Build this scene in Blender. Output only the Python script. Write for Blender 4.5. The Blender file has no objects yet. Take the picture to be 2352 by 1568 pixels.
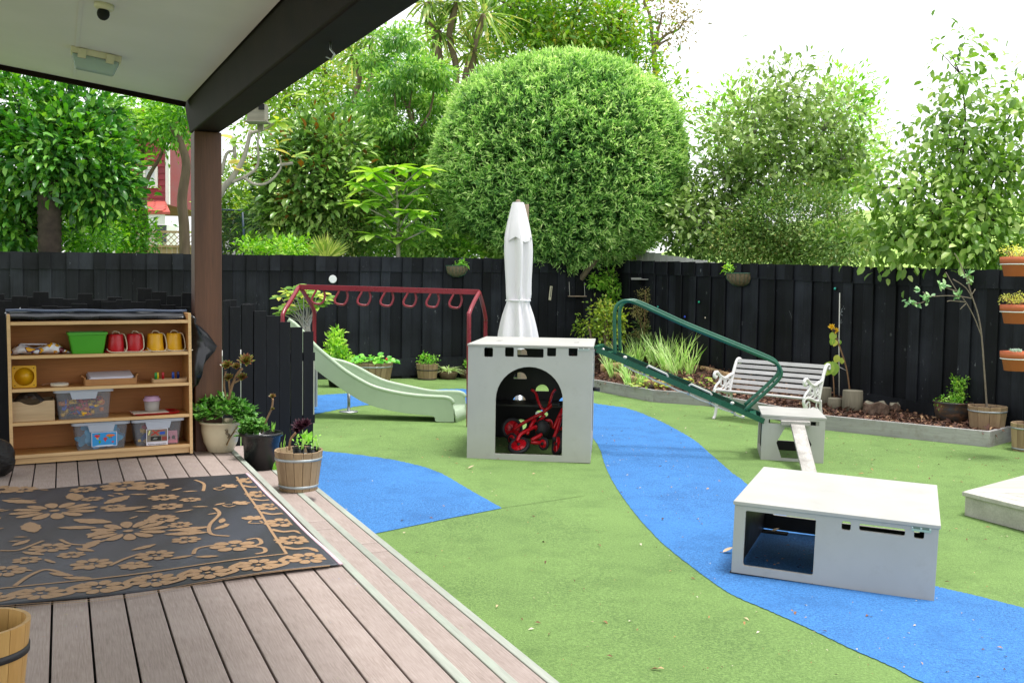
import bpy, bmesh, math, random
import numpy as np
from mathutils import Vector, Matrix, geometry
PI = math.pi
R = math.radians
rng = random.Random(7)
nr = np.random.default_rng(11)
sc = bpy.context.scene
col = sc.collection

# ------------------------------------------------------------------ camera
CAMZ, FPX, SLOPE = 1.65, 2300.0, 0.018
cam_d = bpy.data.cameras.new('camera')
cam = bpy.data.objects.new('camera', cam_d); col.objects.link(cam)
cam_d.sensor_width = 36; cam_d.lens = FPX / 2352 * 36; cam_d.clip_end = 600; cam_d.clip_start = .05
CM = Matrix.Rotation(PI / 2 - R(3.16), 4, 'X') @ Matrix.Rotation(R(.8), 4, 'Z')
cam.matrix_world = Matrix.Translation((0, 0, CAMZ)) @ CM
sc.camera = cam
# ------------------------------------------------------------------ sky and sun (bright overcast)
SUN_EL, SUN_AZ = 78, 95          # azimuth: direction towards the sun, degrees clockwise from +Y
w = bpy.data.worlds.new('World'); sc.world = w; w.use_nodes = True
nt = w.node_tree
bg = nt.nodes['Background']
sky = nt.nodes.new('ShaderNodeTexSky'); sky.sky_type = 'NISHITA'; sky.sun_disc = False
sky.sun_elevation = R(SUN_EL); sky.sun_rotation = R(SUN_AZ)
sky.air_density = 1.0; sky.dust_density = 1.5; sky.ozone_density = 1.0
hs = nt.nodes.new('ShaderNodeHueSaturation'); hs.inputs['Saturation'].default_value = .12
nt.links.new(sky.outputs[0], hs.inputs['Color']); nt.links.new(hs.outputs[0], bg.inputs['Color'])
bg.inputs['Strength'].default_value = .14
sun_d = bpy.data.lights.new('sun', 'SUN'); sun_d.energy = 1.5; sun_d.angle = R(14); sun_d.color = (1, .97, .93)
sun = bpy.data.objects.new('sun', sun_d); col.objects.link(sun)
az, el = R(SUN_AZ), R(SUN_EL)
sdir = Vector((math.sin(az) * math.cos(el), math.cos(az) * math.cos(el), math.sin(el)))
sun.rotation_euler = sdir.to_track_quat('Z', 'Y').to_euler()
sc.view_settings.view_transform = 'Standard'; sc.view_settings.look = 'None'
sc.view_settings.gamma = 1; sc.view_settings.use_curve_mapping = False
sc.view_settings.exposure = 1.3
sc.cycles.use_denoising = True
sc.cycles.max_bounces = 8; sc.cycles.transparent_max_bounces = 12; sc.cycles.sample_clamp_indirect = 6

# ------------------------------------------------------------------ survey helpers: photo point (2352 px wide) to a place in the yard
def ray(px, py):
    return CM.to_3x3() @ Vector(((px - 1176) / FPX, (784 - py) / FPX, -1))
O3 = Vector((0, 0, CAMZ))
def gz(x): return -SLOPE * x
def G(px, py, dz=0):                       # on the sloping turf
    d = ray(px, py); return O3 + d * ((dz - CAMZ) / (d.z + SLOPE * d.x))
def Zp(px, py, z):
    d = ray(px, py); return O3 + d * ((z - CAMZ) / d.z)
def Yp(px, py, y):
    d = ray(px, py); return O3 + d * (y / d.y)
def Vp(px, py, p, q):                      # on the vertical plane through p and q
    n = Vector((q[1] - p[1], p[0] - q[0], 0)); d = ray(px, py)
    return O3 + d * ((Vector((p[0], p[1], 0)) - Vector((0, 0, 0))).dot(n) / d.dot(n))
NV, UV = Vector((.912, .41, 0)), Vector((-.41, .912, 0))     # across / along the deck boards
def DS(n, s, z=0): return NV * n + UV * s + Vector((0, 0, z))

# ------------------------------------------------------------------ materials
def lin(c):
    if isinstance(c, str): c = [int(c[i:i + 2], 16) / 255 for i in (1, 3, 5)]
    return tuple((x / 12.92 if x <= .04045 else ((x + .055) / 1.055) ** 2.4) for x in c) + (1,)
class NT:
    def __init__(s, name):
        s.m = bpy.data.materials.new(name); s.m.use_nodes = True; s.t = s.m.node_tree
        s.b = s.t.nodes['Principled BSDF']; s.out = s.t.nodes['Material Output']
    def n(s, typ, **kw):
        nd = s.t.nodes.new('ShaderNode' + typ)
        for k, v in kw.items():
            if hasattr(nd, k) and k not in nd.inputs: setattr(nd, k, v)
            else: s.set(nd.inputs[k], v)
        return nd
    def set(s, i, v):
        if isinstance(v, bpy.types.NodeSocket): s.t.links.new(v, i)
        elif hasattr(v, 'outputs'): s.t.links.new(v.outputs[0], i)
        else: i.default_value = v
    def mix(s, f, a, b, bt='MIX'):
        nd = s.t.nodes.new('ShaderNodeMix'); nd.data_type = 'RGBA'; nd.blend_type = bt
        s.set(nd.inputs[0], f); s.set(nd.inputs[6], a); s.set(nd.inputs[7], b); return nd.outputs[2]
    def ramp(s, f, *st):
        nd = s.t.nodes.new('ShaderNodeValToRGB'); s.set(nd.inputs[0], f)
        e = nd.color_ramp.elements
        while len(e) < len(st): e.new(.5)
        for q, (p, c) in zip(e, st):
            q.position = p; q.color = c if len(c) == 4 else tuple(c) + (1,)
        return nd.outputs[0]
    def noise(s, scale, vec=None, detail=3, rough=.55, out=0):
        nd = s.t.nodes.new('ShaderNodeTexNoise'); nd.inputs['Scale'].default_value = scale
        nd.inputs['Detail'].default_value = detail; nd.inputs['Roughness'].default_value = rough
        if vec is not None: s.t.links.new(vec, nd.inputs['Vector'])
        return nd.outputs[out]
    def coord(s, kind='Object', sc3=(1, 1, 1)):
        tc = s.t.nodes.new('ShaderNodeTexCoord'); mp = s.t.nodes.new('ShaderNodeMapping')
        mp.inputs['Scale'].default_value = sc3; s.t.links.new(tc.outputs[kind], mp.inputs[0]); return mp.outputs[0]
    def wpos(s, sc3=(1, 1, 1)):
        g = s.t.nodes.new('ShaderNodeNewGeometry'); mp = s.t.nodes.new('ShaderNodeMapping')
        mp.inputs['Scale'].default_value = sc3; s.t.links.new(g.outputs['Position'], mp.inputs[0]); return mp.outputs[0]
    def bump(s, h, st=.3, d=.01):
        nd = s.t.nodes.new('ShaderNodeBump'); nd.inputs['Strength'].default_value = st; nd.inputs['Distance'].default_value = d
        s.t.links.new(h, nd.inputs['Height']); s.t.links.new(nd.outputs[0], s.b.inputs['Normal'])
    def fin(s, c=None, rough=None, metal=None):
        if c is not None: s.set(s.b.inputs['Base Color'], c)
        if rough is not None: s.set(s.b.inputs['Roughness'], rough)
        if metal is not None: s.set(s.b.inputs['Metallic'], metal)
        return s.m
def sh(c, k):
    c = lin(c) if isinstance(c, str) or len(c) == 3 else c
    return tuple(min(1, x * k) for x in c[:3]) + (1,)
BW = lambda v: (v, v, v, 1)
def plain(name, c, rough=.5, var=.18, scale=6, bump=.0, bs=80, metal=0, stretch=(1, 1, 1), dirt=0, dirtc='#5a5040', rnd=0):
    t = NT(name); v = t.coord('Object', stretch)
    n1 = t.noise(scale, v, 4); f = t.ramp(n1, (.3, BW(0)), (.7, BW(1)))
    cc = t.mix(f, sh(c, 1 - var), sh(c, 1 + var))
    if dirt:
        f2 = t.ramp(t.noise(scale * 2.7, v, 6, .7), (.55, BW(0)), (.8, BW(dirt)))
        cc = t.mix(f2, cc, lin(dirtc))
    if rnd:
        oi = t.t.nodes.new('ShaderNodeObjectInfo'); h = t.t.nodes.new('ShaderNodeHueSaturation')
        ma = t.n('MapRange'); t.set(ma.inputs[0], oi.outputs['Random']); ma.inputs[3].default_value = 1 - rnd; ma.inputs[4].default_value = 1 + rnd
        t.set(h.inputs['Value'], ma); t.set(h.inputs['Color'], cc); cc = h.outputs[0]
    if bump: t.bump(t.noise(bs, v, 3), bump, .004)
    rr = t.mix(f, BW(max(0, rough - .06)), BW(min(1, rough + .08)))
    return t.fin(cc, rr, metal)
def wood(name, c, c2, rough=.6, axis=0, ring=9, rnd=.12, bump=.15, stain=None, sts=3, fine=90):
    t = NT(name); s3 = [1, 1, 1]; s3[axis] = .06
    oi = t.t.nodes.new('ShaderNodeObjectInfo')
    v = t.coord('Object', s3)
    ad = t.n('VectorMath', operation='ADD'); t.set(ad.inputs[0], v)
    sm = t.n('VectorMath', operation='SCALE'); cb = t.n('CombineXYZ'); t.set(cb.inputs[0], oi.outputs['Random']); t.set(cb.inputs[1], oi.outputs['Random']); t.set(cb.inputs[2], oi.outputs['Random'])
    t.set(sm.inputs[0], cb); sm.inputs['Scale'].default_value = 13; t.set(ad.inputs[1], sm)
    vv = ad.outputs[0]
    n1 = t.noise(ring, vv, 5, .6); n2 = t.noise(fine, vv, 2)
    f = t.ramp(n1, (.25, BW(0)), (.75, BW(1)))
    cc = t.mix(f, lin(c), lin(c2))
    cc = t.mix(t.ramp(n2, (.35, BW(.0)), (.75, BW(.35))), cc, sh(c, .6))
    if stain:
        cc = t.mix(t.ramp(t.noise(sts, t.wpos(), 5, .65), (.5, BW(0)), (.75, BW(.7))), cc, lin(stain))
    h = t.t.nodes.new('ShaderNodeHueSaturation'); ma = t.n('MapRange')
    t.set(ma.inputs[0], oi.outputs['Random']); ma.inputs[3].default_value = 1 - rnd; ma.inputs[4].default_value = 1 + rnd
    t.set(h.inputs['Value'], ma); t.set(h.inputs['Color'], cc)
    t.bump(n2, bump, .003)
    return t.fin(h.outputs[0], rough)
LEAFGAIN = 1.25
def leafmat(name, cols, rough=.42, trans=.3, back=None, gloss=.45, obj=False):
    t = NT(name)
    at = t.t.nodes.new('ShaderNodeAttribute'); at.attribute_name = 'rnd'
    oi = t.t.nodes.new('ShaderNodeObjectInfo')
    n1 = t.noise(.9, t.wpos(), 2)
    a = t.n('Math', operation='ADD'); t.set(a.inputs[0], oi.outputs['Random'] if obj else at.outputs['Fac'])
    b = t.n('MapRange'); t.set(b.inputs[0], n1); b.inputs[1].default_value = .35; b.inputs[2].default_value = .65; b.inputs[3].default_value = -.12; b.inputs[4].default_value = .12
    t.set(a.inputs[1], b)
    c = t.ramp(a.outputs[0], *[(i / max(1, len(cols) - 1), sh(q, LEAFGAIN)) for i, q in enumerate(cols)])
    if back:
        g = t.t.nodes.new('ShaderNodeNewGeometry'); st_ = t.n('Math', operation='GREATER_THAN'); t.set(st_.inputs[0], at.outputs['Fac']); st_.inputs[1].default_value = .8; mu_ = t.n('Math', operation='MULTIPLY'); t.set(mu_.inputs[0], st_); t.set(mu_.inputs[1], g.outputs['Backfacing']); c = t.mix(mu_.outputs[0], c, lin(back))
    t.fin(c, rough); t.b.inputs['Specular IOR Level'].default_value = gloss
    tr = t.t.nodes.new('ShaderNodeBsdfTranslucent')
    hs = t.t.nodes.new('ShaderNodeHueSaturation'); hs.inputs['Saturation'].default_value = 1.15; hs.inputs['Value'].default_value = 1.5
    t.set(hs.inputs['Color'], c); t.set(tr.inputs[0], hs)
    ms = t.t.nodes.new('ShaderNodeMixShader'); ms.inputs[0].default_value = trans
    t.t.links.new(t.b.outputs[0], ms.inputs[1]); t.t.links.new(tr.outputs[0], ms.inputs[2])
    t.t.links.new(ms.outputs[0], t.out.inputs[0])
    return t.m

# ------------------------------------------------------------------ objects
def tag(o, label=None, cat=None, group=None, kind=None):
    if label: o['label'] = label
    if cat: o['category'] = cat
    if group: o['group'] = group
    if kind: o['kind'] = kind
    return o
def empty(name, loc=(0, 0, 0), rz=0, label=None, cat=None, group=None, kind=None):
    o = bpy.data.objects.new(name, None); col.objects.link(o)
    o.location = loc; o.rotation_euler = (0, 0, rz); o.empty_display_size = .1
    return tag(o, label, cat, group, kind)
def put(name, me, parent=None, mw=None):
    o = bpy.data.objects.new(name, me); col.objects.link(o)
    if parent is not None: o.parent = parent
    if mw is not None: o.matrix_local = mw
    return o
def copy_tree(o, parent=None, **kw):
    c = o.copy(); col.objects.link(c); c.parent = parent
    for ch in list(o.children): copy_tree(ch, c)
    return c
def frame(a, up=(0, 0, 1)):
    a = Vector(a).normalized(); up = Vector(up)
    if abs(a.dot(up)) > .98: up = Vector((1, 0, 0))
    s = a.cross(up).normalized(); return a, s, s.cross(a)
def inpoly(x, y, P):
    c = False
    for i in range(len(P)):
        a, b = P[i - 1], P[i]
        if (a[1] > y) != (b[1] > y) and x < (b[0] - a[0]) * (y - a[1]) / (b[1] - a[1]) + a[0]: c = not c
    return c
class MB:
    def __init__(s, M=None): s.v = []; s.f = []; s.mi = []; s.sm = []; s.M = M
    def add(s, vs, fs, mi=0, smooth=False, M=None):
        k = len(s.v)
        for p in vs:
            p = Vector(p)
            if M is not None: p = M @ p
            if s.M is not None: p = s.M @ p
            s.v.append(p)
        for f in fs: s.f.append([i + k for i in f]); s.mi.append(mi); s.sm.append(smooth)
    def box(s, c, d, mi=0, M=None, taper=1.0):
        x, y, z = (q / 2 for q in d); c = Vector(c); t = taper
        vs = [Vector(p) + c for p in ((-x, -y, -z), (x, -y, -z), (x, y, -z), (-x, y, -z), (-x * t, -y * t, z), (x * t, -y * t, z), (x * t, y * t, z), (-x * t, y * t, z))]
        s.add(vs, [(0, 3, 2, 1), (4, 5, 6, 7), (0, 1, 5, 4), (1, 2, 6, 5), (2, 3, 7, 6), (3, 0, 4, 7)], mi, False, M)
    def beam(s, p, q, wd, ht, mi=0, up=(0, 0, 1)):      # rectangular bar from p to q
        p, q = Vector(p), Vector(q); a, si, u = frame(q - p, up)
        vs = [b + si * (x * wd / 2) + u * (y * ht / 2) for b in (p, q) for x, y in ((-1, -1), (1, -1), (1, 1), (-1, 1))]
        s.add(vs, [(0, 3, 2, 1)[::-1], (4, 5, 6, 7)[::-1], (0, 1, 5, 4)[::-1], (1, 2, 6, 5)[::-1], (2, 3, 7, 6)[::-1], (3, 0, 4, 7)[::-1]], mi)
    def tube(s, pts, r, n=8, mi=0, cap=True, closed=False, smooth=True, flat=1.0):
        pts = [Vector(p) for p in pts]; m = len(pts)
        rs = r if isinstance(r, (list, tuple)) else [r] * m
        vs = []; prev = None
        for i, p in enumerate(pts):
            if closed: d = pts[(i + 1) % m] - pts[i - 1]
            else: d = pts[min(i + 1, m - 1)] - pts[max(i - 1, 0)]
            d = d.normalized() if d.length > 1e-9 else Vector((0, 0, 1))
            if prev is None: _, sd, u = frame(d)
            else:
                sd = prev - d * prev.dot(d)
                sd = sd.normalized() if sd.length > 1e-6 else frame(d)[1]
                u = sd.cross(d)
            prev = sd
            for k in range(n):
                t = 2 * PI * k / n; vs.append(p + sd * (math.cos(t) * rs[i]) + u * (math.sin(t) * rs[i] * flat))
        fs = []
        for i in range(m if closed else m - 1):
            j = (i + 1) % m
            for k in range(n): fs.append((i * n + k, i * n + (k + 1) % n, j * n + (k + 1) % n, j * n + k))
        if cap and not closed: fs += [tuple(range(n))[::-1], tuple((m - 1) * n + k for k in range(n))]
        s.add(vs, fs, mi, smooth)
    def lathe(s, prof, n=24, c=(0, 0, 0), mi=0, smooth=True, M=None, facet=False):
        c = Vector(c); vs = []; m = len(prof)
        for r_, z in prof:
            for k in range(n):
                t = 2 * PI * k / n; vs.append(c + Vector((r_ * math.cos(t), r_ * math.sin(t), z)))
        fs = [(i * n + k, i * n + (k + 1) % n, (i + 1) * n + (k + 1) % n, (i + 1) * n + k) for i in range(m - 1) for k in range(n)]
        if prof[0][0] > 1e-6: fs.append(tuple(range(n))[::-1])
        if prof[-1][0] > 1e-6: fs.append(tuple((m - 1) * n + k for k in range(n)))
        s.add(vs, fs, mi, smooth and not facet, M)
    def panel(s, outline, holes, th, M, mi=(0, 0, 0)):    # flat sheet with openings; local x,y in plane, z = thickness
        loops = [outline] + list(holes); flat0 = [p for l in loops for p in l]; ed = []; b0 = 0
        for l in loops: ed += [(b0 + i, b0 + (i + 1) % len(l)) for i in range(len(l))]; b0 += len(l)
        cv, ce, cf, *_ = geometry.delaunay_2d_cdt([Vector((x, y)) for x, y in flat0], ed, [], 0, 1e-6)
        flat = [(p.x, p.y) for p in cv]; tri = []
        for t in cf:
            mx = sum(flat[i][0] for i in t) / len(t); my = sum(flat[i][1] for i in t) / len(t)
            if sum(inpoly(mx, my, l) for l in loops) == 1: tri.append(tuple(t))
        for z, k in ((th, 0), (0, 1)):
            fs = []
            for t in tri:
                a, b, c = (Vector(flat[i]) for i in t)
                cr = (b - a).cross(c - a) if False else (b.x - a.x) * (c.y - a.y) - (b.y - a.y) * (c.x - a.x)
                t = tuple(t) if cr > 0 else tuple(t)[::-1]
                fs.append(t if k == 0 else t[::-1])
            s.add([(x, y, z) for x, y in flat], fs, mi[k], False, M)
        for li, l in enumerate(loops):
            ar = sum(l[i - 1][0] * l[i][1] - l[i][0] * l[i - 1][1] for i in range(len(l)))
            if (ar > 0) == (li > 0): l = l[::-1]
            q = len(l); fs = [(i, (i + 1) % q, (i + 1) % q + q, i + q) for i in range(q)]
            s.add([(x, y, 0) for x, y in l] + [(x, y, th) for x, y in l], fs, mi[2], False, M)
    def ball(s, c, r, n=10, m=6, mi=0, M=None):
        r = r if isinstance(r, (list, tuple)) else (r, r, r)
        prof = [(math.sin(PI * i / m), -math.cos(PI * i / m)) for i in range(m + 1)]
        prof[0] = (0, -1); prof[-1] = (0, 1); c = Vector(c)
        vs = [Vector((a * math.cos(2 * PI * k / n) * r[0], a * math.sin(2 * PI * k / n) * r[1], z * r[2])) + c for a, z in prof for k in range(n)]
        s.add(vs, [(i * n + k, i * n + (k + 1) % n, (i + 1) * n + (k + 1) % n, (i + 1) * n + k) for i in range(m) for k in range(n)], mi, True, M)
    def leaf(s, p, a, up, L, W, curl=.15, fold=.25, mi=0, pts=3):
        p = Vector(p); a, sd, u = frame(a, up)
        vs = [p]; 
        for i in range(1, pts):
            t = i / pts; wd = W / 2 * math.sin(PI * min(1, t * .92 + .06)) ** .8
            b = p + a * (L * t) - u * (curl * L * t * t)
            vs += [b + sd * wd + u * (fold * wd), b, b - sd * wd + u * (fold * wd)]
        vs.append(p + a * L - u * (curl * L))
        fs = [(0, 1, 2), (0, 2, 3)]
        for i in range(pts - 2):
            k = 1 + 3 * i; fs += [(k, k + 3, k + 4, k + 1), (k + 1, k + 4, k + 5, k + 2)]
        k = 1 + 3 * (pts - 2); e = len(vs) - 1; fs += [(k, e, k + 1), (k + 1, e, k + 2)]
        s.add(vs, fs, mi, True)
    def mesh(s, name, mats):
        me = bpy.data.meshes.new(name); me.from_pydata(s.v, [], s.f)
        for m in (mats if isinstance(mats, (list, tuple)) else [mats]): me.materials.append(m)
        me.polygons.foreach_set('material_index', s.mi); me.polygons.foreach_set('use_smooth', s.sm)
        if len(s.f) < 60000:
            bm = bmesh.new(); bm.from_mesh(me); bmesh.ops.remove_doubles(bm, verts=bm.verts, dist=1e-5); bmesh.ops.recalc_face_normals(bm, faces=bm.faces)
            bm.to_mesh(me); bm.free()
        me.update(); return me
    def build(s, name, mats, parent=None, bev=0, mw=None, rnd=False):
        o = put(name, s.mesh(name, mats), parent, mw)
        if rnd:
            at = o.data.attributes.new('rnd', 'FLOAT', 'FACE'); at.data.foreach_set('value', nr.random(len(o.data.polygons)).astype('f'))
        if bev:
            md = o.modifiers.new('bevel', 'BEVEL'); md.width = bev; md.segments = 2; md.limit_method = 'ANGLE'; md.angle_limit = R(40); md.harden_normals = False
        return o
def rrect(x0, y0, x1, y1, r, k=4):
    pts = []
    for cx, cy, a0 in ((x1 - r, y1 - r, 0), (x0 + r, y1 - r, 90), (x0 + r, y0 + r, 180), (x1 - r, y0 + r, 270)):
        for i in range(k + 1):
            a = R(a0 + 90 * i / k); pts.append((cx + r * math.cos(a), cy + r * math.sin(a)))
    return pts
def bez(pts, n=8):                       # Catmull-Rom through the points
    pts = [Vector(p) for p in pts]; out = []
    for i in range(len(pts) - 1):
        p0, p1, p2, p3 = pts[max(i - 1, 0)], pts[i], pts[i + 1], pts[min(i + 2, len(pts) - 1)]
        for k in range(n):
            t = k / n
            out.append(.5 * ((2 * p1) + (p2 - p0) * t + (2 * p0 - 5 * p1 + 4 * p2 - p3) * t * t + (3 * p1 - p0 - 3 * p2 + p3) * t ** 3))
    return out + [pts[-1]]
# ---- foliage: many small leaf faces in one mesh
TM = {'diamond': (np.array([(0, 0, 0), (.45, .5, .12), (1, 0, -.12), (.45, -.5, .12), (.5, 0, 0)], float), [(0, 1, 4), (1, 2, 4), (0, 4, 3), (3, 4, 2)]),
      'oval': (np.array([(0, 0, 0), (.3, .46, .1), (.3, 0, .02), (.3, -.46, .1), (.72, .42, .04), (.72, 0, -.03), (.72, -.42, .04), (1, 0, -.16)], float),
               [(0, 1, 2), (0, 2, 3), (1, 4, 5, 2), (2, 5, 6, 3), (4, 7, 5), (5, 7, 6)]),
      'narrow': (np.array([(0, 0, 0), (.4, .5, .1), (1, 0, -.06), (.4, -.5, .1)], float), [(0, 2, 3), (0, 1, 2)])}
def nrm(a): return a / np.maximum(1e-9, np.linalg.norm(a, axis=1, keepdims=True))
def leafmesh(name, P, A, U, L, W, tmpl, rnd):
    T, F = TM[tmpl]; A = nrm(A); S = nrm(np.cross(A, U)); N = np.cross(S, A); k = len(T); n = len(P)
    V = P[:, None, :] + A[:, None, :] * (T[None, :, 0:1] * L[:, None, None]) + S[:, None, :] * (T[None, :, 1:2] * W[:, None, None]) + N[:, None, :] * (T[None, :, 2:3] * L[:, None, None])
    me = bpy.data.meshes.new(name)
    fl = np.array([len(f) for f in F]); fi = np.concatenate([np.array(f) for f in F])
    idx = (fi[None, :] + (np.arange(n) * k)[:, None]).ravel()
    me.vertices.add(n * k); me.vertices.foreach_set('co', V.ravel().astype('f'))
    me.loops.add(len(idx)); me.loops.foreach_set('vertex_index', idx.astype('i'))
    tot = np.tile(fl, n); st = np.concatenate([[0], np.cumsum(tot)[:-1]])
    me.polygons.add(len(tot)); me.polygons.foreach_set('loop_start', st.astype('i')); me.polygons.foreach_set('loop_total', tot.astype('i'))
    me.polygons.foreach_set('use_smooth', np.ones(len(tot), bool))
    at = me.attributes.new('rnd', 'FLOAT', 'FACE'); at.data.foreach_set('value', np.repeat(rnd, len(F)).astype('f'))
    me.update(); me.validate(); return me
def cloud(blobs, k, cr, L, Wr, out=.6, jit=.8, droop=0., upn=1., shell=.5, flatten=1.0, topbias=0, lump=.0):
    """blobs: (centre, (rx,ry,rz), n clusters). returns leaf arrays and the cluster points"""
    C = []; D = []
    for c, r, n in blobs:
        u = nrm(nr.normal(size=(n, 3)))
        if topbias: u[:, 2] = np.where(nr.random(n) < topbias, np.abs(u[:, 2]), u[:, 2])
        q = (shell + (1 - shell) * nr.random(n) ** .6)[:, None]
        if lump: q = q * (1 + lump * np.sin(u[:, 0:1] * 7 + c[0]) * np.cos(u[:, 1:2] * 6 + c[1]) * np.sin(u[:, 2:3] * 8 + c[2]))
        C.append(np.array(c)[None] + u * q * np.array(r)[None]); D.append(nrm(u / np.array(r)[None]))
    C = np.concatenate(C); D = np.concatenate(D); n = len(C)
    off = nr.normal(size=(n, k, 3)) * cr; off[:, :, 2] *= flatten
    P = (C[:, None] + off).reshape(-1, 3)
    A = D[:, None] * out + nr.normal(size=(n, k, 3)) * jit * .6 + off / cr * .35
    A = A.reshape(-1, 3); A[:, 2] += -droop
    U = nr.normal(size=A.shape) * .45; U[:, 2] += upn
    U += np.repeat(D, k, 0) * .5
    rc = nr.random(n); rnd = np.clip(np.repeat(rc, k) * .45 + nr.random(n * k) * .55, 0, 1)
    Ls = L * (.65 + .6 * nr.random(n * k)); Ws = Ls * Wr * (.85 + .3 * nr.random(n * k))
    return P, A, U, Ls, Ws, rnd, C
# ================================================================== materials of the setting
def turfmat(name, c1, c2, c3, fs=1.0):
    t = NT(name); v = t.wpos()
    fine = t.noise(150 * fs, v, 2, .7); mid = t.noise(72, v, 4, .75); m2 = t.noise(26, v, 4, .7); big = t.noise(.8, v, 3); big2 = t.noise(3.5, v, 3)
    c = t.mix(t.ramp(fine, (.3, BW(0)), (.7, BW(1))), lin(c1), lin(c2))
    c = t.mix(t.ramp(mid, (.4, BW(.7)), (.52, BW(0))), c, sh(c1, .72)); c = t.mix(t.ramp(mid, (.52, BW(0)), (.64, BW(.6))), c, sh(c2, 1.22)); c = t.mix(t.ramp(m2, (.5, BW(0)), (.68, BW(.35))), c, sh(c3, .82))
    c = t.mix(t.ramp(big, (.35, BW(.0)), (.7, BW(.5))), c, sh(c3, 1.25))
    c = t.mix(t.ramp(big2, (.5, BW(.0)), (.75, BW(.4))), c, sh(c1, .8))
    vo = t.n('TexVoronoi', Scale=55.0); t.set(vo.inputs['Vector'], v)
    sp = t.ramp(vo.outputs['Distance'], (.0, BW(.5)), (.12, BW(0)))
    c = t.mix(sp, c, lin('#d9d2b8'))
    t.bump(fine, .9, .012)
    return t.fin(c, .85)
m_turf = turfmat('turf_green', '#527234', '#7e9e56', '#73924c')
m_blue = turfmat('turf_blue', '#205c9c', '#488cce', '#3a7cbe')
m_ground = plain('soil_grass', '#5f7a35', .95, .3, .5, .4, 12)
m_hill = plain('pasture', '#93b058', .95, .12, .3)
def deckmat():
    t = NT('deck_composite'); oi = t.t.nodes.new('ShaderNodeObjectInfo')
    v = t.coord('Object', (.05, 1, 1)); 
    g = t.noise(170, v, 3, .7); n1 = t.noise(6, t.wpos(), 4, .6)
    c = t.mix(t.ramp(g, (.3, BW(0)), (.7, BW(1))), lin('#82736c'), lin('#a5968f'))
    c = t.mix(t.ramp(n1, (.4, BW(0)), (.75, BW(.45))), c, lin('#aa9c96'))
    h = t.t.nodes.new('ShaderNodeHueSaturation'); ma = t.n('MapRange'); t.set(ma.inputs[0], oi.outputs['Random']); ma.inputs[3].default_value = .9; ma.inputs[4].default_value = 1.1
    t.set(h.inputs['Value'], ma); t.set(h.inputs['Color'], c); c = h.outputs[0]
    # paint splashes left by children, mostly near the easel corner
    wp = t.wpos(); vo = t.n('TexVoronoi', Scale=17.0); t.set(vo.inputs['Vector'], wp)
    vw = t.t.nodes.new('ShaderNodeVectorMath'); vw.operation = 'ADD'
    m1 = t.ramp(t.noise(60, wp, 4, .7), (.62, BW(0)), (.67, BW(1)))
    m2 = t.ramp(t.noise(2.1, wp, 2), (.5, BW(0)), (.62, BW(1)))
    mk = t.mix(1.0, m1, m2, 'MULTIPLY'); mk = t.mix(1.0, mk, t.ramp(vo.outputs['Distance'], (.2, BW(.75)), (.5, BW(0))), 'MULTIPLY')
    hs = t.t.nodes.new('ShaderNodeHueSaturation'); hs.inputs['Saturation'].default_value = 1.3; hs.inputs['Value'].default_value = .8; t.set(hs.inputs['Color'], vo.outputs['Color'])
    c = t.mix(mk, c, hs.outputs[0])
    wm = t.ramp(t.noise(34, wp, 5, .75), (.66, BW(0)), (.74, BW(.6))); c = t.mix(wm, c, lin('#cfc6c2'))
    t.bump(g, .25, .002)
    return t.fin(c, .62)
m_deck = deckmat()
m_nosing = wood('weathered_pine', '#8f9489', '#b6bbb0', .75, 0, 6, .06, .3, '#a3b0a0', 5)
m_black = None
def fencemat():
    t = NT('black_fence_paint'); oi = t.t.nodes.new('ShaderNodeObjectInfo'); v = t.coord('Object', (1, 1, .08)); wp = t.wpos()
    g = t.noise(55, v, 4, .7)
    c = t.mix(t.ramp(g, (.3, BW(0)), (.75, BW(1))), lin('#0b0c0f'), lin('#1b1d22'))
    c = t.mix(t.ramp(t.noise(1.6, wp, 3), (.4, BW(0)), (.7, BW(.5))), c, lin('#2a2d33'))
    sc_ = t.ramp(t.noise(9, t.wpos((1, 1, .45)), 6, .85), (.645, BW(0)), (.69, BW(.65)))
    c = t.mix(sc_, c, lin('#8a8d90'))
    kn = t.n('TexVoronoi', Scale=2.4); t.set(kn.inputs['Vector'], t.wpos((1, 1, .8)))
    c = t.mix(t.ramp(kn.outputs['Distance'], (.03, BW(.8)), (.055, BW(0))), c, lin('#4d4f50'))
    h = t.t.nodes.new('ShaderNodeHueSaturation'); ma = t.n('MapRange'); t.set(ma.inputs[0], oi.outputs['Random']); ma.inputs[3].default_value = .45; ma.inputs[4].default_value = 1.9
    t.set(h.inputs['Value'], ma); t.set(h.inputs['Color'], c)
    t.bump(g, .4, .004); return t.fin(h.outputs[0], .62)
m_fence = fencemat()
m_fence.node_tree.nodes['Principled BSDF'].inputs['Specular IOR Level'].default_value = .2
m_picket = plain('black_picket_paint', '#15161a', .55, .3, 5, .15, 60, stretch=(1, 1, .2), dirt=.25, dirtc='#4a4d50', rnd=.2)
m_picket.node_tree.nodes['Principled BSDF'].inputs['Specular IOR Level'].default_value = .2
m_ceil = plain('painted_ceiling', '#d3cfd0', .7, .04, 2)
m_beam = wood('dark_stained_beam', '#140d0b', '#261914', .6, 0, 5, .0, .2)
m_post = wood('dark_stained_post', '#3f2417', '#6a4430', .5, 2, 5, .0, .25)
m_beam.node_tree.nodes['Principled BSDF'].inputs['Specular IOR Level'].default_value = .08
m_white = plain('white_paint', '#e3e3e1', .5, .05, 3, dirt=.15)
m_galv = plain('galvanised_steel', '#b8bcc0', .38, .12, 20, metal=.85)
m_dark = plain('dark_gap', '#0c0c0d', .8, .1)

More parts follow.
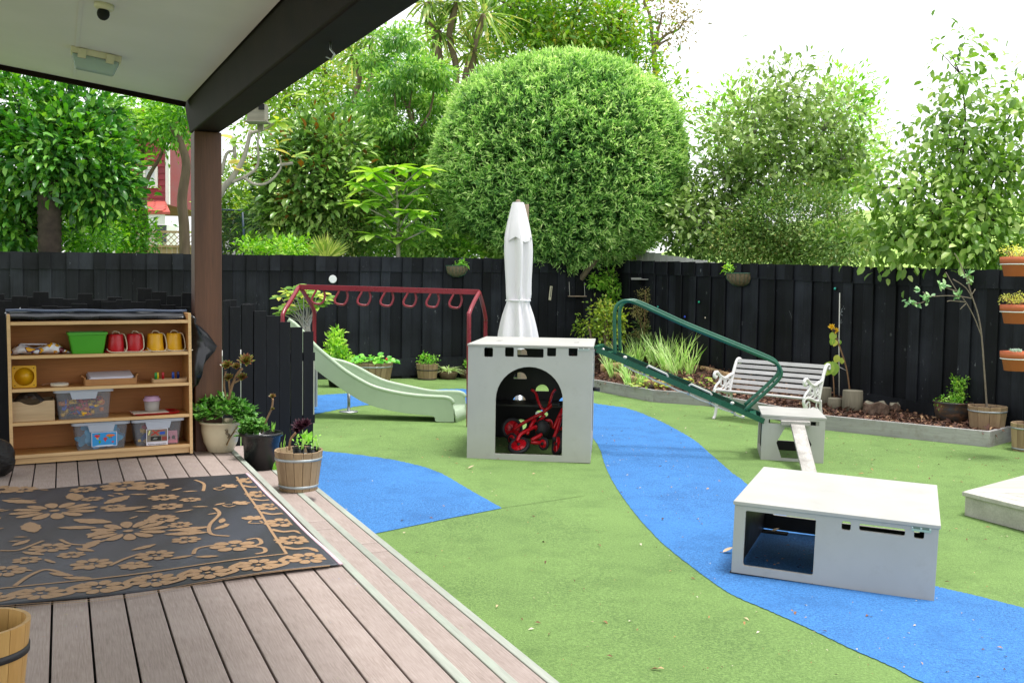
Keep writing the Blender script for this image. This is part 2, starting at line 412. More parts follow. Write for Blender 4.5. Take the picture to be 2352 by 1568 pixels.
# ================================================================== ground, turf, paths
def sheet(name, pts, mat, zf, kind='structure', parent=None):
    mb = MB(); tri = geometry.tessellate_polygon([[Vector((p[0], p[1], 0)) for p in pts]])
    mb.add([(p[0], p[1], zf(p[0], p[1])) for p in pts], [tuple(t) for t in tri])
    return tag(mb.build(name, mat, parent), kind=kind)
mb = MB(); mb.add([(-220, -60, -.55), (220, -60, -.55), (220, 320, -.55), (-220, 320, -.55)], [(0, 1, 2, 3)])
tag(mb.build('ground', m_ground), kind='structure')
def fline(p, d, t): return Vector((p[0] + d[0] * t, p[1] + d[1] * t, 0))
FC = Vector((1.98, 19.05, 0)); DB = Vector((.906, .423, 0)).normalized(); DR = Vector((.49, -.872, 0)).normalized()
BL = FC - DB * 12.2; RE = FC + DR * 13.5
tz = lambda x, y: gz(x)
sheet('turf', [BL + Vector((0, .3, 0)), FC + Vector((0, .4, 0)), RE + Vector((.3, 0, 0)), Vector((8, -4, 0)), Vector((-9, -4, 0))], m_turf, tz)
top = [(560, 918), (725, 908), (823, 902), (1002, 895), (1072, 893.6), (1200, 897), (1300, 910), (1370, 927), (1440, 938), (1500, 960), (1560, 990), (1600, 1015), (1640, 1050), (1680, 1085), (1705, 1103), (1760, 1150), (1850, 1215), (1950, 1275), (2050, 1318), (2150, 1347), (2240, 1368), (2352, 1397), (2470, 1430)]
bot = [(2470, 1700), (2300, 1640), (2120, 1568), (2050, 1532), (1950, 1488), (1850, 1440), (1760, 1400), (1680, 1365), (1600, 1310), (1530, 1255), (1480, 1205), (1440, 1155), (1410, 1110), (1390, 1068), (1372, 1020), (1330, 975), (1250, 945), (1150, 932), (1000, 926), (861, 929), (797, 937), (727, 951), (560, 990)]
def smooth_px(pts, n=4): return [(p.x + rng.uniform(-.8, .8), p.y + rng.uniform(-.6, .6)) for p in bez([Vector((a, b, 0)) for a, b in pts], n * 5)]
sheet('blue_turf_path', [G(*p) for p in smooth_px(top) + smooth_px(bot)], m_blue, lambda x, y: gz(x) + .004)
pa = smooth_px([(660, 1028), (745, 1036), (870, 1051), (955, 1068), (1010, 1086), (1070, 1120), (1152, 1167)]) + [(1030, 1191), (880, 1222), (700, 1258), (600, 1100)]
sheet('blue_turf_patch', [G(*p) for p in pa], m_blue, lambda x, y: gz(x) + .004)
m_seam = plain('turf_seam', '#4a6230', .95, .2, 40)
sa_, sb_ = G(1152, 1167), G(1345, 1138); sd_ = (sb_ - sa_).normalized(); sn_ = Vector((-sd_.y, sd_.x, 0)) * .003
sheet('turf_seam', [sa_ - sn_, sb_ - sn_, sb_ + sn_, sa_ + sn_], m_seam, lambda x, y: gz(x) + .004)
# pasture hill beyond the right hand fence
mb = MB(); nx, ny = 34, 20; vs = []
for j in range(ny + 1):
    for i in range(nx + 1):
        x = -20 + 110 * i / nx; y = 45 + 80 * j / ny
        h = 10.5 * math.exp(-((x - 42) / 34) ** 2) * (1 / (1 + math.exp(-(y - 62) / 7))) + .5 * math.sin(x * .31) * math.sin(y * .23)
        vs.append((x, y, h - .8))
mb.add(vs, [(j * (nx + 1) + i, j * (nx + 1) + i + 1, (j + 1) * (nx + 1) + i + 1, (j + 1) * (nx + 1) + i) for j in range(ny) for i in range(nx)], 0, True)
tag(mb.build('hill', m_hill), kind='structure')

# ================================================================== deck and steps
deck = empty('deck', DS(0, 3, 0), kind='structure')
DROT = math.atan2(UV.y, UV.x)
def deckboard(name, n0, n1, s0, s1, z, th=.025, mat=None, parent=deck, bev=.004):
    mb = MB(); mb.box((0, 0, -th / 2), (s1 - s0, n1 - n0, th))
    c = DS((n0 + n1) / 2, (s0 + s1) / 2, z) - Vector(parent.location)
    return mb.build(name, mat or m_deck, parent, bev, Matrix.Translation(c) @ Matrix.Rotation(DROT, 4, 'Z'))
for k in range(-26, 9):
    a = -.053 + .147 * k
    deckboard('deck_board', a + .0045, a + .147 - .0045, -1.5, 9.25, .24)
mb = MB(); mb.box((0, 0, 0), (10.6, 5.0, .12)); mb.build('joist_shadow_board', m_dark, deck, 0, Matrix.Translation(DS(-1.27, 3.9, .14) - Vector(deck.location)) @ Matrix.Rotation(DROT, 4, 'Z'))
deckboard('nosing', 1.273, 1.315, -1.5, 9.3, .243, .11, m_nosing)
steps = empty('deck_steps', DS(1.5, 3, 0), kind='structure')
deckboard('riser', 1.317, 1.325, -1.5, 9.3, .155, .14, m_dark, steps, 0)
for z, n0, n1, cut in ((.16, 1.327, 1.507, 5.95), (.08, 1.567, 1.742, 5.62)):
    deckboard('step_board', n0, n1, cut + .21, 9.3, z, .025, None, steps)
    deckboard('step_board', n0, n1, cut, cut + .2, z, .025, None, steps)
    deckboard('step_board', n0, n1, -1.5, cut - .01, z, .025, None, steps)
    deckboard('step_nosing', n1 + .004, n1 + .048, -1.5, 9.3 if z > .1 else 7.9, z + .002, .13, m_nosing, steps)
    deckboard('step_base', n0, n1 + .002, -1.5, 9.3, z - .028, .1, m_dark, steps, 0)

# ================================================================== veranda roof on its post
SP = 8.62
pc = lambda px, py: Vp(px, py, DS(0, SP), DS(1, SP))
C0, L0, BI, BO = pc(427, 234), pc(0, 148), pc(445, 300), pc(510, 302)
bd = ray(136, 547).normalized()
ver = empty('veranda', DS(1.09, 8.74, .24), label='dark timber veranda post and beam carrying a flat pale grey ceiling', cat='veranda')
vo_ = Vector(ver.location)
lft = (L0 - C0)
mb = MB(); q = [C0, C0 + lft * 2.6, C0 + lft * 2.6 - bd * 13, C0 - bd * 13]
up = Vector((0, 0, .09))
mb.add([p - vo_ for p in q] + [p + up - vo_ for p in q], [(0, 1, 2, 3), (7, 6, 5, 4), (0, 4, 5, 1), (1, 5, 6, 2), (2, 6, 7, 3), (3, 7, 4, 0)])
mb.build('ceiling', m_ceil, ver)
for f_ in (.62,):
    mb = MB(); a = C0 + lft * f_ - Vector((0, 0, .0015)); mb.beam(a - vo_ - bd * .05, a - bd * 12 - vo_, .022, .005, up=up); mb.build('joint_strip', m_ceil, ver)
mb = MB(); a = C0 + bd * .0 + UV * .022 - Vector((0, 0, .012)); b = C0 + lft * 2.6 + UV * .022 - Vector((0, 0, .012))
mb.beam(a - vo_, b - vo_, .04, .05); mb.build('fascia', m_beam, ver)
wv = NV * .262
def bpr(t): return [p - bd * t - vo_ for p in (BI, BO, BO + Vector((0, 0, .32)), C0 + Vector((0, 0, .09)))]
mb = MB(); mb.add(bpr(-.26) + bpr(13), [(0, 1, 2, 3), (7, 6, 5, 4), (0, 4, 5, 1), (1, 5, 6, 2), (2, 6, 7, 3), (3, 7, 4, 0)])
beam_o = mb.build('beam', m_beam, ver, .012)
mb = MB(); pcn = (BI + BO) / 2 + UV * .12; pw = (BO - BI).length
mb.box((0, 0, 0), (pw - .006, .24, BI.z - .235))
mb.build('post', m_post, ver, .008, Matrix.Translation(Vector((pcn.x, pcn.y, .24 + (BI.z - .245) / 2)) - vo_) @ Matrix.Rotation(math.atan2(NV.y, NV.x), 4, 'Z'))
mb = MB(); h = Vp(870, 30, BI, BI - bd) if False else None
hp = (BI + BO) / 2 - bd * 4.1 - Vector((0, 0, .0))
mb.tube([hp - vo_, hp + Vector((0, 0, -.03)) - vo_, hp + Vector((.02, -.01, -.055)) - vo_, hp + Vector((.005, 0, -.075)) - vo_, hp + Vector((-.02, .01, -.06)) - vo_], .005, 6)
mb.build('hook', m_galv, ver)
# plane of the ceiling for things fixed to it
cn = lft.cross(-bd).normalized()
def Cp(px, py):
    d = ray(px, py); return O3 + d * ((C0 - O3).dot(cn) / d.dot(cn))
if cn.z > 0: cn = -cn
cz = cn; cx = lft.normalized(); cy = cz.cross(cx)
CMX = lambda p: Matrix(((cx.x, cy.x, cz.x, p.x), (cx.y, cy.y, cz.y, p.y), (cx.z, cy.z, cz.z, p.z), (0, 0, 0, 1)))
m_cream = plain('aged_cream_plastic', '#cfc6ae', .45, .08, 9, dirt=.2)
def glassmat(name, c, rough=.15, al=.55):
    t = NT(name); t.fin(lin(c), rough); t.b.inputs['Transmission Weight'].default_value = al; t.b.inputs['IOR'].default_value = 1.3
    v = t.coord(); t.bump(t.noise(30, v, 2), .1, .003); return t.m
m_lens = glassmat('prismatic_glass', '#c4d4d6', .25, .5)
p = (Cp(172, 95) + Cp(268, 145)) / 2
lt = empty('ceiling_light', p, label='rectangular glass bulkhead light with cream base on the veranda ceiling', cat='light')
lt.matrix_world = CMX(p)
W_ = (Cp(172, 100) - Cp(268, 125)).length / 2 * 1.18
mb = MB(); mb.box((0, 0, .02), (W_ * 2.0, W_ * .86, .04)); mb.build('base', m_cream, lt, .006)
mb = MB(); mb.box((0, 0, .085), (W_ * 1.9, W_ * .78, .09), taper=.8); mb.build('lens', m_lens, lt, .012)
for sx in (-1, 1):
    mb = MB(); mb.box((sx * W_ * .55, -W_ * .44, .035), (.05, .02, .06)); mb.build('clip', m_cream, lt, .003)
mb = MB(); mb.tube([(-W_ * .7, 0, .06), (W_ * .7, 0, .06)], .016, 10); mb.build('lamp_tube', m_white, lt)
p = Cp(240, 10); sn = empty('motion_sensor', p, label='small round motion sensor on the ceiling near the light', cat='sensor'); sn.matrix_world = CMX(p)
mb = MB(); mb.lathe([(.05, 0), (.05, .02), (.04, .03), (0, .03)], 18); mb.build('base', m_cream, sn)
mb = MB(); mb.ball((0, 0, .05), (.032, .032, .035), 14, 8); mb.build('lens', m_dark, sn)

# ================================================================== tall boundary fence, board by board
PIT = .188
def zlin(a, b, t): return a + (b - a) * t
def fence(name, label, p0, d, length, z0, z1, ext, cap=False):
    root = empty(name, p0, label=label, cat='fence'); a = math.atan2(d.y, d.x); nrml = Vector((d.y, -d.x, 0))
    if nrml.dot(-Vector(p0)) < 0: nrml = -nrml
    n = int(length / PIT); lo = -.45
    mbs = {}
    for i in range(n):
        t = (i + .5) * PIT; f = t / length; c = Vector(p0) + d * t; zt = zlin(z0, z1, f) + rng.uniform(-.006, .006)
        back = i % 2; off = nrml * (.026 if not back else -.014)
        wd = .165 if not back else .345
        zs = zt - ext
        for nm, za, zb, tw in (('fence_board', lo, zs - .0012, .02), ('extension_board', zs - .012, zt, .02)):
            h = round(zb - za, 3); key = (wd, 1)
            if key not in mbs:
                q = MB(); h2, e_, y_ = wd / 2, .007, tw / 2; pr = [(-h2, y_), (-h2, -y_ + e_), (-h2 + e_, -y_), (h2 - e_, -y_), (h2, -y_ + e_), (h2, y_)]; pr2 = [(-h2, -y_), (-h2, y_ - e_), (-h2 + e_, y_), (h2 - e_, y_), (h2, y_ - e_), (h2, -y_)]
                pr = pr if nrml.y * d.x < 0 or True else pr2
                q.add([(x, y, z) for z in (0, 1) for x, y in pr], [(0, 1, 2, 3, 4, 5), (11, 10, 9, 8, 7, 6)] + [(i_, (i_ + 1) % 6, (i_ + 1) % 6 + 6, i_ + 6) for i_ in range(6)]); mbs[key] = q.mesh('fence_board', m_fence)
            o = put(nm, mbs[key], root)
            off2 = nrml * (rng.uniform(-.003, .003) + (.022 if nm[0] == 'e' else 0))
            o.matrix_local = Matrix.Translation(c + off + off2 + Vector((0, 0, za)) - Vector(p0)) @ Matrix.Rotation(a + rng.uniform(-.012, .012), 4, 'Z') @ Matrix.Rotation(rng.uniform(-.003, .003), 4, 'Y') @ Matrix.Diagonal((1, 1, h, 1))
    for zz in (.25, 1.0, 1.78):
        mb = MB(); b0 = -nrml * .058 + Vector((0, 0, zz + z0 - 2.05)); b1 = d * length - nrml * .058 + Vector((0, 0, zz + z1 - 2.05))
        mb.beam(b0, b1, .06, .09); mb.build('rail', m_fence, root)
    mb = MB(); b0 = nrml * .035 + Vector((0, 0, .16 + z0 - 2.05)); b1 = d * length + nrml * .035 + Vector((0, 0, .16 + z1 - 2.05))
    mb.beam(b0, b1, .022, .3); mb.build('plinth_board', m_fence, root)
    return root
LB = 12.2; LR = 10.2
fence('board_fence', 'long black timber fence along the back, behind the slide and monkey bars', FC - DB * LB, DB, LB, 2.03, 2.17, .24)
mb_ = MB(); mb_.box((0, 0, .85), (.12, .12, 2.62)); tag(mb_.build('corner_post', m_fence, None, .004, Matrix.Translation(FC + Vector((-.02, .02, 0)))), 'black corner post where the two tall fences meet', 'post')
fence('board_fence', 'black timber fence on the right behind the white bench and garden bed', FC - DR * .1, DR, LR, 2.17, 1.86, .22)
def FB(px, py, off=.02):
    p = Vp(px, py, FC, FC - DB); n = Vector((DB.y, -DB.x, 0)); return p + (n if n.y < 0 else -n) * off
def FR(px, py, off=.02):
    p = Vp(px, py, FC, FC + DR); n = Vector((DR.y, -DR.x, 0)); return p + (n if n.y < 0 else -n) * off
# neighbour's white capped fence just behind the right one
nf = empty('white_fence', FC + Vector((.2, .45, 0)), label='neighbouring white fence top showing above the black fence', cat='fence')
for i in range(16):
    mb = MB(); mb.box((0, 0, .55), (.17, .03, 3.3)); c = DR * (i * .185 + .1)
    o = mb.build('paling', m_white, nf, 0, Matrix.Translation(c + Vector((0, 0, .2 - .022 * i + rng.uniform(-.01, .01)))) @ Matrix.Rotation(math.atan2(DR.y, DR.x), 4, 'Z'))

# ================================================================== low black picket fence by the deck
pf = empty('picket_fence', DS(.95, 9.08, .24), label='low black picket fence of uneven palings behind the wooden toy shelf', cat='fence')
tops = [705, 693, 716, 702, 690, 700, 688, 697, 706, 700, 688, 692, 704, 680]
for row, s_, tp in ((0, 9.0, None), (1, 9.14, None)):
    for i in range(19):
        px = 437 - (i + .5) * 34 + (14 if row else 0)
        p = Vp(px, 700, DS(0, s_), DS(1, s_)); z = Vp(px, (tops[(i * 5) % 14] if row == 0 else tops[(i * 3 + 4) % 14] - 18), DS(0, s_), DS(1, s_)).z
        mb = MB(); h = z - .1; mb.box((0, 0, h / 2 + .1), (.118, .02, h))
        mb.build('picket', m_picket, pf, .003, Matrix.Translation(Vector((p.x, p.y, 0)) - Vector((pf.location.x, pf.location.y, .24))) @ Matrix.Rotation(math.atan2(NV.y, NV.x), 4, 'Z'))
        if row == 0: m_ = MB(); m_.ball((0, 0, 0), (.006, .004, .006), 8, 5); m_.build('screw', m_galv, pf, 0, Matrix.Translation(Vector((p.x, p.y, z - .1)) - Vector((pf.location.x, pf.location.y, .24)) - UV * .011))
for zz in (.45, .95):
    mb = MB(); a = DS(-2.0, 9.07, zz) - Vector(pf.location); b = DS(.97, 9.07, zz) - Vector(pf.location); mb.beam(a, b, .05, .08); mb.build('rail', m_picket, pf)
pg = empty('picket_fence', (-2.45, 9.15, 0), label='short black picket fence stepping down to the right of the veranda post', cat='fence')
P0, P1 = Vector((-2.52, 9.12, 0)), Vector((-1.84, 9.55, 0)); pd = (P1 - P0).normalized()
xs = [(512, 528, 690), (524, 551, 704), (555, 580, 699), (583, 611, 714), (612, 641, 725), (642, 666, 739), (668, 694, 751), (697, 719, 761)]
for x0, x1, ty in xs:
    p = Vp((x0 + x1) / 2, ty, P0, P1); q = Vp(x1, ty, P0, P1); wd = 2 * (Vector((q.x, q.y)) - Vector((p.x, p.y))).length + .003
    mb = MB(); z0 = gz(p.x) - .01; mb.box((0, 0, (p.z + z0) / 2), (wd, .02, p.z - z0))
    mb.build('picket', m_picket, pg, .003, Matrix.Translation(Vector((p.x, p.y, 0)) - Vector(pg.location)) @ Matrix.Rotation(math.atan2(pd.y, pd.x), 4, 'Z'))
for x0, x1, ty in ((520, 541, 688), (560, 584, 697)):
    p = Vp((x0 + x1) / 2, ty, P0 + Vector((0, .1, 0)), P1 + Vector((0, .1, 0))); mb = MB(); mb.box((0, 0, p.z / 2), (.1, .02, p.z))
    mb.build('picket', m_picket, pg, .003, Matrix.Translation(Vector((p.x, p.y, 0)) - Vector(pg.location)) @ Matrix.Rotation(math.atan2(pd.y, pd.x), 4, 'Z'))
for zz in (.35, .95):
    mb = MB(); a = P0 + Vector((.03, .045, zz)) - Vector(pg.location); b = P1 + Vector((-.06, .045, zz)) - Vector(pg.location); mb.beam(a, b, .05, .08); mb.build('rail', m_picket, pg)

# ================================================================== red weatherboard house beyond the left trees
HY = 34
m_red = plain('red_weatherboard', '#8a2f38', .6, .12, 2, rnd=.08)
m_tile = plain('terracotta_roof_tile', '#b4544a', .65, .2, 3, rnd=.15)
m_pane = plain('window_glass_dark', '#38434b', .08, .2, 1)
hb = Yp(350, 600, HY); hs_ = empty('red_house', (hb.x, HY, -.5), label='red weatherboard house with tiled lean-to roof and white trim seen between the left trees', cat='house')
ho = Vector(hs_.location)
def hr(x0, y0, x1, y1, dy=0):
    a, b = Yp(x0, y0, HY + dy), Yp(x1, y1, HY + dy); return a.x - ho.x, b.x - ho.x, b.z - ho.z, a.z - ho.z
x0, x1, z0, z1 = hr(150, 250, 385, 470)
mb = MB(); mb.box(((x0 + x1) / 2, 3.0, (z0 + z1) / 2), (x1 - x0 - .04, 5.9, z1 - z0)); mb.build('wall', m_red, hs_)
nb = 15
for i in range(nb):
    mb = MB(); zc = z0 + (z1 - z0) * (i + .5) / nb; hh = (z1 - z0) / nb
    vs = [(x0, -.0, zc - hh / 2), (x1, -.0, zc - hh / 2), (x1, -.04, zc - hh / 2), (x0, -.04, zc - hh / 2), (x0, 0, zc + hh / 2), (x1, 0, zc + hh / 2), (x1, -.012, zc + hh / 2), (x0, -.012, zc + hh / 2)]
    mb.add(vs, [(0, 1, 2, 3), (4, 5, 6, 7), (3, 2, 6, 7), (0, 4, 7, 3), (1, 2, 6, 5)]); mb.build('weatherboard', m_red, hs_)
mb = MB(); mb.box((x1 + .02, -.03, (z0 + z1) / 2), (.12, .12, z1 - z0)); mb.build('corner_trim', m_white, hs_)
a, b, c, d = hr(330, 383, 364, 433)
f = MB(); f.panel([(a, c), (b, c), (b, d), (a, d)], [[(a + .09, c + .09), (b - .09, c + .09), (b - .09, d - .09), (a + .09, d - .09)]], .08, Matrix(((1, 0, 0, 0), (0, 0, -1, -.04), (0, 1, 0, 0), (0, 0, 0, 1))))
wn = f.build('window', m_white, hs_); mb = MB(); mb.box(((a + b) / 2, -.05, (c + d) / 2), (b - a - .16, .02, d - c - .16)); mb.build('pane', plain('curtained_pane', '#c9d6dc', .15, .1, 4), wn)
x2, x3, z2, z3 = hr(180, 463, 412, 494)
rf = MB(); rf.add([(x2, -1.5, z2), (x3 + .2, -1.5, z2), (x3 - .45, .0, z3), (x2, .0, z3), (x2, -1.5, z2 - .08), (x3 + .2, -1.5, z2 - .08), (x3 - .45, 0, z3 - .08), (x2, 0, z3 - .08)], [(0, 1, 2, 3), (7, 6, 5, 4), (0, 4, 5, 1), (1, 5, 6, 2), (3, 7, 4, 0)])
rfo = rf.build('roof', m_tile, hs_)
tm = MB(); tm.box((0, 0, 0), (.33, .42, .05)); tme = tm.mesh('roof_tile', m_tile)
for j in range(4):
    for i in range(int((x3 - x2) / .35)):
        f_ = (j + .5) / 4; xx = x3 - .15 - .5 * f_ - .35 * i
        o = put('roof_tile', tme, rfo); o.matrix_local = Matrix.Translation((xx, -1.5 + 1.5 * f_, z2 + (z3 - z2) * f_ + .03)) @ Matrix.Rotation(math.atan2(z3 - z2, 1.5) + .06, 4, 'X')
_, _, z4, z5 = hr(180, 493, 412, 521)
mb = MB(); mb.box(((x2 + x3) / 2, -1.42, (z4 + z5) / 2), (x3 - x2, .08, z5 - z4)); mb.build('fascia_board', m_white, hs_)
mb = MB(); mb.box(((x2 + x3) / 2, -.6, z4 / 2), (x3 - x2 - .1, 1.0, z4)); mb.build('lower_wall', m_white, hs_)
for px0, px1 in ((300, 340), (352, 370), (384, 408)):
    a, b, c, d = hr(px0, 522, px1, 560); mb = MB(); mb.box(((a + b) / 2, -1.12, (c + d) / 2), (b - a, .05, d - c)); mb.build('window', m_pane, hs_)
LY = 27; lf = empty('lattice_fence', Yp(380, 600, LY), label='tan lattice topped fence in front of the red house', cat='fence'); lo_ = Vector(lf.location)
a, b = Yp(345, 532, LY) - lo_, Yp(418, 566, LY) - lo_
m_tan = plain('pale_timber', '#a9906c', .8, .15, 4)
k = 0; xx = a.x - .8; hgt = a.z - b.z
while xx < b.x + .3:
    for sgn in (1, -1):
        mb = MB(); mb.beam((xx, .012 * sgn, b.z), (xx + sgn * hgt, .012 * sgn, a.z), .012, .035, up=(0, 1, 0)); mb.build('lattice_slat', m_tan, lf)
    xx += .16
mb = MB(); mb.beam((a.x - .9, 0, a.z), (b.x + .5, 0, a.z), .06, .06); mb.build('top_rail', m_tan, lf)
mb = MB(); mb.beam((a.x - .9, 0, b.z), (b.x + .5, 0, b.z), .06, .06); mb.build('middle_rail', m_tan, lf)
xx = a.x - .9
while xx < b.x + .5:
    mb = MB(); mb.box((xx, .04, b.z / 2 - .6), (.13, .02, b.z + 1.2)); mb.build('paling', m_tan, lf); xx += .14
# ================================================================== playground equipment
m_grey = plain('grey_play_panel', '#adaca7', .5, .05, 3, .06, 120, dirt=.3, dirtc='#8f887c')
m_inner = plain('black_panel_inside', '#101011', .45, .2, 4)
m_edge = plain('panel_edge', '#a7a49c', .55, .08, 12)
m_plate = plain('engraved_plate', '#a9b4b4', .35, .1, 10, metal=.5)
m_plate2 = plain('engraved_plate_green', '#a6bfb2', .35, .1, 10, metal=.3)
m_redp = plain('red_powder_coat', '#7c1827', .3, .12, 5)
m_greenp = plain('dark_green_powder_coat', '#12543f', .28, .14, 4)
m_slide = plain('pale_green_plastic', '#adbfa4', .36, .05, 2, .03, 60, dirt=.1)
m_rope = plain('white_rope', '#d8d5cc', .85, .12, 60, .5, 160)
m_redtoy = plain('red_trike_paint', '#d01422', .28, .1, 4)
m_rubber = plain('black_rubber', '#2a2a2d', .55, .25, 10, .2, 60)
m_weath = wood('bleached_plank', '#7d7972', '#c9c6c0', .8, 1, 7, .05, .35, '#6f6a63', 9)
m_canvas = plain('white_canvas', '#e2dfe2', .8, .05, 3, .9, 26, stretch=(1, 1, .07), dirt=.2, dirtc='#b3a8ae')
m_scuff = plain('scuffed_black_foot', '#26241f', .6, .3, 20)
def boxframe(x, y, z): return Matrix(((1, 0, 0, x), (0, 0, -1, y), (0, 1, 0, z), (0, 0, 0, 1)))   # panel in xz, outside towards -y
YZR = lambda x, y, z: Matrix(((0, 0, 1, x), (1, 0, 0, y), (0, 1, 0, z), (0, 0, 0, 1)))          # panel in yz, outside towards +x
YZL = lambda x, y, z: Matrix(((0, 0, -1, x), (1, 0, 0, y), (0, 1, 0, z), (0, 0, 0, 1)))
def arch(cx, z0, zs, r, k=18): return [(cx - r, z0), (cx + r, z0)] + [(cx + r * math.cos(PI * i / k), zs + r * math.sin(PI * i / k)) for i in range(k + 1)]
def half(cx, z0, r, k=12):
    return rrect(cx - r, z0, cx + r, z0 + .02, .009, 2)[5:] and [(cx + r * math.cos(PI * i / k), z0 + r * math.sin(PI * i / k)) for i in range(k + 1)]
# --- castle cube
FLp, FRp = G(1072, 1051), G(1356, 1064)
cw = (FRp - FLp).length; ca = math.atan2(FRp.y - FLp.y, FRp.x - FLp.x); ctilt = math.atan2(FRp.z - FLp.z, cw)
ch, cd = 1.09, 1.42
cas = empty('play_castle', FLp, label='tall grey cube playhouse with arched doorway and tricycles stored inside', cat='playhouse')
ca = R(-5.5); cas.rotation_euler = (0, .002, ca); CMt = Matrix.Translation(FLp) @ Matrix.Rotation(ca, 4, 'Z'); RP0, RP1 = CMt @ Vector((0, cd, 0)), CMt @ Vector((1, cd, 0))
fm = (0, 1, 2); T = .022
z5 = lambda x, y: ((1750 + x / 2.24) / 1.7415, (1250 + y / 2.24) / 1.7415)
PXM = cw / 284
holes = []
zc = lambda px, py: ((px - 1072) * PXM * (1 + .0), ch - (py - (783 + (px - 1072) * .031)) * PXM * 1.0)
for x in (445, 632, 1007, 1197):
    a, b = zc(*z5(x, 331)); holes.append(rrect(a - .042, b - .044, a + .042, b + .044, .012))
a, b = zc(*z5(819, 341)); holes.append(rrect(a - .125, b - .042, a + .125, b + .042, .012))
a0 = zc(*z5(515, 1265))[0]; a1 = zc(*z5(1115, 1280))[0]; ac = (a0 + a1) / 2; ar = (a1 - a0) / 2
zsill = .05
holes.append(arch(ac, zsill, ch - .205 - ar, ar))
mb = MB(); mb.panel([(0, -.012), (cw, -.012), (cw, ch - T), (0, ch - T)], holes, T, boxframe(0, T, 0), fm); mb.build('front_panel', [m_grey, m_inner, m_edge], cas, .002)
semis = []
for x, y, r in ((740, 592, .072), (937, 702, .072), (733, 797, .072), (1145, 810, .072), ):
    px, py = z5(x, y); P = Vp(px, py, RP0, RP1); P = CMt.inverted() @ P; semis.append(half(P.x, P.z, r))
for x, y, r in ((750, 1000, .06), (933, 905, .07)):
    px, py = z5(x, y); P = Vp(px, py, RP0, RP1)
    P = CMt.inverted() @ P; semis.append([(P.x + r * math.cos(2 * PI * i / 16), P.z + (.6 if r > .065 else 1) * r * math.sin(2 * PI * i / 16)) for i in range(16)])
P = Vp(*z5(745, 368), RP0, RP1); P = CMt.inverted() @ P; semis.append(half(P.x, P.z - .01, .075))
P = Vp(*z5(1180, 385), RP0, RP1); P = CMt.inverted() @ P; semis.append(half(P.x, P.z - .02, .07))
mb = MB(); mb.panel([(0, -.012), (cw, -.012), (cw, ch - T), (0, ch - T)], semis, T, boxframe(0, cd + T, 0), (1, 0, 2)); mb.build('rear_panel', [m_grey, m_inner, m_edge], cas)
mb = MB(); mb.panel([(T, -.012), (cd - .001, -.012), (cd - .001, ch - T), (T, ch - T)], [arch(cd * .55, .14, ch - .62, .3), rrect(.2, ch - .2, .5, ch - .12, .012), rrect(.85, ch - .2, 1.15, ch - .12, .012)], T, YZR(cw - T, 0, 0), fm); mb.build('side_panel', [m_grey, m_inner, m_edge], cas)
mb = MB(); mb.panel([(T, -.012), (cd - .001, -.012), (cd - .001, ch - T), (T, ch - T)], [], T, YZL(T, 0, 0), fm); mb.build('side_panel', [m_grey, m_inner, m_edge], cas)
slots = [rrect(.2 + i, .55 + j, .25 + i, .62 + j, .008) for i in (0, .78) for j in (0, .14)]
mb = MB(); mb.panel([(-.008, -.006), (cw + .008, -.006), (cw + .008, cd + T + .006), (-.008, cd + T + .006)], slots, T, Matrix.Translation((0, 0, ch - T + .001)), fm); mb.build('top_panel', [m_grey, m_inner, m_edge], cas, .003)
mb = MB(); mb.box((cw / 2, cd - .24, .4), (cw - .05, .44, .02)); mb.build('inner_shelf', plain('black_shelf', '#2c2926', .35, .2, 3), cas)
a, b = zc(*z5(1290, 310)); mb = MB(); mb.box((a, -.003, b), (.105, .004, .034)); pl = mb.build('maker_plate', m_plate, cas)
for i in range(3): mb = MB(); mb.ball((a - .05 + .05 * i, -.006, b + .002), (.006, .003, .004), 8, 4); mb.build('rivet', m_white, pl)
for i in range(4):
    mb = MB(); mb.box((a - .028 + (i % 2) * .05, -.0055, b + .011 - (i // 2) * .006), (.042, .001, .003)); mb.build('engraved_line', m_dark, pl)
mb = MB(); mb.tube([(cw + .0, .7, .62), (cw + .07, .7, .62)], .02, 10); mb.build('knob', m_rubber, cas)
# --- low box table
q = [G(1679, 1317.6), G(2145.4, 1381)]
lw = (q[1] - q[0]).length; la = math.atan2(q[1].y - q[0].y, q[1].x - q[0].x); lh, ld = .425, 1.2
low = empty('play_box', q[0], label='low wide grey play box on the blue path with square crawl opening', cat='play box')
low.rotation_euler = (0, .028, la)
lp = Matrix.Translation((0, 0, .02))
TB = lambda u, v: (u * lw, v * (lh))
R8 = lambda x, y: ((2700 + x / 1.4506) / 1.7415, (1650 + y / 1.4506) / 1.7415)
def lc(x, y):     # bilinear on the front face, zoom coordinates
    u = (x - 338) / (1523 - 338); top_ = 505 + (637 - 505) * u; bt = 935 + (1095 - 935) * u
    return u * lw, (bt - y) / (bt - top_) * lh
def lrect(x0, y0, x1, y1, r): (a, b), (c, d) = lc(x0, y0), lc(x1, y1); return rrect(min(a, c), min(b, d), max(a, c), max(b, d), r)
hs2 = [rrect(.065, .05, .46, lh - .05, .012), lrect(982, 620, 1034, 678, .01), lrect(1083, 635, 1340, 705, .01), lrect(1390, 665, 1445, 722, .01)]
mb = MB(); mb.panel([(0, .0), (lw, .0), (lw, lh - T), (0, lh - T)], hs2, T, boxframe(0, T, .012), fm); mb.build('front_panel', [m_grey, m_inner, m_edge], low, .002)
mb = MB(); mb.panel([(0, .0), (lw, .0), (lw, lh - T), (0, lh - T)], [rrect(.07, .1, lw - .07, lh - .06, .02)], T, boxframe(0, ld + T, .012), (1, 0, 2)); mb.build('rear_panel', [m_grey, m_inner, m_edge], low)
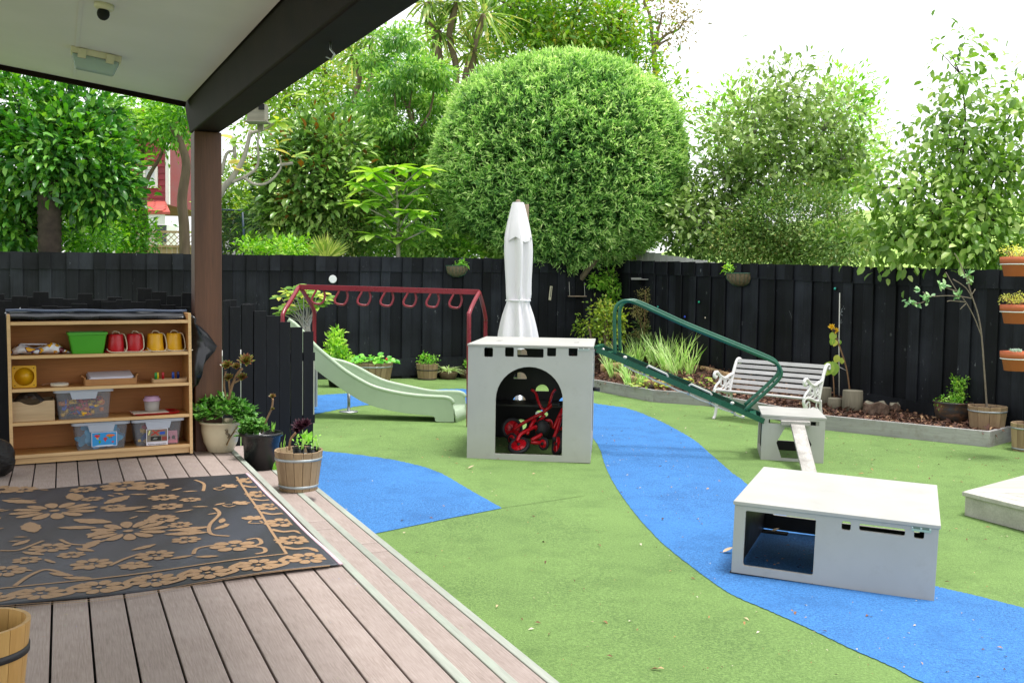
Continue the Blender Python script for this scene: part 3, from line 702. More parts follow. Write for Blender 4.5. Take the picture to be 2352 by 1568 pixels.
for X in (YZL(T, 0, .012), YZR(lw - T, 0, .012)):
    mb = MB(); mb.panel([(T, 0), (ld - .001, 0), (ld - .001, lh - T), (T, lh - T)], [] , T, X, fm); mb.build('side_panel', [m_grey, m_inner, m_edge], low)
mb = MB(); mb.box((lw / 2, (ld + T) / 2, lh - T / 2 + .013), (lw + .016, ld + T + .016, T)); mb.build('top_panel', m_grey, low, .003)
for i, (x, y) in enumerate(((.09, .04), (lw - .1, .04), (.09, ld - .05), (lw - .1, ld - .05))):
    mb = MB(); mb.box((x, y, .004), (.2, .06, .014)); mb.build('foot', m_scuff, low)
for sx_ in (.06, lw / 2, lw - .06):
    for sy_ in (.05, ld - .04): mb = MB(); mb.ball((sx_, sy_, lh + .013), (.006, .006, .002), 8, 4); mb.build('screw', m_galv, low)
a, b = lc(1428, 648); mb = MB(); mb.box((a, -.003, b), (.1, .004, .03)); pl = mb.build('maker_plate', m_plate2, low)
for i in range(3): mb = MB(); mb.ball((a - .045 + .045 * i, -.006, b + .003), (.005, .003, .003), 8, 4); mb.build('rivet', m_white, pl)
for i in range(6):
    mb = MB(); mb.box((a - .026 + (i % 2) * .045, -.0055, b + .011 - (i // 2) * .0055), (.04, .001, .0026)); mb.build('engraved_line', m_dark, pl)
# --- small cube box
q = [G(1747, 1055), G(1891, 1064)]
sw = (q[1] - q[0]).length; sa = math.atan2(q[1].y - q[0].y, q[1].x - q[0].x); shh, sd = .455, .72
sb = empty('play_box', q[0], label='small grey play cube with hexagonal opening joining the green ramp and the plank', cat='play box')
sb.rotation_euler = (0, .02, sa)
hexo = [(.12 * sw + .1, .0 + .03), (.2 * sw, .2), (.42 * sw, shh - .105), (.72 * sw, shh - .105), (.86 * sw, .2), (.78 * sw, .03)]
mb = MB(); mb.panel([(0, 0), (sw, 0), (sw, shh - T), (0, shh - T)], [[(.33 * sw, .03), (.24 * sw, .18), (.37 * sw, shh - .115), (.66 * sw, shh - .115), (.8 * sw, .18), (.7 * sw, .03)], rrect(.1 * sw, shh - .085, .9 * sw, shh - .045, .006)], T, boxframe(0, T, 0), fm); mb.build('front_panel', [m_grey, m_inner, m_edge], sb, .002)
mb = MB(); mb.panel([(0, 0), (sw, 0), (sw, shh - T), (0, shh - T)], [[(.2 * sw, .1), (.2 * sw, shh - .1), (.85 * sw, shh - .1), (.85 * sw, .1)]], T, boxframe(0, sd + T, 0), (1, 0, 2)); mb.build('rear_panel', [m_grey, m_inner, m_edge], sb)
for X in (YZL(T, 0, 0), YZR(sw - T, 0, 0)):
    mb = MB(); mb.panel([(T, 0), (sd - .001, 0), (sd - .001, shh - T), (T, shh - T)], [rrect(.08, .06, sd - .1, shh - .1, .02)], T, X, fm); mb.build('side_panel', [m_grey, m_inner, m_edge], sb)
mb = MB(); mb.box((sw / 2, (sd + T) / 2, shh - T / 2 + .001), (sw + .02, sd + T + .014, T)); mb.build('top_panel', m_grey, sb, .003)
# --- bleached plank from the slot of the small cube down to the turf
sbm = Matrix.Translation(q[0]) @ Matrix.Rotation(sa, 4, 'Z')
pk = empty('plank', sbm @ Vector((.5 * sw, -.6, 0)), label='bleached timber plank sloping from the small grey cube to the turf', cat='plank')
a = sbm @ Vector((.56 * sw, -.045, shh - .075)); b = sbm @ Vector((.66 * sw, -.76, .03)); pl_ = Vector(pk.location)
b.z = gz(b.x) + .02
mb = MB(); mb.beam(a - pl_, b - pl_, .132, .032); mb.build('board', m_weath, pk, .005)
ax = (sbm.to_3x3() @ Vector((1, 0, 0))).normalized()
mb = MB(); c = a + Vector((0, .0, .004)); mb.beam(c - ax * .155 - pl_, c + ax * .125 - pl_, .075, .044); mb.build('end_batten', m_weath, pk, .005)
# --- green ladder ramp with two hand rails
Z7 = lambda x, y: ((2350 + x / 3.135) / 1.7415, (1100 + y / 3.135) / 1.7415)
Z8 = lambda x, y: ((2700 + x / 3.135) / 1.7415, (1400 + y / 3.135) / 1.7415)
rmp = empty('climbing_ramp', G(1560, 1000), label='dark green steel ladder ramp with twin curved handrails and white ropes', cat='ramp'); ro = Vector(rmp.location)
NL, NRt = Yp(1370, 803, 10.0), Yp(1755, 967, 9.9)           # near rail centre line ends
far = Vector((.1, .46, .0))
def plane_pt(px, py): return Vp(px, py, NL, NRt)
for k, nm in ((0, 'side_rail'), (1, 'side_rail')):
    mb = MB(); o = far * k; d = (NRt - NL).normalized(); upv = Vector((0, 0, 1))
    mb.beam(NL + o - ro, NRt + o - ro, .012, .052)
    for s_ in (-1, 1):
        mb.beam(NL + o + upv * (.022 * s_) + Vector((0, .018 if k == 0 else -.018, 0)) - ro, NRt + o + upv * (.022 * s_) + Vector((0, .018 if k == 0 else -.018, 0)) - ro, .04, .008)
    mb.build(nm, m_greenp, rmp)
for i in range(8):
    t = (i + .5) / 8; p = NL.lerp(NRt, t); mb = MB()
    if i in (0, 7): mb.beam(p - ro, p + far - ro, .06, .02); mb.build('cross_bar', m_greenp, rmp)
mb = MB(); mb.beam(NL - ro + Vector((.0, 0, .02)), NL + far - ro + Vector((0, 0, .02)), .05, .03); mb.build('cross_bar', m_greenp, rmp)
hp = [Z7(345, 985), Z7(340, 760), Z7(338, 520), Z7(355, 410), Z7(410, 345), Z7(500, 322), Z7(620, 355), Z7(900, 480), Z7(1254, 640), Z8(520, 60 - 238), Z8(900, 2), Z8(1180, 118), Z8(1280, 175), Z8(1325, 250), Z8(1325, 320), Z8(1270, 400), Z8(1100, 560), Z8(880, 752)]
hp = [p for i, p in enumerate(hp) if i != 9]
for k in (0, 1):
    pts = bez([plane_pt(*p) + far * k for p in hp], 5); mb = MB(); mb.tube([p - ro for p in pts], .019, 10); mb.build('handrail', m_greenp, rmp)
kn = [Z7(470, 1130), Z7(710, 1245), Z7(985, 1370), Z8(175, 545), Z8(445, 660), Z8(730, 780), Z8(880, 845)]
for i in range(6):
    a, b = plane_pt(*kn[i]), plane_pt(*kn[i + 1]); pts = bez([a, a.lerp(b, .5) - Vector((0, 0, .012)), b], 5)
    mb = MB(); mb.tube([p - ro + Vector((0, .02, 0)) for p in pts], .0085, 7); mb.build('rope', m_rope, rmp)
    mb = MB(); mb.ball(a - ro + Vector((0, .02, 0)), .016, 8, 6); mb.build('rope_knot', m_galv, rmp)
for A, B, C_, D_ in ((Z7(735, 1160), Z7(760, 1130), Z7(985, 1235), Z7(1005, 1275)), (Z8(165, 445), Z8(195, 420), Z8(430, 525), Z8(455, 560))):
    pts = [Vp(*p, NL + far, NRt + far) for p in (A, B, C_, D_)]; mb = MB(); mb.tube([p - ro - Vector((0, .03, 0)) for p in pts], .013, 8); mb.build('rope_loop', m_rope, rmp)
for p in (Z7(470, 1030), Z8(718, 662), Z8(850, 835), Z7(190, 930)):
    mb = MB(); mb.ball(Vp(*p, NL + far * .7, NRt + far * .7) - ro, (.022, .02, .016), 8, 6); mb.build('rope_end', m_rope, rmp)

# --- monkey bars on a hidden tower, slide
T_Y = 11.6; mbar = empty('monkey_bars', (-2.6, 12.1, 0), label='dark red overhead monkey bar frame with seven hanging hand loops', cat='monkey bars'); mo = Vector(mbar.location)
A0 = Yp(687, 659, 12.2); A1 = Yp(1101, 671, 12.2)
mb = MB(); mb.beam(A0 - mo, A1 - mo, .055, .064); mb.build('top_bar', m_redp, mbar, .004)
def leg(pts): 
    m_ = MB(); m_.tube([p - mo for p in bez(pts, 6)], .0255, 10); return m_.build('leg', m_redp, mbar)
leg([A0 + Vector((.0, -.02, 0)), Yp(668, 690, 11.85), Yp(652, 716, 11.65), Yp(649, 740, 11.6), Vector((Yp(649, 800, 11.6).x, 11.6, .7))])
leg([A0 + Vector((.02, .02, -.02)), Yp(710, 692, 12.5), Yp(721, 714, 12.65), Yp(722, 740, 12.7), Yp(722, 816, 12.7)])
leg([A1 + Vector((0, -.02, 0)), Yp(1088, 695, 11.85), Yp(1078, 720, 11.65), Yp(1077, 745, 11.6), Vector((Yp(1077, 900, 11.6).x, 11.6, gz(-.5) - .02))])
leg([A1 + Vector((0, .02, -.01)), Yp(1109, 700, 12.5), Yp(1115, 730, 12.65), Yp(1115, 760, 12.7), Vector((Yp(1115, 900, 12.7).x, 12.7, gz(-.4) - .02))])
for i in range(7):
    px = 733 + i * (1048 - 733) / 6; p = Yp(px, 664 + i * 1.6, 12.2); p.z = A0.lerp(A1, (p.x - A0.x) / (A1.x - A0.x)).z - .02; mb = MB()
    s_ = .115; lp_ = [(-.02, 0, .02), (-.045, -.02, -.03), (-.085, -.04, -.1), (-.065, -.05, -.14), (.02, -.02, -.15), (.055, .0, -.12), (.07, .02, -.06), (.04, .03, .02)]
    mb.tube([Vector((v.x, v.y, v.z * 1.25)) * .95 + p - mo for v in bez(lp_, 4)], .0145, 8); mb.build('hand_loop', m_redp, mbar)
tw = empty('slide_tower', (-2.9, 12.0, 0), label='grey panelled slide tower platform mostly hidden behind the black pickets', cat='play tower'); to = Vector(tw.location)
E0 = Yp(721, 900, 11.42)
mb = MB(); mb.box((E0.x - .66 - to.x, 11.44 - to.y, .405), (1.32, .03, .81)); mb.build('front_panel', m_grey, tw, .003)
mb = MB(); mb.box((E0.x - .9 - to.x, 12.15 - to.y, .77), (1.0, 1.3, .04)); mb.build('platform', m_grey, tw)
for xx in (-1.35, -.75):
    for yy in (11.6, 12.7):
        mb = MB(); mb.tube([(E0.x + xx - to.x, yy - to.y, 0), (E0.x + xx - to.x, yy - to.y, .76)], .035, 8); mb.build('post', m_grey, tw)
mb = MB(); mb.box((Yp(722, 820, 12.7).x - to.x, 12.7 - to.y, .42), (.07, .07, .68)); mb.build('post', m_grey, tw)
sl = empty('slide', (-1.6, 12.1, 0), label='pale green plastic slide with curved side walls running off the tower', cat='slide'); so = Vector(sl.location)
R4 = lambda x, y: ((1000 + x / 1.96) / 1.7415, (1000 + y / 1.96) / 1.7415)
SY0, SY1, SKX = 11.9, 12.36, .1
tp = [(300, 545), (350, 580), (430, 660), (515, 755), (625, 850), (750, 950), (900, 1040), (1000, 1082), (1140, 1116), (1300, 1140), (1440, 1150), (1530, 1155), (1572, 1170), (1592, 1205), (1600, 1345)]
bt = [(300, 740), (350, 790), (430, 860), (515, 935), (640, 1030), (770, 1120), (900, 1195), (1050, 1245), (1250, 1280), (1420, 1296), (1450, 1315), (1465, 1342), (1600, 1345)]
tpw = [Yp(*R4(*p), SY0) for p in tp]; btw = [Yp(*R4(*p), SY0) for p in bt]
tpc, btc = bez(tpw, 4), bez(btw, 4)
out = [(p.x - so.x, p.z) for p in btc] + [(p.x - so.x, p.z) for p in tpc[::-1][1:]]
ftp = [Yp(*q_, SY1) for q_ in ((640, 745), (690, 770), (725, 801), (757, 823), (790, 832), (820, 844), (876, 873), (940, 889), (993, 899), (1040, 900), (1058, 902), (1068, 912), (1072, 955))]
fbt = [p + Vector((SKX, SY1 - SY0, 0)) for p in btw[:-1]] + [ftp[-1]]
tp2, bt2 = bez(ftp, 4), bez(fbt, 4); out2 = [(p.x - so.x - SKX, p.z) for p in bt2] + [(p.x - so.x - SKX, p.z) for p in tp2[::-1][1:]]
for k, yy, out, tpc_ in ((0, SY0, out, tpc), (1, SY1, out2, [p - Vector((SKX, 0, 0)) for p in tp2])):
    mb = MB(); mb.panel(out, [], .035, Matrix(((1, 0, 0, SKX * k), (0, 0, -1, yy + .0175 - so.y), (0, 1, 0, 0), (0, 0, 0, 1)))); wl = mb.build('side_wall', m_slide, sl, .01)
    mb = MB(); mb.tube([(p.x - so.x + SKX * k, yy - so.y, p.z) for p in tpc_[:-4]], .026, 10); mb.build('rolled_edge', m_slide, wl)
bedp = []
def z_at(c, x):
    for a, b in zip(c, c[1:]):
        if min(a.x, b.x) <= x <= max(a.x, b.x): return a.z + (b.z - a.z) * ((x - a.x) / (b.x - a.x) if abs(b.x - a.x) > 1e-6 else 0)
    return c[-1].z
xs_ = [tpw[0].x + (tpw[-3].x + .05 - tpw[0].x) * i / 30 for i in range(31)]
mb = MB(); vs = []
for x in xs_:
    zt, zb = z_at(tpc, x), z_at(btc, min(x, btw[-4].x)); zz = zb + .04 + .03 * 0
    zz = max(zz, .0 + .1) if x > btw[-5].x else zz
    for yy, sx, lift in ((SY0 + .017, 0, .05), (SY0 + .07, .012, .0), (SY1 - .07, .085, .0), (SY1 - .017, .1, .05)): vs.append((x - so.x + sx, yy - so.y, zz + lift))
x = xs_[-1] + .03
for yy, sx in ((SY0 + .017, 0), (SY0 + .07, .012), (SY1 - .07, .085), (SY1 - .017, .1)): vs.append((x - so.x + sx, yy - so.y, gz(x) + .0))
mb.add(vs, [(i * 4 + j, i * 4 + j + 1, i * 4 + 5 + j, i * 4 + 4 + j) for i in range(31) for j in range(3)], 0, True); bo = mb.build('chute', m_slide, sl)
md = bo.modifiers.new('thick', 'SOLIDIFY'); md.thickness = .02
lp = G(801, 946); mb = MB(); mb.tube([(lp.x - so.x, lp.y - so.y, gz(lp.x)), (lp.x - so.x, lp.y - so.y, .3)], .02, 10); mb.build('support_leg', m_galv, sl)
mb = MB(); mb.lathe([(0, 0), (.12, 0), (.12, .008), (.03, .014), (0, .014)], 20, (lp.x - so.x, lp.y - so.y, gz(lp.x) + .003)); mb.build('foot_plate', m_galv, sl)

# --- tricycles stored in the castle
def wheel(root, c, ax, r, tw_):
    a, s_, u = frame(ax); Mx = Matrix(((s_.x, u.x, a.x, c.x), (s_.y, u.y, a.y, c.y), (s_.z, u.z, a.z, c.z), (0, 0, 0, 1)))
    Mx = Matrix.Translation(-Vector(root.location)) @ Mx
    m_ = MB(); m_.tube([Mx @ Vector(((r - tw_) * math.cos(2 * PI * i / 24), (r - tw_) * math.sin(2 * PI * i / 24), 0)) for i in range(24)], tw_, 8, closed=True); ty = m_.build('wheel', m_rubber, root)
    m_ = MB(); m_.lathe([(.0, -.012), (r - tw_ * 1.6, -.012), (r - tw_ * 1.3, 0), (r - tw_ * 1.6, .012), (0, .012)], 24, M=Mx); m_.build('rim', m_redtoy, ty)
    for k in range(6):
        t = 2 * PI * k / 6; m_ = MB(); m_.beam(Mx @ Vector((0, 0, .014)), Mx @ Vector(((r - tw_ * 1.8) * math.cos(t), (r - tw_ * 1.8) * math.sin(t), .014)), .012, .006); m_.build('spoke', m_redtoy, ty)
    for sg in (-1, 1): m_ = MB(); m_.lathe([(0, .0), (.016, 0), (.016, .028), (0, .03)], 10, M=Mx @ Matrix.Rotation(0 if sg > 0 else PI, 4, 'X')); m_.build('hub', m_rubber, ty)
def tt(root, name, pts, r, mat=None):
    m_ = MB(); m_.tube([Vector(p) - Vector(root.location) for p in bez(pts, 4)], r * 1.25, 9); return m_.build(name, mat or m_redtoy, root)
V5 = lambda x, y, d: Yp(*z5(x, y), d)
t1 = empty('tricycle', G(*z5(700, 1200)), label='red tricycle with tall forked handlebars leaning inside the grey playhouse', cat='tricycle')
wheel(t1, V5(668, 1040, 10.15), Vector((.25, -1, .15)), .115, .02)
tt(t1, 'fork', [V5(672, 1050, 10.0), V5(800, 970, 9.98), V5(940, 900, 9.95)], .014)
tt(t1, 'stem', [V5(940, 900, 9.95), V5(985, 860, 9.95), V5(1030, 820, 9.93)], .014)
tt(t1, 'handlebar', [V5(840, 688, 10.05), V5(880, 720, 10.05), V5(905, 800, 10.0), V5(940, 862, 9.98), V5(985, 855, 9.98), V5(1010, 790, 9.95), V5(1030, 720, 9.95), V5(1058, 685, 9.95)], .011)
tt(t1, 'grip', [V5(1030, 820, 9.93), V5(1085, 822, 9.9)], .017, m_rubber)
tt(t1, 'frame_tube', [V5(960, 915, 9.98), V5(900, 1000, 10.0), V5(905, 1080, 10.05)], .016)
tt(t1, 'frame_tube', [V5(970, 965, 10.0), V5(1010, 970, 10.05), V5(1025, 1020, 10.1)], .014)
wheel(t1, V5(668, 1130, 9.95), Vector((-.7, -1, .1)), .062, .014)
wheel(t1, Vector((V5(905, 1080, 10.05).x, 10.2, V5(905, 1080, 10.05).z - .08)), Vector((.6, -1, 0)), .06, .013)
t2 = empty('tricycle', G(*z5(850, 1240)), label='red tricycle lying on its side with front wheel tipped towards the doorway', cat='tricycle')
wheel(t2, V5(730, 1190, 9.72), Vector((-.25, -.62, .85)), .112, .021)
wheel(t2, V5(950, 1172, 9.8), Vector((-.8, -1, .05)), .066, .015)
tt(t2, 'fork', [V5(712, 1150, 9.74), V5(740, 1095, 9.76), V5(800, 1055, 9.8), V5(885, 1018, 9.85)], .015)
tt(t2, 'frame_tube', [V5(800, 1090, 9.8), V5(850, 990, 9.85), V5(880, 960, 9.88)], .014)
tt(t2, 'frame_tube', [V5(840, 1140, 9.78), V5(890, 1115, 9.8), V5(935, 1090, 9.82)], .015)
tt(t2, 'axle', [V5(835, 1158, 9.8), V5(880, 1163, 9.8), V5(940, 1165, 9.82)], .016)
tt(t2, 'handlebar', [V5(880, 1020, 9.86), V5(900, 1090, 9.95), V5(905, 1130, 10.0)], .014)
mb = MB(); mb.ball(V5(940, 1035, 9.9) - Vector(t2.location), (.075, .05, .085), 12, 8); mb.build('seat', m_rubber, t2)
wheel(t2, V5(745, 1235, 9.95), Vector((-.5, -1, .1)), .05, .012)
t3 = empty('tricycle', G(*z5(1080, 1260)), label='red tricycle with thick black tyre half hidden at the right of the doorway', cat='tricycle')
wheel(t3, V5(1080, 1180, 9.75), Vector((-1, -.35, .25)), .12, .024)
tt(t3, 'fork', [V5(1105, 930, 9.85), V5(1075, 1040, 9.82), V5(1045, 1120, 9.8)], .016)
tt(t3, 'frame_tube', [V5(1040, 1040, 9.9), V5(1090, 930, 9.92), V5(1125, 860, 9.95)], .015)
tt(t3, 'handlebar', [V5(1060, 1050, 9.85), V5(1110, 1040, 9.85), V5(1150, 1000, 9.9)], .013)
mb = MB(); mb.lathe([(0, -.02), (.024, -.02), (.024, .02), (0, .02)], 10, V5(1048, 1130, 9.79) - Vector(t3.location)); mb.build('pedal', m_rubber, t3)
wheel(t3, Vector((.66, 9.95, .05)), Vector((-1, -.4, 0)), .06, .014)

# --- folded parasol
UY = 12.6; ub = Yp(1192, 900, UY); ub.z = gz(ub.x)
um = empty('parasol', ub, label='closed white canvas garden parasol standing behind the grey playhouse', cat='parasol'); uo = Vector(um.location)
def prof_canvas():
    lv = [(465, 12), (472, 15), (500, 20), (530, 25), (545, 27), (575, 28), (620, 26), (665, 24), (686, 25), (692, 24.5), (720, 30), (765, 38), (800, 42)]
    n = 40; vs = []; rs = []
    for i, (py, hw) in enumerate(lv):
        c = Yp(1190 - (2 if py > 690 else 0), py, UY); r0 = hw * UY / FPX
        for k in range(n):
            t = 2 * PI * k / n; f = 1 + (.03 + .3 * min(1, i / 5)) * math.sin(7 * t + .3 * math.sin(i) + 1.3 * math.sin(2 * t + .2 * i)) * (1 if i > 0 else 0)
            if 688 <= py <= 696: f = 1 + .06 * math.sin(8 * t)
            vs.append((c.x - uo.x + r0 * f * math.cos(t), r0 * .9 * f * math.sin(t), c.z - uo.z))
    m = len(lv); fs = [(i * n + k, i * n + (k + 1) % n, (i + 1) * n + (k + 1) % n, (i + 1) * n + k) for i in range(m - 1) for k in range(n)]
    return vs, fs
vs, fs = prof_canvas(); mb = MB(); mb.add(vs, fs, 0, True); o = mb.build('canopy', m_canvas, um); md = o.modifiers.new('sub', 'SUBSURF'); md.levels = md.render_levels = 1
# overlapping top valance with a pointed hem
lv = [(466, 12), (485, 17), (510, 23), (530, 27)]; n = 32; vs = []
for i, (py, hw) in enumerate(lv + [(545, 29)]):
    for k in range(n):
        t = 2 * PI * k / n; q_ = py + (12 * abs(math.sin(2 * t + .4)) ** 1.5 * (i / 4) if i else 0); c = Yp(1190, q_, UY); r0 = (hw + 1.5) * UY / FPX * (1 + .07 * math.sin(8 * t + .5) * i / 4)
        vs.append((c.x - uo.x + r0 * math.cos(t), r0 * .92 * math.sin(t), c.z - uo.z))
mb = MB(); mb.add(vs, [(i * n + k, i * n + (k + 1) % n, (i + 1) * n + (k + 1) % n, (i + 1) * n + k) for i in range(4) for k in range(n)], 0, True); mb.build('top_vent', m_canvas, um)
mb = MB(); c = Yp(1190, 690, UY) - uo; mb.tube([(c.x + .15 * math.cos(2 * PI * i / 20), .135 * math.sin(2 * PI * i / 20), c.z) for i in range(20)], .012, 6, closed=True); mb.build('tie_strap', m_canvas, um)
m_postw = plain('sun_bleached_post', '#a08c78', .8, .15, 6)
c = Yp(1190, 465, UY) - uo; mb = MB(); mb.tube([(0, 0, 0), (c.x * .0, 0, c.z + .0)], .024, 10); mb.build('pole', m_postw, um)
mb = MB(); mb.lathe([(0, 0), (.03, 0), (.025, .03), (0, .035)], 10, (c.x, 0, c.z)); mb.build('finial', m_postw, um)
mb = MB(); mb.lathe([(0, 0), (.28, 0), (.28, .05), (.06, .07), (.05, .3), (0, .3)], 24); mb.build('base', m_galv, um)
pp = Yp(1206, 470, 13.0); mb = MB(); mb.box((pp.x, 13.0, pp.z / 2), (.1, .1, pp.z)); tag(mb.build('timber_post', m_postw, None, .004), 'weathered square timber post just behind the closed parasol', 'post')

# ================================================================== garden bed and bench
m_edgew = wood('grey_sleeper', '#8b8a88', '#b4b2b0', .85, 0, 5, .08, .4, '#7d756c', 7)
m_mulch = NT('bark_mulch'); 
v = m_mulch.wpos(); cc = m_mulch.mix(m_mulch.ramp(m_mulch.noise(60, v, 3), (.35, BW(0)), (.65, BW(1))), lin('#33231c'), lin('#6e5143')); m_mulch.bump(m_mulch.noise(45, v, 3), 1, .03); m_mulch.fin(cc, .95); m_mulch = m_mulch.m
t = NT('bark_chip'); at = t.t.nodes.new('ShaderNodeAttribute'); at.attribute_name = 'rnd'
t.fin(t.ramp(at.outputs['Fac'], (0, lin('#3a2620')), (.5, lin('#6b4a3b')), (.85, lin('#8a6650')), (1, lin('#b18f6c'))), .9); m_chip = t.m
eb = [G(1330, 892), G(1371, 898), G(1499, 923), G(1634, 933), G(1894, 987), G(2273, 1027), G(2324, 1013)]
bed = empty('garden_edging', eb[3], label='weathered grey timber sleeper edging around the raised garden bed', cat='edging'); be = Vector(bed.location)
EH = .19
for a, b in zip(eb, eb[1:]):
    mb = MB(); L_ = (b - a).length; ang = math.atan2(b.y - a.y, b.x - a.x); tl = math.atan2(b.z - a.z, L_)
    mb.box((L_ / 2, .025, EH / 2 - .01), (L_ - .004, .05, EH)); mb.build('sleeper', m_edgew, bed, .004, Matrix.Translation(a - be) @ Matrix.Rotation(ang, 4, 'Z') @ Matrix.Rotation(-tl, 4, 'Y'))
inner = [p + Vector((.0, .06, 0)) for p in eb]
mp = inner + [FC + DR * 8.2, FC + DR * 4, FC, FC - DB * 1.2]
def fdist(x, y): return min(abs((Vector((x, y, 0)) - FC).dot(Vector((DR.y, -DR.x, 0)))), abs((Vector((x, y, 0)) - FC).dot(Vector((DB.y, -DB.x, 0)))))
def mz(x, y): return gz(x) + EH - .055 + .26 * max(0, min(1, (1.7 - fdist(x, y)) / 1.7)) * max(0, min(1, (y - 13) / 3.5))
mb = MB(); cv, ce, cf, *_ = geometry.delaunay_2d_cdt([Vector((p[0], p[1])) for p in mp] + [Vector((1 + .22 * i, 10.8 + .22 * j)) for i in range(28) for j in range(39)], [(i, (i + 1) % len(mp)) for i in range(len(mp))], [], 0, 1e-5)
mb.add([(p.x, p.y, mz(p.x, p.y)) for p in cv], [tuple(f) for f in cf if inpoly(sum(cv[i].x for i in f) / len(f), sum(cv[i].y for i in f) / len(f), mp)], 0, True)
tag(mb.build('mulch_bed', m_mulch), kind='structure')
# bark chips
P = []
while len(P) < 5200:
    x, y = rng.uniform(1, 7), rng.uniform(10.8, 19)
    if inpoly(x, y, mp): P.append((x, y, mz(x, y) + rng.uniform(0, .03)))
P = np.array(P); n = len(P)
A = nr.normal(size=(n, 3)); A[:, 2] *= .3; U = nr.normal(size=(n, 3)) * .5; U[:, 2] += 1
me = leafmesh('bark_chips', P, A, U, .05 + .07 * nr.random(n), .02 + .03 * nr.random(n), 'diamond', nr.random(n)); me.materials.append(m_chip)
o = put('bark_chips', me); tag(o, 'loose brown bark chips covering the garden bed', 'mulch', kind='stuff')
# pale log-roll edging inside the bed
m_log = wood('log_roll', '#9c7d58', '#c4a47a', .8, 2, 7, .15, .3)
lr = [Z7(190, 1215), Z7(260, 1270), Z7(430, 1320), Z7(600, 1360), Z7(760, 1400), Z7(900, 1405), Z7(1080, 1430)]
lg = empty('log_roll_edging', G(*lr[2]), label='low scalloped log roll edging round the grass clumps in the garden bed', cat='edging')
def lay_logs(pts, hh):
    pts = bez(pts, 12); d = 0; last = None
    for p in pts:
        if last is None or (p - last).length > .075:
            last = p; mb = MB(); mb.lathe([(0, 0), (.04, 0), (.04, hh - .02), (.03, hh), (0, hh + .004)], 9, p - Vector(lg.location) + Vector((0, 0, -.02))); mb.build('log', m_log, lg)
lay_logs([G(*p, EH - .02) for p in lr], .13)
lay_logs([G(1560, 850, .3), G(1625, 862, .28), G(1700, 885, .25)], .16)
lay_logs([G(1384, 850, .3), G(1420, 846, .3), G(1480, 846, .3)], .12)
# --- bench
m_iron = plain('white_cast_iron', '#dcdad8', .5, .08, 14, .1, 90, dirt=.3, dirtc='#8d8376')
m_slat = wood('silvered_bench_slat', '#9d9a99', '#cfcdcc', .8, 0, 9, .1, .3)
bl = 1.34; ba = R(-45); bp = G(1638, 962)
bn = empty('garden_bench', bp, ba, label='white cast iron garden bench with silvered wooden slats in front of the right fence', cat='bench')
bn.scale = (.96, .93, .93)
def yz(pts, x): return [(x, a, b) for a, b in pts]     # y runs back from the front feet
prof_back = [(.40, .36), (.44, .5), (.50, .66), (.56, .78), (.60, .82), (.65, .82), (.665, .785), (.645, .765)]
for x in (0.0, bl):
    end = MB(); end.tube(bez(yz([(.0, .0), (.05, .06), (.07, .2), (.03, .3), (.0, .37), (.04, .41), (.16, .40), (.3, .36), (.42, .35)], x), 4), .021, 8)
    eo = end.build('end_frame', m_iron, bn)
    for nm, pts, r_ in (('leg', [(.44, .36), (.47, .2), (.52, .08), (.58, .0)], .021), ('back_upright', prof_back, .024),
                        ('arm_rest', [(.49, .62), (.40, .60), (.27, .565), (.16, .60), (.08, .655), (.02, .655), (.0, .61), (.035, .585), (.055, .61)], .022),
                        ('arm_support', [(.0, .4), (.05, .47), (.13, .52), (.17, .585)], .018),
                        ('scroll', [(.12, .42), (.2, .43), (.26, .48), (.24, .55), (.18, .54), (.17, .48), (.22, .46)], .012),
                        ('scroll', [(.44, .42), (.36, .43), (.3, .47), (.31, .54), (.37, .55), (.4, .5), (.36, .47)], .012),
                        ('scroll', [(.28, .4), (.28, .5), (.28, .56)], .011), ('scroll', [(.1, .44), (.25, .4), (.42, .47)], .010), ('scroll', [(.46, .56), (.36, .5), (.28, .42)], .010),
                        ('scroll', [(.08, .22), (.16, .28), (.14, .36), (.08, .33), (.1, .28)], .011), ('scroll', [(.42, .22), (.34, .28), (.36, .35), (.42, .32)], .011), ('stretcher', [(.07, .18), (.25, .27), (.46, .18)], .013)):
        m_ = MB(); m_.tube(bez(yz(pts, x), 5), r_, 7); m_.build(nm, m_iron, eo)
for i in range(5):
    m_ = MB(); y = .06 + i * .085; m_.box((bl / 2, y, .405 - .008 * i), (bl - .03, .06, .022)); m_.build('seat_slat', m_slat, bn, .004)
for i in range(6):
    f = i / 5; p = Vector((0, .455 + .13 * f, .44 + .36 * f)); m_ = MB()
    m_.box((0, 0, 0), (bl - .03, .02, .052)); m_.build('back_slat', m_slat, bn, .004, Matrix.Translation((bl / 2, p.y - .02, p.z)) @ Matrix.Rotation(R(-20), 4, 'X'))
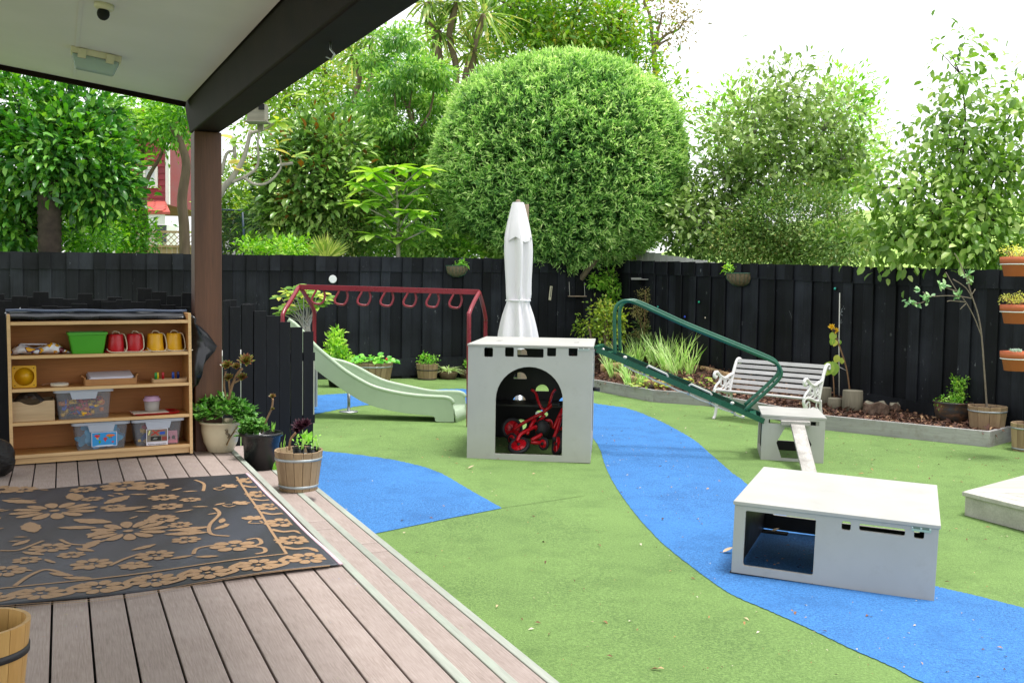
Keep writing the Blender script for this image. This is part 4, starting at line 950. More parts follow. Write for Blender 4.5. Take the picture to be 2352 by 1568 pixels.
# --- log stumps
m_logg = wood('grey_log_side', '#6f6a58', '#9a917c', .9, 2, 7, .12, .4); m_logt = plain('log_end_grain', '#a49c88', .9, .2, 25)
R7 = lambda x, y: ((3100 + x / 1.742) / 1.7415, (950 + y / 1.742) / 1.7415)
for x, yb, yt, wd, lab, tilt in ((350, 1180, 1045, 78, 'grey sawn log stump half behind the right arm of the bench', 0), (418, 1198, 1120, 104, 'short wide grey log stump between two taller stumps', 0), (538, 1215, 1065, 140, 'tallest split grey log stump standing in the mulch', 0)):
    p = G(*R7(x, yb), EH - .06); s_ = p.y / FPX / 1.742 / 1.7415; r_ = wd / 2 * s_; h_ = (yb - yt) * s_
    o = empty('log_stump', p, label=lab, cat='log'); mb = MB(); mb.lathe([(r_ * .98, 0), (r_, h_ * .3), (r_ * .97, h_)], 18); mb.build('log_side', m_logg, o); mb = MB(); mb.lathe([(0, 0), (r_ * .96, 0), (r_ * .94, .006), (0, .008)], 18, (0, 0, h_)); mb.build('cut_end', m_logt, o)
m_bark = plain('rough_bark', '#6a5648', .95, .35, 14, 1.0, 25, stretch=(1, 1, .4))
for x, yb, wd, hh, lab in ((700, 1232, 170, .16, 'rough barked brown stump lying low in the mulch'), (832, 1220, 80, .12, 'dark broken bark stump beside the wider brown stump')):
    p = G(*R7(x, yb), EH - .06); s_ = p.y / FPX / 1.742 / 1.7415; r_ = wd / 2 * s_
    o = empty('log_stump', p, label=lab, cat='log'); n = 22; vs = []
    for z, k in ((0, 1.05), (hh * .5, .98), (hh * .92, .93), (hh, .8)):
        for i in range(n):
            t_ = 2 * PI * i / n; rr = r_ * k * (1 + .1 * math.sin(5 * t_ + z * 30) + .06 * math.sin(11 * t_)); vs.append((rr * math.cos(t_), rr * .8 * math.sin(t_), z + .02 * math.sin(3 * t_)))
    mb = MB(); mb.add(vs, [(i * n + k, i * n + (k + 1) % n, (i + 1) * n + (k + 1) % n, (i + 1) * n + k) for i in range(3) for k in range(n)]); mb.build('log_side', m_bark, o)
    mb = MB(); mb.add([vs[3 * n + k] for k in range(n)], [tuple(range(n))]); mb.build('cut_end', m_logt, o)
# --- timber step platform at the right edge
m_step = wood('pale_pine_step', '#a3a096', '#cbc8bf', .8, 0, 6, .07, .3)
pc_ = G(2215, 1183); e1 = G(2352, 1221) - pc_; e1.z = 0; e1.normalize(); e2 = Vector((-e1.y, e1.x, 0))
e2 = (Zp(2352, 1094, gz(4) + .18) - Zp(2214, 1128, gz(3.4) + .18)); e2.z = 0; e2.normalize()
st = empty('timber_step', pc_, label='low pale timber step platform cut off by the right edge of the view', cat='step')
H1 = .185
def slab(nm, pts, z0, z1, parent):
    m_ = MB(); n_ = len(pts); m_.add([(p.x, p.y, z0) for p in pts] + [(p.x, p.y, z1) for p in pts], [tuple(range(n_))[::-1], tuple(range(n_, 2 * n_))] + [(i, (i + 1) % n_, (i + 1) % n_ + n_, i + n_) for i in range(n_)]); return m_.build(nm, m_step, parent, .004)
slab('front_board', [e1 * 0, e1 * 2, e1 * 2 + e2 * .03, e2 * .03], 0, H1 - .035, st)
slab('side_board', [e2 * .035, e1 * .03 + e2 * .035, e1 * .03 + e2 * 1.6, e2 * 1.6], 0, H1 - .036, st)
for i in range(9):
    a = .0 + i * .142; slab('tread_board', [-e1 * (.02 - i * .0) + e1 * (a * .9 if i else 0) + e2 * (a - .02), e1 * 2 + e2 * (a - .02), e1 * 2 + e2 * (a + .115), e1 * (a * .9 + .1) + e2 * (a + .115)], H1 - .033, H1, st)
slab('mitred_board', [-e1 * .02 - e2 * .02 + e2 * .03, e1 * .09 + e2 * .125, e1 * 1.1 + e2 * 1.25, -e1 * .02 + e2 * 1.25], H1 - .034, H1 - .001, st)
slab('upper_step', [e1 * .56 + e2 * .3, e1 * 2 + e2 * .3, e1 * 2 + e2 * 1.4, e1 * .56 + e2 * 1.4], H1 + .001, H1 + .17, st)
# ================================================================== toy shelf on the deck
m_ply = wood('honey_beech_veneer', '#b57f45', '#c99457', .5, 0, 4, .0, .05)
m_ply2 = wood('beech_back_panel', '#a86a30', '#b8793c', .55, 0, 3, .0, .05)
m_edgeply = wood('beech_edge', '#d0aa76', '#dcb988', .5, 0, 4, .0, .05)
SHW, SHD = 1.295, .36
sb0 = Zp(24, 1071, .24); sb1 = Zp(443, 1045, .24); sang = math.atan2(sb1.y - sb0.y, sb1.x - sb0.x); SHW = (sb1 - sb0).length
shf = empty('toy_shelf', (sb0.x, sb0.y, .2435), sang, label='wide beech four-tier toy shelf standing at the back of the deck', cat='shelf')
shf.rotation_euler = (0, R(-.6), sang)
t_ = .022
for x in (t_ / 2, SHW - t_ / 2):
    mb = MB(); mb.box((x, SHD / 2, .57), (t_, SHD, 1.14)); mb.build('side_panel', m_ply, shf, .004)
    mb = MB(); mb.box((x, -.0025, .57), (t_ + .001, .005, 1.139)); mb.build('edge_strip', m_edgeply, shf)
LV = [.077, .323, .578, .829, 1.083]
for z in LV:
    mb = MB(); mb.box((SHW / 2, SHD / 2 + .004, z - .011), (SHW - 2 * t_ - .001, SHD - .012, .022)); so_ = mb.build('shelf_board', m_ply, shf)
    mb = MB(); mb.box((SHW / 2, .0, z - .011), (SHW - 2 * t_ - .002, .005, .024)); mb.build('edge_strip', m_edgeply, so_)
mb = MB(); mb.box((SHW / 2, SHD - .006, .57), (SHW - 2 * t_ - .001, .008, 1.03)); mb.build('back_panel', m_ply2, shf)
mb = MB(); mb.box((SHW / 2, .03, .03), (SHW - 2 * t_ - .001, .018, .05)); mb.build('kick_board', m_edgeply, shf)
SM = Matrix.Translation((sb0.x, sb0.y, .2435)) @ Matrix.Rotation(sang, 4, 'Z') @ Matrix.Rotation(R(-.6), 4, 'Y')
KX = SHW / 1795
def on(name, zx, lv, y, label, cat, group=None, rz=0, dz=.001):
    """thing standing on a shelf: zx across the unit in shelf-zoom units"""
    p = SM @ Vector(((zx - 28 - (4 - lv) * 14) * KX * 1.0 + .0, y, LV[lv] + dz)); o = empty(name, p, sang + rz, label, cat, group); o.rotation_euler = (0, R(-.6), sang + rz); return o
def pl(name, c, r=.4, **k): return plain(name, c, r, k.pop('var', .06), 3, **k)
# plastic pack
t = NT('printed_wrapper'); v = t.coord('Object'); vo = t.n('TexVoronoi', Scale=11.0); t.set(vo.inputs['Vector'], v)
n1 = t.noise(9, v, 1)
c = t.ramp(n1, (.0, lin('#d9dbe6')), (.47, lin('#dfe0ea')), (.48, lin('#3b1d63')), (.5, lin('#3b1d63')), (.52, lin('#e0a31c')), (.6, lin('#e0a31c')), (.61, lin('#dfe0ea')), (.68, lin('#dfe0ea')), (.69, lin('#6b2036')))
for nd in t.t.nodes:
    if nd.type == 'VALTORGB': nd.color_ramp.interpolation = 'LINEAR'
t.bump(t.noise(14, v, 3), .7, .02); m_wrap = t.fin(c, .25)
o = on('wrapped_pack', 345, 3, .17, 'crinkled white, purple and yellow plastic pack lying on the top tier', 'packet')
mb = MB(); n = 22; vs = []
for i in range(n + 1):
    x = -.215 + .43 * i / n; e = 1 - abs(2 * i / n - 1) ** 4 * .75
    for k in range(14):
        a = 2 * PI * k / 14; rr = 1 + .1 * math.sin(3 * a + i * .9) + .07 * math.sin(i * 1.7 + a)
        vs.append((x, .1 * math.cos(a) * (.4 + .6 * e) * rr, max(.0, .035 * e * (1 + .3 * math.sin(i * .5)) * (1 + math.sin(a) * rr))))
mb.add(vs, [(i * 14 + k, i * 14 + (k + 1) % 14, (i + 1) * 14 + (k + 1) % 14, (i + 1) * 14 + k) for i in range(n) for k in range(14)] + [tuple(range(14)), tuple(n * 14 + k for k in range(14))], 0, True); mb.build('wrapper', m_wrap, o)
m_paper = pl('white_paper', '#dcdae6', .8, var=.03)
mb = MB(); mb.box((.0, .03, .075), (.27, .1, .006)); mb.build('paper', m_paper, o, 0, Matrix.Rotation(.03, 4, 'Y'))
# green tub
m_gtub = pl('lime_plastic', '#3f9a1c', .38)
def tub(root, name, wb, wt, db, dt, h, mat, th=.004, rim=.008, r=.015):
    m_ = MB(); ro = lambda w_, d_, r_: rrect(-w_ / 2, -d_ / 2, w_ / 2, d_ / 2, r_, 3); n_ = len(ro(1, 1, .1))
    rings = [(ro(wb, db, r), 0), (ro(wt, dt, r), h - .02), (ro(wt + rim * 2, dt + rim * 2, r), h - .018), (ro(wt + rim * 2, dt + rim * 2, r), h), (ro(wt - th * 2, dt - th * 2, r), h), (ro(wb - th * 2, db - th * 2, r * .8), th)]
    vs = [(x, y, z) for rg, z in rings for x, y in rg]
    fs = [(i * n_ + k, i * n_ + (k + 1) % n_, (i + 1) * n_ + (k + 1) % n_, (i + 1) * n_ + k) for i in range(len(rings) - 1) for k in range(n_)]
    fs += [tuple(range(n_))[::-1], tuple((len(rings) - 1) * n_ + k for k in range(n_))]
    m_.add(vs, fs); return m_.build(name, mat, root)
o = on('storage_tub', 800, 3, .15, 'bright green plastic tub with sloping sides on the top tier', 'tub'); tub(o, 'tub_body', .225, .275, .17, .2, .165, m_gtub)
m_rb, m_yb, m_cord = pl('red_plastic', '#b3121f', .35), pl('yellow_plastic', '#dda51a', .38), pl('cotton_cord', '#c9bda6', .9)
for zx, mat, lab in ((1080, m_rb, 'red stilt bucket next to the green tub'), (1275, m_rb, 'red stilt bucket next to the yellow buckets'), (1485, m_yb, 'yellow stilt bucket next to the red buckets'), (1680, m_yb, 'yellow stilt bucket at the right end of the top tier')):
    o = on('stilt_bucket', zx, 3, .13, lab, 'bucket', 'upturned stilt buckets on the top tier', rz=rng.uniform(-.3, .3))
    mb = MB(); n = 24
    prof = [(.074, .0), (.077, .004), (.074, .012), (.067, .016), (.06, .1), (.059, .138), (.053, .145), (0, .145)]
    mb.lathe(prof, n); mb.build('bucket_body', mat, o)
    for k in range(10):
        a = 2 * PI * k / 10; m_ = MB(); m_.box((.074 * math.cos(a), .074 * math.sin(a), .008), (.012, .012, .014), M=None); m_.build('lug', mat, o)
    s_ = 1 if mat is m_rb else .6
    mb = MB(); mb.tube(bez([(-.072, -.02, .03), (-.075, -.05, .02), (-.06, -.085, .008), (-.02, -.1, .006), (.06, -.1, .006), (.12, -.09, .006)], 5), .0045, 6); mb.build('cord', m_cord, o)
    mb = MB(); mb.tube(bez([(.035, .0, .145), (.058, -.03, .14), (.068, -.05, .09), (.066, -.07, .03), (.04, -.09, .007)], 5), .0045, 6); mb.build('cord', m_cord, o)
    mb = MB(); mb.tube(bez([(-.02, .02, .145), (-.01, 0, .165), (.02, -.01, .16), (.035, 0, .145)], 4), .0045, 6); mb.build('cord', m_cord, o)
# yellow cone block
o = on('cone_block', 205, 2, .12, 'square yellow plastic block with a funnel hole on the second tier', 'toy block')
m_yel = pl('deep_yellow_plastic', '#d6a413', .35); S_ = .168
mb = MB(); mb.panel(rrect(-S_ / 2, 0, S_ / 2, S_, .012), [[(.07 * math.cos(2 * PI * i / 32), S_ / 2 + .07 * math.sin(2 * PI * i / 32)) for i in range(32)]], .02, boxframe(0, .0, 0)); mb.build('face_plate', m_yel, o, .003)
mb = MB(); Mx = Matrix.Translation((0, .0, S_ / 2)) @ Matrix.Rotation(-PI / 2, 4, 'X'); mb.lathe([(.0702, 0), (.05, .05), (.018, .1), (.016, .13), (0, .13)], 32, M=Mx); mb.build('cone', m_yel, o)
mb = MB(); mb.lathe([(0, 0), (.013, 0), (.011, .004), (0, .004)], 14, M=Matrix.Translation((0, .096, S_ / 2 - .01)) @ Matrix.Rotation(PI / 2, 4, 'X')); mb.build('cone_tip', plain('hole_plug', '#b9904c', .6), o)
for sx in (-1, 1):
    for sz in (.018, S_ - .018): mb = MB(); mb.lathe([(0, 0), (.004, 0), (.004, .002), (0, .002)], 8, M=Matrix.Translation((sx * (S_ / 2 - .018), -.02, sz)) @ Matrix.Rotation(PI / 2, 4, 'X')); mb.build('screw_hole', m_dark, o)
# wooden paddle toy
o = on('paddle_toy', 535, 2, .1, 'small pale wooden paddle toy with holes lying on the second tier', 'toy')
m_pw = wood('pale_toy_wood', '#c7a983', '#d9c3a3', .6, 0, 4)
mb = MB(); mb.panel([(.066 * math.cos(2 * PI * i / 28), .05 * math.sin(2 * PI * i / 28)) for i in range(28)], [[(cx + .008 * math.cos(2 * PI * i / 8), cy + .008 * math.sin(2 * PI * i / 8)) for i in range(8)] for cx, cy in ((-.035, 0), (-.01, .02), (.015, -.02), (.035, .01), (0, -.002))], .012, Matrix.Translation((0, 0, .012)) @ Matrix.Rotation(R(4), 4, 'X')); mb.build('disc', pl('whitewashed_wood', '#cfc8bb', .6), o, .002)
mb = MB(); mb.lathe([(.055, 0), (.066, .006), (.06, .012), (0, .012)], 24); mb.build('base', m_pw, o)
mb = MB(); mb.beam((-.05, .05, .022), (-.13, .02, .014), .02, .012); mb.build('handle', plain('brown_handle', '#7d5230', .5), o, .004)
# tray of paper
def tray(o, w_, d_, h_, mat, th=.01):
    for nm, c, d in (('front', (0, -d_ / 2, h_ / 2), (w_, th, h_)), ('rear', (0, d_ / 2, h_ / 2), (w_, th, h_)), ('side', (-w_ / 2, 0, h_ * .62), (th, d_ - th, h_ * 1.24)), ('side', (w_ / 2, 0, h_ * .62), (th, d_ - th, h_ * 1.24)), ('floor', (0, 0, th / 2), (w_ - th, d_ - th, th))):
        m_ = MB(); m_.box(c, d); m_.build(nm, mat, o, .002)
m_box = wood('painted_tray_wood', '#a3703f', '#bb8751', .55, 0, 4, .05, .1, '#8a5a34', 9)
o = on('wooden_tray', 1033, 2, .16, 'wooden tray heaped with white paper on the second tier', 'tray'); tray(o, .375, .24, .05, m_box)
for i in range(5):
    mb = MB(); mb.box((0, 0, 0), (.32, .21, .006)); mb.build('paper', m_paper, o, 0, Matrix.Translation((rng.uniform(-.008, .012), -.005 + i * .006, .035 + i * .009)) @ Matrix.Rotation(R(-2 + i * .5 + 8), 4, 'X') @ Matrix.Rotation(rng.uniform(-.04, .04), 4, 'Z'))
mb = MB(); mb.tube([(.19, -.05, .055), (.205, -.05, .07), (.205, .05, .07), (.19, .05, .055)], .007, 7); mb.build('handle', m_box, o)
mb = MB(); mb.tube([(-.19, -.05, .055), (-.205, -.05, .07), (-.205, .05, .07), (-.19, .05, .055)], .007, 7); mb.build('handle', m_box, o)
# peg tray
m_lw = wood('light_wood', '#b58f63', '#c7a47a', .55, 0, 4)
o = on('peg_tray', 1635, 2, .1, 'open wooden tray of coloured pegs at the right of the second tier', 'tray'); tray(o, .262, .1, .03, m_lw, .008)
for x, y, c, nm in ((-.105, -.01, '#1c8a3a', 'green'), (-.09, .0, '#dcc21a', 'yellow'), (-.048, .005, '#b31424', 'red'), (.03, .0, '#1c49a8', 'blue'), (.072, .02, '#142a6e', 'blue')):
    m_ = MB(); m_.lathe([(0, 0), (.0105, 0), (.0105, .068), (.008, .072), (0, .072)], 12, (x, y, .009)); tag(m_.build('peg', pl('peg_' + nm, c, .35), o), nm + ' peg')
# wooden drawer box with scooped front
m_oak = wood('pale_oak', '#b0946f', '#c7ae8c', .65, 0, 8, .0, .15)
o = on('drawer_box', 285, 1, .15, 'pale oak box with scooped front holding crumpled clear plastic', 'box')
sc_ = [(-.155, 0), (.155, 0), (.155, .155)] + [(.155 - .31 * i / 20, .155 - .03 * max(0, math.cos((i / 20 - .5) * PI * 1.9)) ** .8 if .24 < i / 20 < .76 else .155) for i in range(1, 20)] + [(-.155, .155)]
mb = MB(); mb.panel(sc_, [], .012, boxframe(0, -.1, 0)); mb.build('front', m_oak, o, .002)
for nm, c, d in (('side', (-.149, .03, .0775), (.012, .256, .155)), ('side', (.149, .03, .0775), (.012, .256, .155)), ('rear', (0, .15, .0775), (.286, .012, .155)), ('floor', (0, .03, .006), (.284, .226, .01))):
    m_ = MB(); m_.box(c, d); m_.build(nm, m_oak, o)
def clearmat(name, c, rough=.18, a=.35):
    t = NT(name); t.fin(lin(c), rough); tr = t.t.nodes.new('ShaderNodeBsdfTransparent'); tr.inputs[0].default_value = (.93, .95, .97, 1); ms = t.t.nodes.new('ShaderNodeMixShader'); ms.inputs[0].default_value = a
    t.t.links.new(tr.outputs[0], ms.inputs[1]); t.t.links.new(t.b.outputs[0], ms.inputs[2]); t.t.links.new(ms.outputs[0], t.out.inputs[0]); t.bump(t.noise(18, t.coord(), 2), .2, .005); return t.m
m_film = clearmat('smoky_plastic_film', '#6d6b6c', .2, .6)
mb = MB(); n = 12; vs = []
for i in range(n + 1):
    for j in range(9): vs.append((-.13 + .22 * i / n, -.08 + .2 * j / 8, .13 + .085 * math.sin(PI * i / n) * (.6 + .4 * math.sin(PI * j / 8)) + .018 * math.sin(i * 2.3 + j * 1.9)))
mb.add(vs, [(i * 9 + j, i * 9 + j + 1, (i + 1) * 9 + j + 1, (i + 1) * 9 + j) for i in range(n) for j in range(8)], 0, True); mb.build('plastic_film', m_film, o)
# clear bins
m_clear = clearmat('clear_bin_plastic', '#c4cad4', .2, .13); m_rim = clearmat('clear_bin_rim', '#c3cad8', .25, .62)
def bin_(zx, lv, wt, wb, h, label):
    o = on('clear_bin', zx, lv, .165, label, 'bin')
    tub(o, 'bin_body', wb, wt, .24, .28, h, m_clear, .003, .001, .03)
    m_ = MB(); ro = lambda w_, d_: rrect(-w_ / 2, -d_ / 2, w_ / 2, d_ / 2, .03, 3); n_ = len(ro(1, 1)); rg = [(ro(wt + .004, .284), h - .026), (ro(wt + .032, .312), h - .022), (ro(wt + .032, .312), h), (ro(wt + .004, .284), h + .001)]
    m_.add([(x, y, z) for r_, z in rg for x, y in r_], [(i * n_ + k, i * n_ + (k + 1) % n_, (i + 1) * n_ + (k + 1) % n_, (i + 1) * n_ + k) for i in range(3) for k in range(n_)]); m_.build('rim', m_rim, o)
    m_ = MB(); m_.panel([(-.085, h - .075), (.085, h - .075), (.1, h - .02), (-.1, h - .02)], [], .008, boxframe(0, -.152, 0)); m_.build('handle_tab', m_rim, o, .003)
    return o
toyc = [pl('toy_red', '#c01822', .35), pl('toy_yellow', '#e0aa18', .35), pl('toy_blue', '#2345a8', .35), pl('toy_orange', '#d9771c', .35)]
b1 = bin_(775, 1, .40, .36, .232, 'clear plastic bin full of red and yellow building pieces')
for i in range(75):
    x, y, z = rng.uniform(-.155, .155), rng.uniform(-.11, .09), .012 + .12 * rng.random() ** 1.2
    k = rng.choice([0, 0, 1, 1, 1, 3, 2]); m_ = MB(); Mx = Matrix.Translation((x, y, z + .012)) @ Matrix.Rotation(rng.random() * 6, 4, rng.choice('XYZ')) @ Matrix.Rotation(rng.random() * 6, 4, 'Z')
    if i % 3 == 0: m_.tube([Mx @ Vector((.017 * math.cos(2 * PI * q / 10), .017 * math.sin(2 * PI * q / 10), 0)) for q in range(10)], .008, 6, closed=True)
    elif i % 3 == 1: m_.panel(rrect(-.03, -.018, .03, .018, .004, 1), [rrect(-.022, -.01, -.004, .01, .002, 1), rrect(.004, -.01, .022, .01, .002, 1)], .012, Mx)
    else: m_.lathe([(0, -.014), (.016, -.014), (.016, .014), (0, .014)], 8, M=Mx)
    m_.build('toy_piece', toyc[k], b1)
b2 = bin_(952, 0, .395, .345, .215, 'clear plastic bin of blue puzzle pieces with a world map label')
b3 = bin_(1525, 0, .375, .325, .215, 'clear plastic bin of wooden train toys with a picture label')
m_sky = pl('puzzle_blue', '#4fb0dc', .5); m_sky2 = pl('puzzle_pale_blue', '#7fb3de', .5)
for i in range(22):
    m_ = MB(); Mx = Matrix.Translation((rng.uniform(-.13, .13), rng.uniform(-.1, .1), .03 + rng.uniform(0, .14))) @ Matrix.Rotation(rng.uniform(.6, 1.6), 4, 'X') @ Matrix.Rotation(rng.random() * 6, 4, 'Z')
    pts = []
    for q in range(28):
        a = 2 * PI * q / 28; r_ = .05 * (1 + .28 * math.cos(4 * a + i)); pts.append((r_ * math.cos(a), r_ * math.sin(a)))
    m_.panel(pts, [], .006, Mx); m_.build('puzzle_piece', m_sky if i % 2 else m_sky2, b2)
mb = MB(); mb.box((.02, -.02, .222), (.28, .16, .004)); mb.build('puzzle_sheet', m_sky, b2, 0, Matrix.Rotation(-.06, 4, 'Y'))
m_track = wood('train_track_wood', '#c29a6b', '#d6b185', .6, 0, 5)
for i in range(15):
    m_ = MB(); a0 = rng.random() * 3; Mx = Matrix.Translation((rng.uniform(-.11, .11), rng.uniform(-.09, .1), .04 + rng.uniform(0, .13))) @ Matrix.Rotation(rng.uniform(.3, 1.4), 4, 'X') @ Matrix.Rotation(a0, 4, 'Z')
    pts = [(.1 * math.cos(R(q * 6)) - .08, .1 * math.sin(R(q * 6)) - .05) for q in range(11)] + [(.065 * math.cos(R(q * 6)) - .08, .065 * math.sin(R(q * 6)) - .05) for q in range(10, -1, -1)]
    m_.panel(pts, [], .011, Mx); m_.build('track_piece', m_track if i % 4 else toyc[i % 3], b3)
m_pink = pl('pink_toy', '#d4808c', .5); mb = MB(); mb.panel([(.05, .01), (.15, .01), (.15, .11), (.05, .11)], [arch(.08, .04, .06, .013, 8), arch(.12, .04, .06, .013, 8)], .02, boxframe(0, -.1, 0)); mb.build('toy_house', m_pink, b3)
mb = MB(); mb.box((-.14, -.112, .045), (.022, .01, .018)); mb.build('toy_piece', toyc[1], b3)
# labels: a world map and a picture card with its caption
def card(o, cx, w_, h_, z0, mat):
    m_ = MB(); m_.box((0, 0, 0), (w_, .0012, h_)); return m_.build('label_card', mat, o, 0, Matrix.Translation((cx, -.149, z0 + h_ / 2)) @ Matrix.Rotation(R(5), 4, 'X'))
k1 = card(b2, .02, .185, .115, .022, m_paper); m_ocean = pl('map_ocean', '#2f93d6', .5)
mb = MB(); mb.box((0, -.0009, 0), (.177, .0008, .107)); mb.build('map_print', m_ocean, k1)
lands = [('#c8323a', [(-.075, .03), (-.06, .04), (-.035, .036), (-.03, .024), (-.045, .016), (-.055, .012), (-.065, .022)]), ('#d8b22c', [(-.06, .013), (-.042, .014), (-.04, .004), (-.052, .0)]), ('#3f9a48', [(-.045, .044), (-.03, .047), (-.03, .036), (-.04, .036)]),
         ('#4a9a3c', [(-.04, -.008), (-.026, -.01), (-.025, -.024), (-.036, -.036), (-.042, -.02)]), ('#d9722c', [(.01, .03), (.03, .04), (.06, .038), (.082, .03), (.07, .022), (.05, .018), (.02, .02)]), ('#b73a3a', [(-.004, .012), (.014, .016), (.022, .004), (.012, -.012), (.008, -.024), (.0, -.01), (-.008, .002)]),
         ('#5a9a3a', [(.028, .02), (.046, .018), (.046, .006), (.034, .004)]), ('#8a3a8a', [(.046, .018), (.06, .014), (.052, .002)]), ('#cc3a3a', [(.052, -.02), (.07, -.018), (.068, -.03), (.056, -.03)]), ('#e6eef2', [(-.07, -.052), (.07, -.052), (.06, -.046), (-.05, -.047)])]
for c, pts in lands:
    mb = MB(); mb.panel(pts, [], .0006, boxframe(0, -.0013, 0)); mb.build('map_land', pl('map_' + c[1:], c, .5), k1)
k2 = card(b3, -.01, .165, .135, .004, m_paper); mb = MB(); mb.box((0, -.0009, .012), (.155, .0008, .1)); mb.build('photo_print', pl('photo_ground', '#7c7468', .5, var=.3), k2)
def flat(pts, c): m_ = MB(); m_.panel(pts, [], .0006, boxframe(0, -.0013, 0)); m_.build('photo_shape', pl('photo_' + c[1:], c, .5), k2)
flat([(-.05, .018), (-.04, .012), (.02, .05), (.01, .056)], '#a8322a'); flat([(-.04, .054), (-.03, .058), (.015, .018), (.004, .012)], '#b8402f'); flat([(.015, .05), (.055, .055), (.055, .049), (.015, .044)], '#b33a2c')
flat([(.02, .018), (.06, .02), (.06, .042), (.02, .04)], '#2450b4'); flat([(-.07, .02), (-.062, .018), (-.05, .055), (-.06, .055)], '#e3e08c'); flat([(-.05, -.03), (.03, -.03), (.03, .006), (-.05, .004)], '#16181a'); flat([(.036, -.03), (.074, -.03), (.074, .002), (.036, .002)], '#8a3a32')
flat([(-.035, -.02), (-.005, -.022), (.005, -.005), (-.02, -.004)], '#aeb5ae')
def text(body, size, mat, parent, M_):
    cu = bpy.data.curves.new('caption', 'FONT'); cu.body = body; cu.size = size; cu.align_x = 'CENTER'; cu.extrude = .0003; cu.materials.append(mat)
    tmp = bpy.data.objects.new('tmp', cu); col.objects.link(tmp); dg = bpy.context.evaluated_depsgraph_get(); me = bpy.data.meshes.new_from_object(tmp.evaluated_get(dg)); bpy.data.objects.remove(tmp)
    o = put('caption', me, parent, M_); return o
text('Railway components', .0165, m_dark, k2, Matrix.Translation((0, -.0012, -.062)) @ Matrix.Rotation(PI / 2, 4, 'X'))
# red tray with paper and lidded tub
o = on('serving_tray', 1500, 1, .14, 'red plastic tray with a sheet of card on the third tier', 'tray')
mb = MB(); n_ = len(rrect(-1, -1, 1, 1, .1, 4)); rg = [(rrect(-.16, -.1, .16, .1, .03, 4), .0), (rrect(-.178, -.118, .178, .118, .035, 4), .014), (rrect(-.185, -.125, .185, .125, .035, 4), .015), (rrect(-.176, -.116, .176, .116, .035, 4), .016), (rrect(-.158, -.098, .158, .098, .03, 4), .004)]
mb.add([(x, y, z) for r_, z in rg for x, y in r_], [(i * n_ + k, i * n_ + (k + 1) % n_, (i + 1) * n_ + (k + 1) % n_, (i + 1) * n_ + k) for i in range(4) for k in range(n_)] + [tuple(range(n_))[::-1], tuple(4 * n_ + k for k in range(n_))]); mb.build('tray_body', m_rb, o)
mb = MB(); mb.box((0, 0, 0), (.27, .19, .004)); mb.build('card_sheet', pl('grey_card', '#c9bcab', .8), o, 0, Matrix.Translation((-.045, -.012, .017)) @ Matrix.Rotation(.05, 4, 'Z'))
o2 = on('lidded_tub', 1472, 1, .15, 'small clear round tub with a lilac lid standing on the red tray', 'tub', dz=.021)
mb = MB(); mb.lathe([(.05, 0), (.054, .005), (.06, .085), (.0, .085)], 24); mb.build('tub_body', clearmat('frosted_tub', '#b9b2ad', .35, .72), o2)
mb = MB(); mb.lathe([(.048, .004), (.052, .05), (0, .055)], 20); mb.build('tub_contents', pl('flour_grey', '#a59c92', .9, var=.25), o2)
mb = MB(); mb.lathe([(.064, .083), (.066, .088), (.066, .1), (.058, .106), (.055, .12), (0, .122)], 24); mb.build('lid', pl('lilac_plastic', '#c9a3c4', .4), o2)
# dark cover thrown over the top and bunched at the right
m_tarp = plain('black_pvc_cover', '#15161a', .3, .3, 5, .5, 12)
m_tarpb = plain('blue_grey_cover_edge', '#5e6a84', .4, .1, 5)
cv = empty('shelf_cover', SM @ Vector((SHW / 2, SHD, 1.14)), sang, label='black vinyl cover rolled back over the shelf top and hanging at its right end', cat='cover')
CV = lambda x, y, z: Vector((x - SHW / 2, y - SHD, z - 1.14))
mb = MB(); n = 24; vs = []
for i in range(n + 1):
    x = -.005 + (SHW + .01) * i / n; b_ = .004 * math.sin(i * 1.1)
    for y, z in ((.1, 1.1 + b_), (.17, 1.128 + b_), (.24, 1.15 - b_), (SHD + .01, 1.158), (SHD + .03, 1.14), (SHD + .035, 1.0), (SHD + .03, .75 + 2 * b_)): vs.append(CV(x, y, z))
mb.add(vs, [(i * 7 + j, i * 7 + j + 1, (i + 1) * 7 + j + 1, (i + 1) * 7 + j) for i in range(n) for j in range(6)], 0, True); c_ = mb.build('cover_sheet', m_tarp, cv); md = c_.modifiers.new('t', 'SOLIDIFY'); md.thickness = .004
mb = MB(); mb.tube([CV(-.005 + (SHW + .01) * i / n, .235 + .004 * math.sin(i * 1.3), 1.158 + .003 * math.sin(i * .8)) for i in range(n + 1)], [.011] * (n + 1), 8, flat=1.0); mb.build('hem', m_tarpb, cv)
mb = MB(); n = 18; vs = []
ol = [(.02, 1.13), (.05, 1.1), (.045, 1.06), (.09, 1.03), (.15, .97), (.225, .87), (.2, .83), (.13, .74), (.095, .64), (.07, .56), (.035, .52), (.012, .5)]
for i, (w_, z) in enumerate(ol):
    for k in range(n):
        a = 2 * PI * k / n; rr = 1 + .16 * math.sin(5 * a + i * .8) + .08 * math.sin(9 * a - i)
        vs.append(CV(SHW + .004 + w_ / 2 * (1 + math.cos(a)) * (1 if math.cos(a) < 0 else rr), .18 + (.1 + .05 * math.sin(i)) * math.sin(a) * rr, z))
mb.add(vs, [(i * n + k, i * n + (k + 1) % n, (i + 1) * n + (k + 1) % n, (i + 1) * n + k) for i in range(len(ol) - 1) for k in range(n)] + [tuple(range(n)), tuple((len(ol) - 1) * n + k for k in range(n))], 0, True); mb.build('hanging_bunch', m_tarp, cv)
